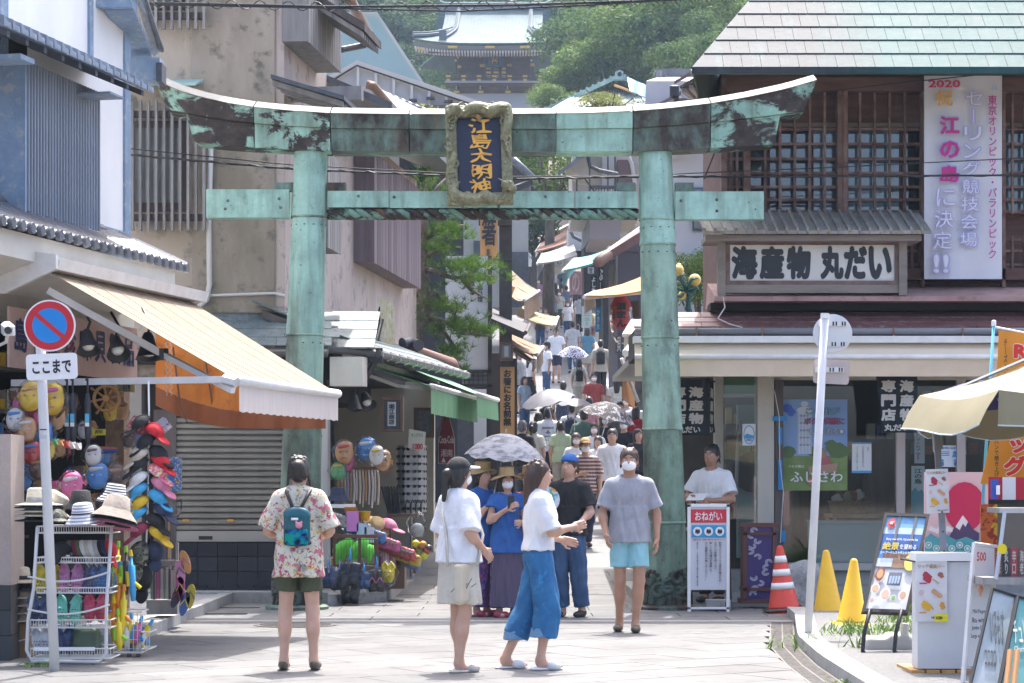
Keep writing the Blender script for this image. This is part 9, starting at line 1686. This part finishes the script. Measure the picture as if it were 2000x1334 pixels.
for k in range(13):
 px,py=rw.uniform(1463,1505),1036+k*10.3;mb=MB()
 for j in range(3):r=(7-2*j)*25.6/FPX;mb.tube([P(px,py,25.565)+Vector((r*math.cos(u),0,r*math.sin(u)*.8))for u in[i*.45+k for i in range(11)]],.004,4)
 mb.o('wave_print',flat((.52,.50,.60)),ls)
def cone(label,px,pyt,pyb,m,w,bands=0,lean=0,stack=1):
 p=G(px,pyb);Hc=(pyb-pyt)*p.y/FPX;t=thing('traffic_cone',label,'traffic cone',p,0,None);wb=w*p.y/FPX;M=T4(p)@RY(R(lean))
 for k in range(stack):MB(M).cbox(-wb*(1+.03*k),wb,-wb,wb*(1-.03*k),.002+.035*k,.030+.035*k,.02).o('base',m if not(bands and k)else RUBB,t)
 r0=wb*.80;z0=.03+.035*(stack-1);rr=lambda z:r0+(.032-r0)*(z-z0)/(Hc-z0);MB(M).lathe([(rr(z0)+.015,z0),(rr(z0+.02),z0+.02),(rr(Hc-.02),Hc-.02),(.02,Hc),(0,Hc)],28).o('cone',m,t,True)
 for k in range(bands):za=z0+(Hc-z0)*(.30+.215*k);zb=za+(Hc-z0)*.105;MB(M).lathe([(rr(za)+.004,za),(rr(zb)+.004,zb)],28).o('reflective_band',WHITE,t,True)
 return t
CY=mat('cone_yellow',(.70,.42,.01),.45,c2=(.62,.36,.01),scale=4);CR=mat('cone_red',(.60,.045,.02),.45,c2=(.52,.04,.02),scale=5)
cone('red traffic cone with three white bands beside the boulder',1532,1065,1198,CR,38,3,-4,2);cone('nearer-to-the-shop yellow traffic cone in front of the window',1618,1074,1207,CY,36,0,-2,2);cone('yellow traffic cone nearest the poster stand',1663,1091,1236,CY,36,0,2,3)
def tuft(label,px,py,n,w,h,z=.0,kind='stuff',m=None):
 p=G(px,py,z);mb=MB();r=random.Random(px)
 for i in range(n):
  b_=p+Vector((r.gauss(0,w),r.gauss(0,w*.7),0));d=Vector((r.gauss(0,.5),r.gauss(0,.5),1)).normalized();l=h*r.uniform(.5,1.2);s_=Vector((r.uniform(-1,1),r.uniform(-1,1),0)).normalized()*.006;mid=b_+d*l*.6;tip=b_+d*l+Vector((d.x,d.y,-.25))*l*.5;mb.add([b_-s_,b_+s_,mid+s_*.8,mid-s_*.8,tip],[(0,1,2,3),(3,2,4)])
 o=mb.o('grass',m or GRM);o['kind']=kind;o['label']=label;return o
GRM=mat('grass_blade',(.12,.22,.03),.6,c2=(.20,.30,.06),scale=6)
for px,py,n,w,h in((1575,1268,60,.14,.16),(1620,1275,70,.10,.10),(1680,1240,90,.20,.13),(1740,1235,130,.22,.15),(1770,1215,100,.15,.2),(1650,1232,60,.15,.15),(1662,1338,50,.06,.06),(75,1302,40,.06,.06),(1700,1265,60,.10,.14)):tuft('green grass and weeds growing by the kerb',px,py,n,w,h,.085 if px>1625 and py<1300 else 0)
tree('small leafy bush behind the tilted poster stand',1775,1160,23.2,.12,LF3,0,crowns=CR_N,ground=.1,name='shrub')
ps=thing('poster_stand','tilted black-framed restaurant poster stand with seaside photos beside the yellow cones','sign stand',P(1740,1280,18.53))
TLp,TRp,BRp,BLp=P(1727,1004,18.44),P(1815,1007,18.44),P(1775,1196,17.92),P(1682,1197,17.92)
ex=(TRp-TLp);ey=(TLp-BLp);w_,h_=ex.length,ey.length;n_=ex.cross(ey).normalized();Mp=Matrix((ex.normalized().to_4d(),ey.normalized().to_4d(),n_.to_4d(),(0,0,0,1)));Mp[0][3]=Mp[1][3]=Mp[2][3]=0;Mp.transpose();Mp.translation=(TLp+TRp+BRp+BLp)/4
for i in range(3):Mp[3][i]=0
Mp[3][3]=1
MB(Mp).box(-w_/2,w_/2,-h_/2,h_/2,-.03,-.004).o('backing',BLACKISH,ps)
for a in((-w_/2,w_/2,h_/2-.03,h_/2),(-w_/2,w_/2,-h_/2,-h_/2+.03),(-w_/2,-w_/2+.025,-h_/2+.03,h_/2-.03),(w_/2-.025,w_/2,-h_/2+.03,h_/2-.03)):MB(Mp).box(*a,-.004,.016).o('frame',BLACKISH,ps)
c=Card(Mp,w_-.05,h_-.06,ps);c.rect(0,0,1,1,flat((.62,.64,.66)));c.rect(0,0,1,.12,flat((.16,.36,.62)));c.rect(0,.12,1,.19,flat((.42,.54,.68)));c.rect(0,.19,1,.42,flat((.01,.10,.36)));c.rect(0,.38,1,.47,flat((.06,.20,.48)));c.rect(.15,.40,.95,.56,flat((.26,.16,.11)));c.rect(.0,.46,.4,.55,flat((.45,.52,.60)))
for x in(.30,.72):c.rect(x,0,x+.06,.36,flat((.13,.13,.14)))
c.ell(.16,.08,.10,.055,flat((.55,.05,.05)));c.text('4F',.10,.06,.22,.10,WHITE,bold=.03);c.text('Enjoy view of Mt. Fuji and the Sea',.12,.245,.92,.275,WHITE);c.text('絶景',.06,.29,.48,.375,flat((.70,.55,.08)),bold=.03);c.text('を望める',.50,.31,.92,.365,WHITE,bold=.02);c.text('シーフードレストラン＆カフェ',.04,.39,.90,.42,WHITE,bold=.02)
c.ell(.86,.50,.16,.095,flat((.72,.58,.10)));c.blobs([(.16,.64,.12,.08)],flat((.24,.06,.04)));c.ell(.16,.64,.08,.05,flat((.5,.3,.15)));c.rect(.38,.62,.72,.76,flat((.12,.14,.20)));
for k in range(4):c.rect(.42+.07*k,.66,.47+.07*k,.74,flat((.30,.42,.60)))
for x,y,r,cc in((.12,.80,.11,(.55,.35,.22)),(.40,.86,.13,(.6,.38,.30)),(.62,.90,.07,(.16,.32,.12)),(.84,.87,.11,(.5,.30,.20)),(.1,.93,.06,(.5,.3,.25))):c.ell(x,y,r,r*.5,flat((.66,.64,.60)));c.ell(x,y,r*.72,r*.36,flat(cc))
for s_,x0 in((1,1690),(-1,1752)):MB().tube([P(x0+10,1190,17.92),P(x0-2,1235,17.88),P(x0-5,1272,17.84),P(x0+8,1285,17.84),P(x0+62,1290,18.27)],.017,8).o('leg',BLACKISH,ps,True)
wt=thing('water_weight','cream plastic water-filled weight behind the poster stand legs','weight',P(1735,1275,18.18));S=SD();c_=P(1738,1262,18.27);S.box(tuple(c_),(.22,.14,.085),.05,.03);S.box(tuple(c_+Vector((.06,0,.05))),(.10,.13,.06),.04,.03);S.box(tuple(c_+Vector((-.10,0,.11))),(.06,.2,.03),.02,.02,'-');link('tank',np_mesh('tank',[S.mesh(.012)]),flat((.48,.45,.40)),wt);MB().tube([P(1765,1245,18.18),P(1768,1218,18.18)],.035,8).o('plug',CREAM,wt)
fzr=thing('chest_freezer','white upright freezer box on a pallet with a fruit-bar poster','freezer',(X(1840,15.92),15.92,0));fbox('cabinet',mat('freezer_white',(.60,.61,.62),.45,c2=(.54,.55,.57),scale=3),fzr,1792,1896,1098,1306,15.92,.22);fbox('lid',WHITE,fzr,1789,1899,1080,1096,15.89,.26);fbox('seal',BLACKISH,fzr,1786,1890,1095.5,1098.5,15.93,.58)
for k in range(4):fbox('pallet_plank',OWD,fzr,1780+k*30,1806+k*30,1309,1316,15.88,.6)
def fruit(label,M,w,h,price=None):
 t=thing('poster',label,'poster',M.translation);MB(M).box(-w/2,w/2,-h/2,h/2,-.004,0).o('sheet',flat((.66,.65,.67)),t);c=Card(M,w,h,t);c.text('リッチ果実バー',.08,.05,.92,.12,flat((.50,.34,.20)),bold=.02)
 c.blobs([(.32+.05*(k%3),.22+.03*(k//3)+.02*(k%3),.09,.05)for k in range(9)],flat((.42,.03,.06)));c.poly([(.52,.30),(.56,.29),(.75,.36),(.73,.38)],flat((.5,.35,.2)));c.blobs([(.78,.22,.09,.04),(.82,.25,.07,.03)],flat((.35,.10,.08)));c.rect(.12,.355,.36,.38,flat((.50,.05,.18)))
 c.blobs([(.56+.05*k,.50+.018*k,.07,.04)for k in range(5)],flat((.58,.32,.16)));c.blobs([(.18,.52,.08,.05)],flat((.62,.45,.42)));c.blobs([(.26+.05*(k%4),.70+.03*(k//4)+.015*(k%4),.08,.05)for k in range(8)],flat((.70,.38,.02)));c.poly([(.48,.76),(.52,.75),(.56,.80),(.53,.81)],flat((.5,.3,.1)));c.blobs([(.82,.72,.08,.05),(.85,.76,.08,.04)],flat((.62,.30,.04)));c.rect(.10,.84,.33,.86,flat((.60,.25,.03)))
 if price:c.rect(.58,.87,1.0,1.0,flat((.72,.66,.02)));c.text('￥500',.62,.91,.82,.96,INK);c.text('各種',.48,.91,.57,.95,INK)
 else:c.text('税込500円',.45,.92,.92,.96,INK)
fruit('fruit-bar poster with a yellow price label on the white freezer',fm(1819,1155,15.90),62*15.90/FPX,118*15.90/FPX,1);fruit('smaller fruit-bar poster hanging on the grey tent leg',fm(1831,959,16.44,ry=R(2)),44*16.44/FPX,86*16.44/FPX)
tp2=thing('canopy_tent','violet canopy tent with grey steel leg behind the beige parasol','tent',P(1850,1320,16.18));VIO=mat('tent_violet',(.035,.02,.14),.6,c2=(.05,.03,.18),scale=3)
MB().tube([P(1859,1320,16.01),P(1842,1060,16.49),P(1827,810,16.96)],.032,4).o('leg',mat('galvanised',(.28,.29,.31),.45,.6),tp2);MB().tube([P(1832,880,16.88),P(1827,785,17.01)],.045,4).o('sleeve',STEEL,tp2);fbox('bracket',BLACKISH,tp2,1822,1842,818,838,16.92,.1)
for k in range(8):MB(T4(P(1840+k*2,1000+k*38,16.44-.07*k))).lathe([(.0,-.008),(.008,0),(0,.008)],6).o('pin_hole',BLACKISH,tp2)
MB().sheet([[P(1815,780,17.05),P(1870,768,17.23),P(2060,735,17.4)],[P(1826,770,17.57),P(1880,752,17.75),P(2060,722,17.92)]],.01).o('canopy',VIO,tp2);MB().sheet([[P(1815,780,17.05),P(2060,735,17.31)],[P(1818,812,17.05),P(2060,790,17.31)]],.006).o('valance',VIO,tp2)
up=thing('market_parasol','large beige market parasol with a white crown and lettering at the right edge','parasol',P(2150,800,16.5));BEI=mat('parasol_beige',(.225,.20,.12),.75,c2=(.265,.235,.145),scale=3);BEI2=mat('parasol_under',(.16,.16,.06),.8);ap=Vector((X(2165,16.79),16.79,Zz(625,16.79)));rz=Zz(785,16.79);Rd=1.40
cor=[Vector((ap.x+Rd*math.cos(a),ap.y+Rd*math.sin(a),rz))for a in[R(178+45*k)for k in range(8)]]
for k in range(8):
 A_,B_=cor[k],cor[(k+1)%8];rows=[]
 for q in range(7):f=q/6;rows.append([ap.lerp(A_,f).lerp(ap.lerp(B_,f),j/6)-Vector((0,0,.09*math.sin(math.pi*f)+.05*f*math.sin(math.pi*j/6)*(1 if 1 else 0)-.05*f))for j in range(7)])
 MB().sheet(rows,.005).o('panel',BEI,up,True);e=rows[-1];out=((A_+B_)/2-Vector((ap.x,ap.y,rz))).normalized();fl_=.16 if k in(0,)else .03
 vr=[e,[p+out*fl_*.6+Vector((0,0,-.13))for p in e],[p+out*fl_+Vector((0,0,-.25+.02*math.sin(j*1.1)))for j,p in enumerate(e)]];MB().sheet(vr,.005).o('valance',BEI,up,True);MB().tube(vr[2],.006,5).o('piping',flat((.45,.58,.66)),up)
 MB().tube([ap-Vector((0,0,.03)),A_-Vector((0,0,.02))],.014,5).o('rib',STEEL,up)
 if k==1:
  u=(e[-1]-e[0]).normalized();vv_=(vr[2][3]-e[3]).normalized();n=u.cross(vv_);n=-n if n.y>0 else n;Mv=Matrix((u.to_4d(),(-vv_).to_4d(),n.to_4d(),Vector((0,0,0,1))));Mv.transpose();Mv.translation=e[0]+vv_*.12+n*.02
  for i in range(4):Mv[3][i]=1.0 if i==3 else 0.0
  W_L=e[-1]-e[0];c0=.30;cw=flat((.66,.64,.58))
  MB(Mv).poly([(c0-.10,.03,0),(c0-.075,-.06,0),(c0+.075,-.06,0),(c0+.10,.03,0),(c0+.05,-.005,0),(c0+.03,.055,0),(c0,.0,0),(c0-.03,.055,0),(c0-.05,-.005,0)]).o('crown_print',cw,up);MB(Mv).lathe([(.0,.001),(.016,.001)],12,T4((c0,.075,0))).o('crown_print',cw,up)
  text('BY APPOINTMENT',Mv@T4((c0+.33,.02,.001)),.36,.035,cw,up,bold=.02);text('THE ROYAL',Mv@T4((c0+.28,-.035,.001)),.26,.04,cw,up,bold=.02)
MB().tube([ap+Vector((0,0,.08)),(ap.x,ap.y,0)],.025,10).o('pole',WOODL,up)
mu=thing('mural_board','pink board painted with a crimson sun, snowy mountain and teal waves','painted board',P(1865,1080,20.02));fbox('board',flat((.60,.42,.44)),mu,1806,1930,922,1084,20.02,.04);c=Card(fm(1868,1003,20.01),124*20.01/FPX,162*20.01/FPX,mu);SN=flat((.46,.01,.07));c.ell(.63,.42,.32,.30,SN);c.poly([(.30,.98),(.42,.72),(.60,.52),(.78,.70),(1,.80),(1,1),(.30,1)],flat((.06,.035,.10)));c.poly([(.48,.66),(.60,.52),(.68,.60),(.64,.66),(.60,.62),(.55,.70)],flat((.68,.62,.64)))
TW_=flat((.06,.30,.34));c.poly([(0,.80),(.1,.74),(.2,.80),(.35,.76),(.5,.82),(.65,.78),(.8,.83),(1,.78),(1,1),(0,1)],TW_)
for k in range(9):
 for j in range(3):c.k+=.3;c.ell(.06+.12*k,.88+.04*(k%2),.055-.016*j,.042-.012*j,[flat((.50,.60,.60)),TW_,flat((.50,.60,.60))][j],14)
c.blobs([(.08+.045*k,.68+.015*(k%3),.035,.03)for k in range(8)],flat((.62,.60,.62)))
def nobori(label,pxa,pya,pxb,pyb,Y,rows_px,big,small):
 t=thing('nobori_banner',label,'banner',P(pxa,pya,Y));MB().tube([P(pxb,pyb,Y),P(pxa,pya,Y)],.013,8).o('pole',flat((.10,.42,.58)),t,True);MB().tube([P(pxa,pya+6,Y),P(pxa+90,pya+24,Y)],.008,6).o('cross_bar',WHITE,t);ORB=mat('banner_orange',(.66,.27,.02),.7,c2=(.60,.23,.02),scale=3);n=len(rows_px)
 MB().sheet([[P(a+(b_-a)*k/6,y+10*k/6,Y-.02+.03*math.sin(k*1.2+i))for k in range(7)]for i,(a,b_,y)in enumerate(rows_px)],.003).o('cloth',ORB,t,True);MB(T4(P(pxa,pya,Y))).lathe([(.0,.03),(.02,.025),(.02,-.02),(0,-.02)],8).o('cap',WHITE,t)
 for ch,x0,x1,y0,y1 in big:ftext(ch,x0-1.5,x1+1.5,y0-1.5,y1+1.5,Y-.07,WHITE,t,bold=.10);ftext(ch,x0,x1,y0,y1,Y-.085,flat((.58,.02,.01)),t,bold=.05)
 for s_,x0,x1,y0,y1 in small:ftext(s_,x0,x1,y0,y1,Y-.07,INK,t,vert=True,bold=.02)
nobori('orange banner with red and white characters on a light blue pole, upper part',1941,632,1913,1085,18.70,((1951,2040,645),(1949,2040,690),(1946,2040,740),(1944,2040,790),(1936,2040,850),(1926,2035,900),(1915,2030,945)),(('R',1980,2006,672,700),('ッ',1972,2010,858,885),('グ',1960,2005,890,930)),(('チ丨ズ入り',1960,1968,662,740),('パンで焼き上げ',1942,1951,858,932)))
dc=thing('display_case','clear display case of snack packets on the stall at the right edge','display case',P(1975,1120,15.22));fbox('frame_top',STEEL,dc,1952,2060,992,1002,15.14,.4);MB().hexa([P(1945,1130,15.05),P(2060,1138,15.05),P(2060,1138,15.40),P(1945,1130,15.40),P(1962,1002,15.14),P(2060,1002,15.14),P(2060,1002,15.40),P(1962,1002,15.40)]).o('glass',FILM,dc);MB().tube([P(1945,1132,15.03),P(1962,1000,15.12)],.014,5).o('edge',STEEL,dc);fbox('tray',OLDWG,dc,1918,2060,1128,1142,15.05,.5)
for k in range(5):fcard('snack_packet',['dark red','black','bright red','brown','orange'][k]+' snack packet standing in the display case','packet',1944+15*k,1957+15*k,1070,1126,15.18,[(.25,.06,.03),(.03,.03,.035),(.5,.04,.05),(.2,.1,.06),(.55,.2,.04)][k],['香味','炙り','辛口','海老','いか'][k],(.65,.6,.5))
tag(MB(T4(P(1957,1072,15.05))@RX(R(90))@RY(R(12))).lathe([(.0,.004),(.035,.004)],16).o('round_tag',flat((.70,.58,.01))),'yellow round price tag on the display case','tag')
ra=thing('striped_awning','small red and white striped stall awning at the right edge','awning',P(1970,955,15.7));[fbox('stripe',flat((.40,.01,.03)if k%2==0 else(.62,.60,.60),.7),ra,1932+26*k,1958+26*k,932,976,15.7-.002*k,.03)for k in range(5)];fbox('blue_pack',flat((.03,.08,.35)),ra,1936,1950,936,974,15.62,.02);fbox('white_card',WHITE,ra,1946,1953,948,966,15.60,.01)
tag(fbox('snack_curtain',pattern('snack_print',(.55,.14,.03),[((.6,.42,.03),1),((.3,.03,.02),1.4)],9,.56),None,1916,1948,985,1070,16.96,.03),'orange and yellow printed snack curtain beside the light blue pole','curtain')
sb=thing('menu_board','white menu board on a pale easel with English writing behind the leaning panels','menu board',P(1910,1300,15.31));MB().hexa([P(1890,1300,15.22),P(1935,1308,15.22),P(1938,1308,15.27),P(1893,1300,15.27),P(1903,1060,15.40),P(1945,1066,15.40),P(1948,1066,15.44),P(1906,1060,15.44)]).o('board',flat((.62,.62,.62)),sb);MB().tube([P(1880,1334,15.14),P(1903,1060,15.36)],.018,5).o('easel_leg',ALUW,sb);MB().tube([P(1903,1062,15.36),P(1948,1068,15.36)],.014,5).o('top_rail',ALU,sb)
ftext('500',1908,1926,1078,1096,15.27,flat((.5,.05,.05)),sb,bold=.03)
for k,w_ in enumerate(('Mild Pepper','Ika with','Jumbo Dog','Large whole')):ftext(w_,1900-k,1926-k,1190+16*k,1200+16*k,15.18,INK,sb)
MB().lathe([(.0,-.02),(.04,0),(0,.02)],10,T4(P(1915,1150,15.22))@Matrix.Diagonal((.5,.2,3,1))).o('shrimp_print',flat((.55,.25,.15)),sb)
def leaning(label,q,Ys,m,txt,tc):
 v=[P(*a,Y)for a,Y in zip(q,Ys)];t=thing('leaning_board',label,'menu board',v[0]);MB().hexa([v[0],v[1],v[1]+Vector((0,.03,0)),v[0]+Vector((0,.03,0)),v[3],v[2],v[2]+Vector((0,.03,0)),v[3]+Vector((0,.03,0))]).o('panel',m,t)
 for i in range(4):MB().tube([v[i]+Vector((0,-.005,0)),v[(i+1)%4]+Vector((0,-.005,0))],.012,4).o('frame',BLACKISH,t)
 ex=(v[1]-v[0]).normalized();ey=(v[3]-v[0]).normalized();n=ex.cross(ey).normalized();ey2=n.cross(ex);M=Matrix.Identity(4)
 for i,a in enumerate((ex,ey2,n)):M[0][i],M[1][i],M[2][i]=a
 M.translation=(v[0]+v[1]+v[2]+v[3])/4+n*.012;w=(v[1]-v[0]).length;h=(v[3]-v[0]).length;k=(v[3]-v[0]).dot(ex)/h
 for ch,y0,y1,sz in txt:text(ch,M@T4((k*(y0+y1-1)/2*h,((y0+y1)/2-.5)*h,0)),w*sz,(y1-y0)*h,flat(tc),t,bold=.02)
 return t
leaning('blue-grey leaning menu panel with dark brush writing at the right edge',[(1893,1345),(1948,1350),(1985,1165),(1938,1150)],[14.44,14.44,14.79,14.79],mat('panel_bluegrey',(.30,.36,.40),.5,c2=(.38,.43,.46),scale=5),(('いろもす',.45,.80,.5),('コロコロ',.25,.4,.4)),(.08,.10,.12));leaning('teal leaning churro menu panel at the right edge',[(1950,1350),(2010,1350),(2040,1175),(1988,1166)],[14.36,14.36,14.70,14.70],flat((.10,.30,.30)),(('チュリトス',.50,.75,.8),('Churritos',.42,.48,.5)),(.6,.62,.6))
for k in range(2):tag(MB().tube([P(1965+14*k,1345,14.27),P(1973+14*k,1270,14.42)],.018,8).o('churro_print',flat((.45,.22,.08)),None),['left','right'][k]+' brown churro picture on the teal panel','picture')
CAB=mat('cable_black',(.02,.02,.022),.5)
def wire(label,pts,r=.011,tw=0,Y=24.2,name='overhead_cable'):
 t=thing(name,label,'cable',P(*pts[0],Y));q=[P(x,y,Y)for x,y in pts];L=[]
 for i in range(len(q)-1):L+=[q[i].lerp(q[i+1],k/8)for k in range(8)]
 L.append(q[-1]);MB().tube(L,r,5).o('cable',CAB,t)
 if tw:
  n=240;mb=MB();pts2=[]
  for i in range(n):f=i/(n-1)*(len(L)-1);k=min(int(f),len(L)-2);pts2.append(L[k].lerp(L[k+1],f-k)+Vector((0,.03*math.cos(i*.7),tw*math.sin(i*.7))))
  mb.tube(pts2,r*.45,4);mb.o('lashing',CAB,t)
wire('thick upper cable with spiral lashing across the top of the view',[(270,5),(640,13),(1000,10),(1300,0),(1500,-12)],.014,.05);wire('thin companion cable just below the thick upper cable',[(270,8),(560,14),(900,22),(1150,10),(1400,-6)],.010);wire('cable crossing behind the left lintel to the right eave',[(500,219),(1000,220),(1400,205),(1700,168),(2010,136)],.007,0,26.4)
wire('thick twisted cable between the beams from the left house',[(250,302),(570,330),(800,340),(1000,350),(1240,345),(1500,345),(2010,342)],.012,.014,26.2);wire('thinner cable above the twisted cable between the beams',[(250,290),(570,322),(1000,345),(1240,343),(1600,328),(2010,308)],.007,0,26.3)
for k,(a,b_)in enumerate((((1140,346),(1170,385)),((1375,350),(1395,300)))):wire(['pale tail of cable hanging from the twisted cable','short cable rising from the twisted cable to the roof'][k],[a,b_],.009,0,26.25)
# sea air
hz_=MB().box(-150,150,-95,310,-2,125).o('haze',None,None,kind='stuff');m=bpy.data.materials.new('haze');m.use_nodes=True;nt=m.node_tree;nt.nodes.remove(nt.nodes['Principled BSDF']);pv=nt.nodes.new('ShaderNodeVolumePrincipled');pv.inputs['Color'].default_value=(.58,.78,1,1);pv.inputs['Density'].default_value=HAZE;pv.inputs['Anisotropy'].default_value=.3;nt.links.new(pv.outputs[0],nt.nodes['Material Output'].inputs['Volume']);hz_.data.materials.append(m)
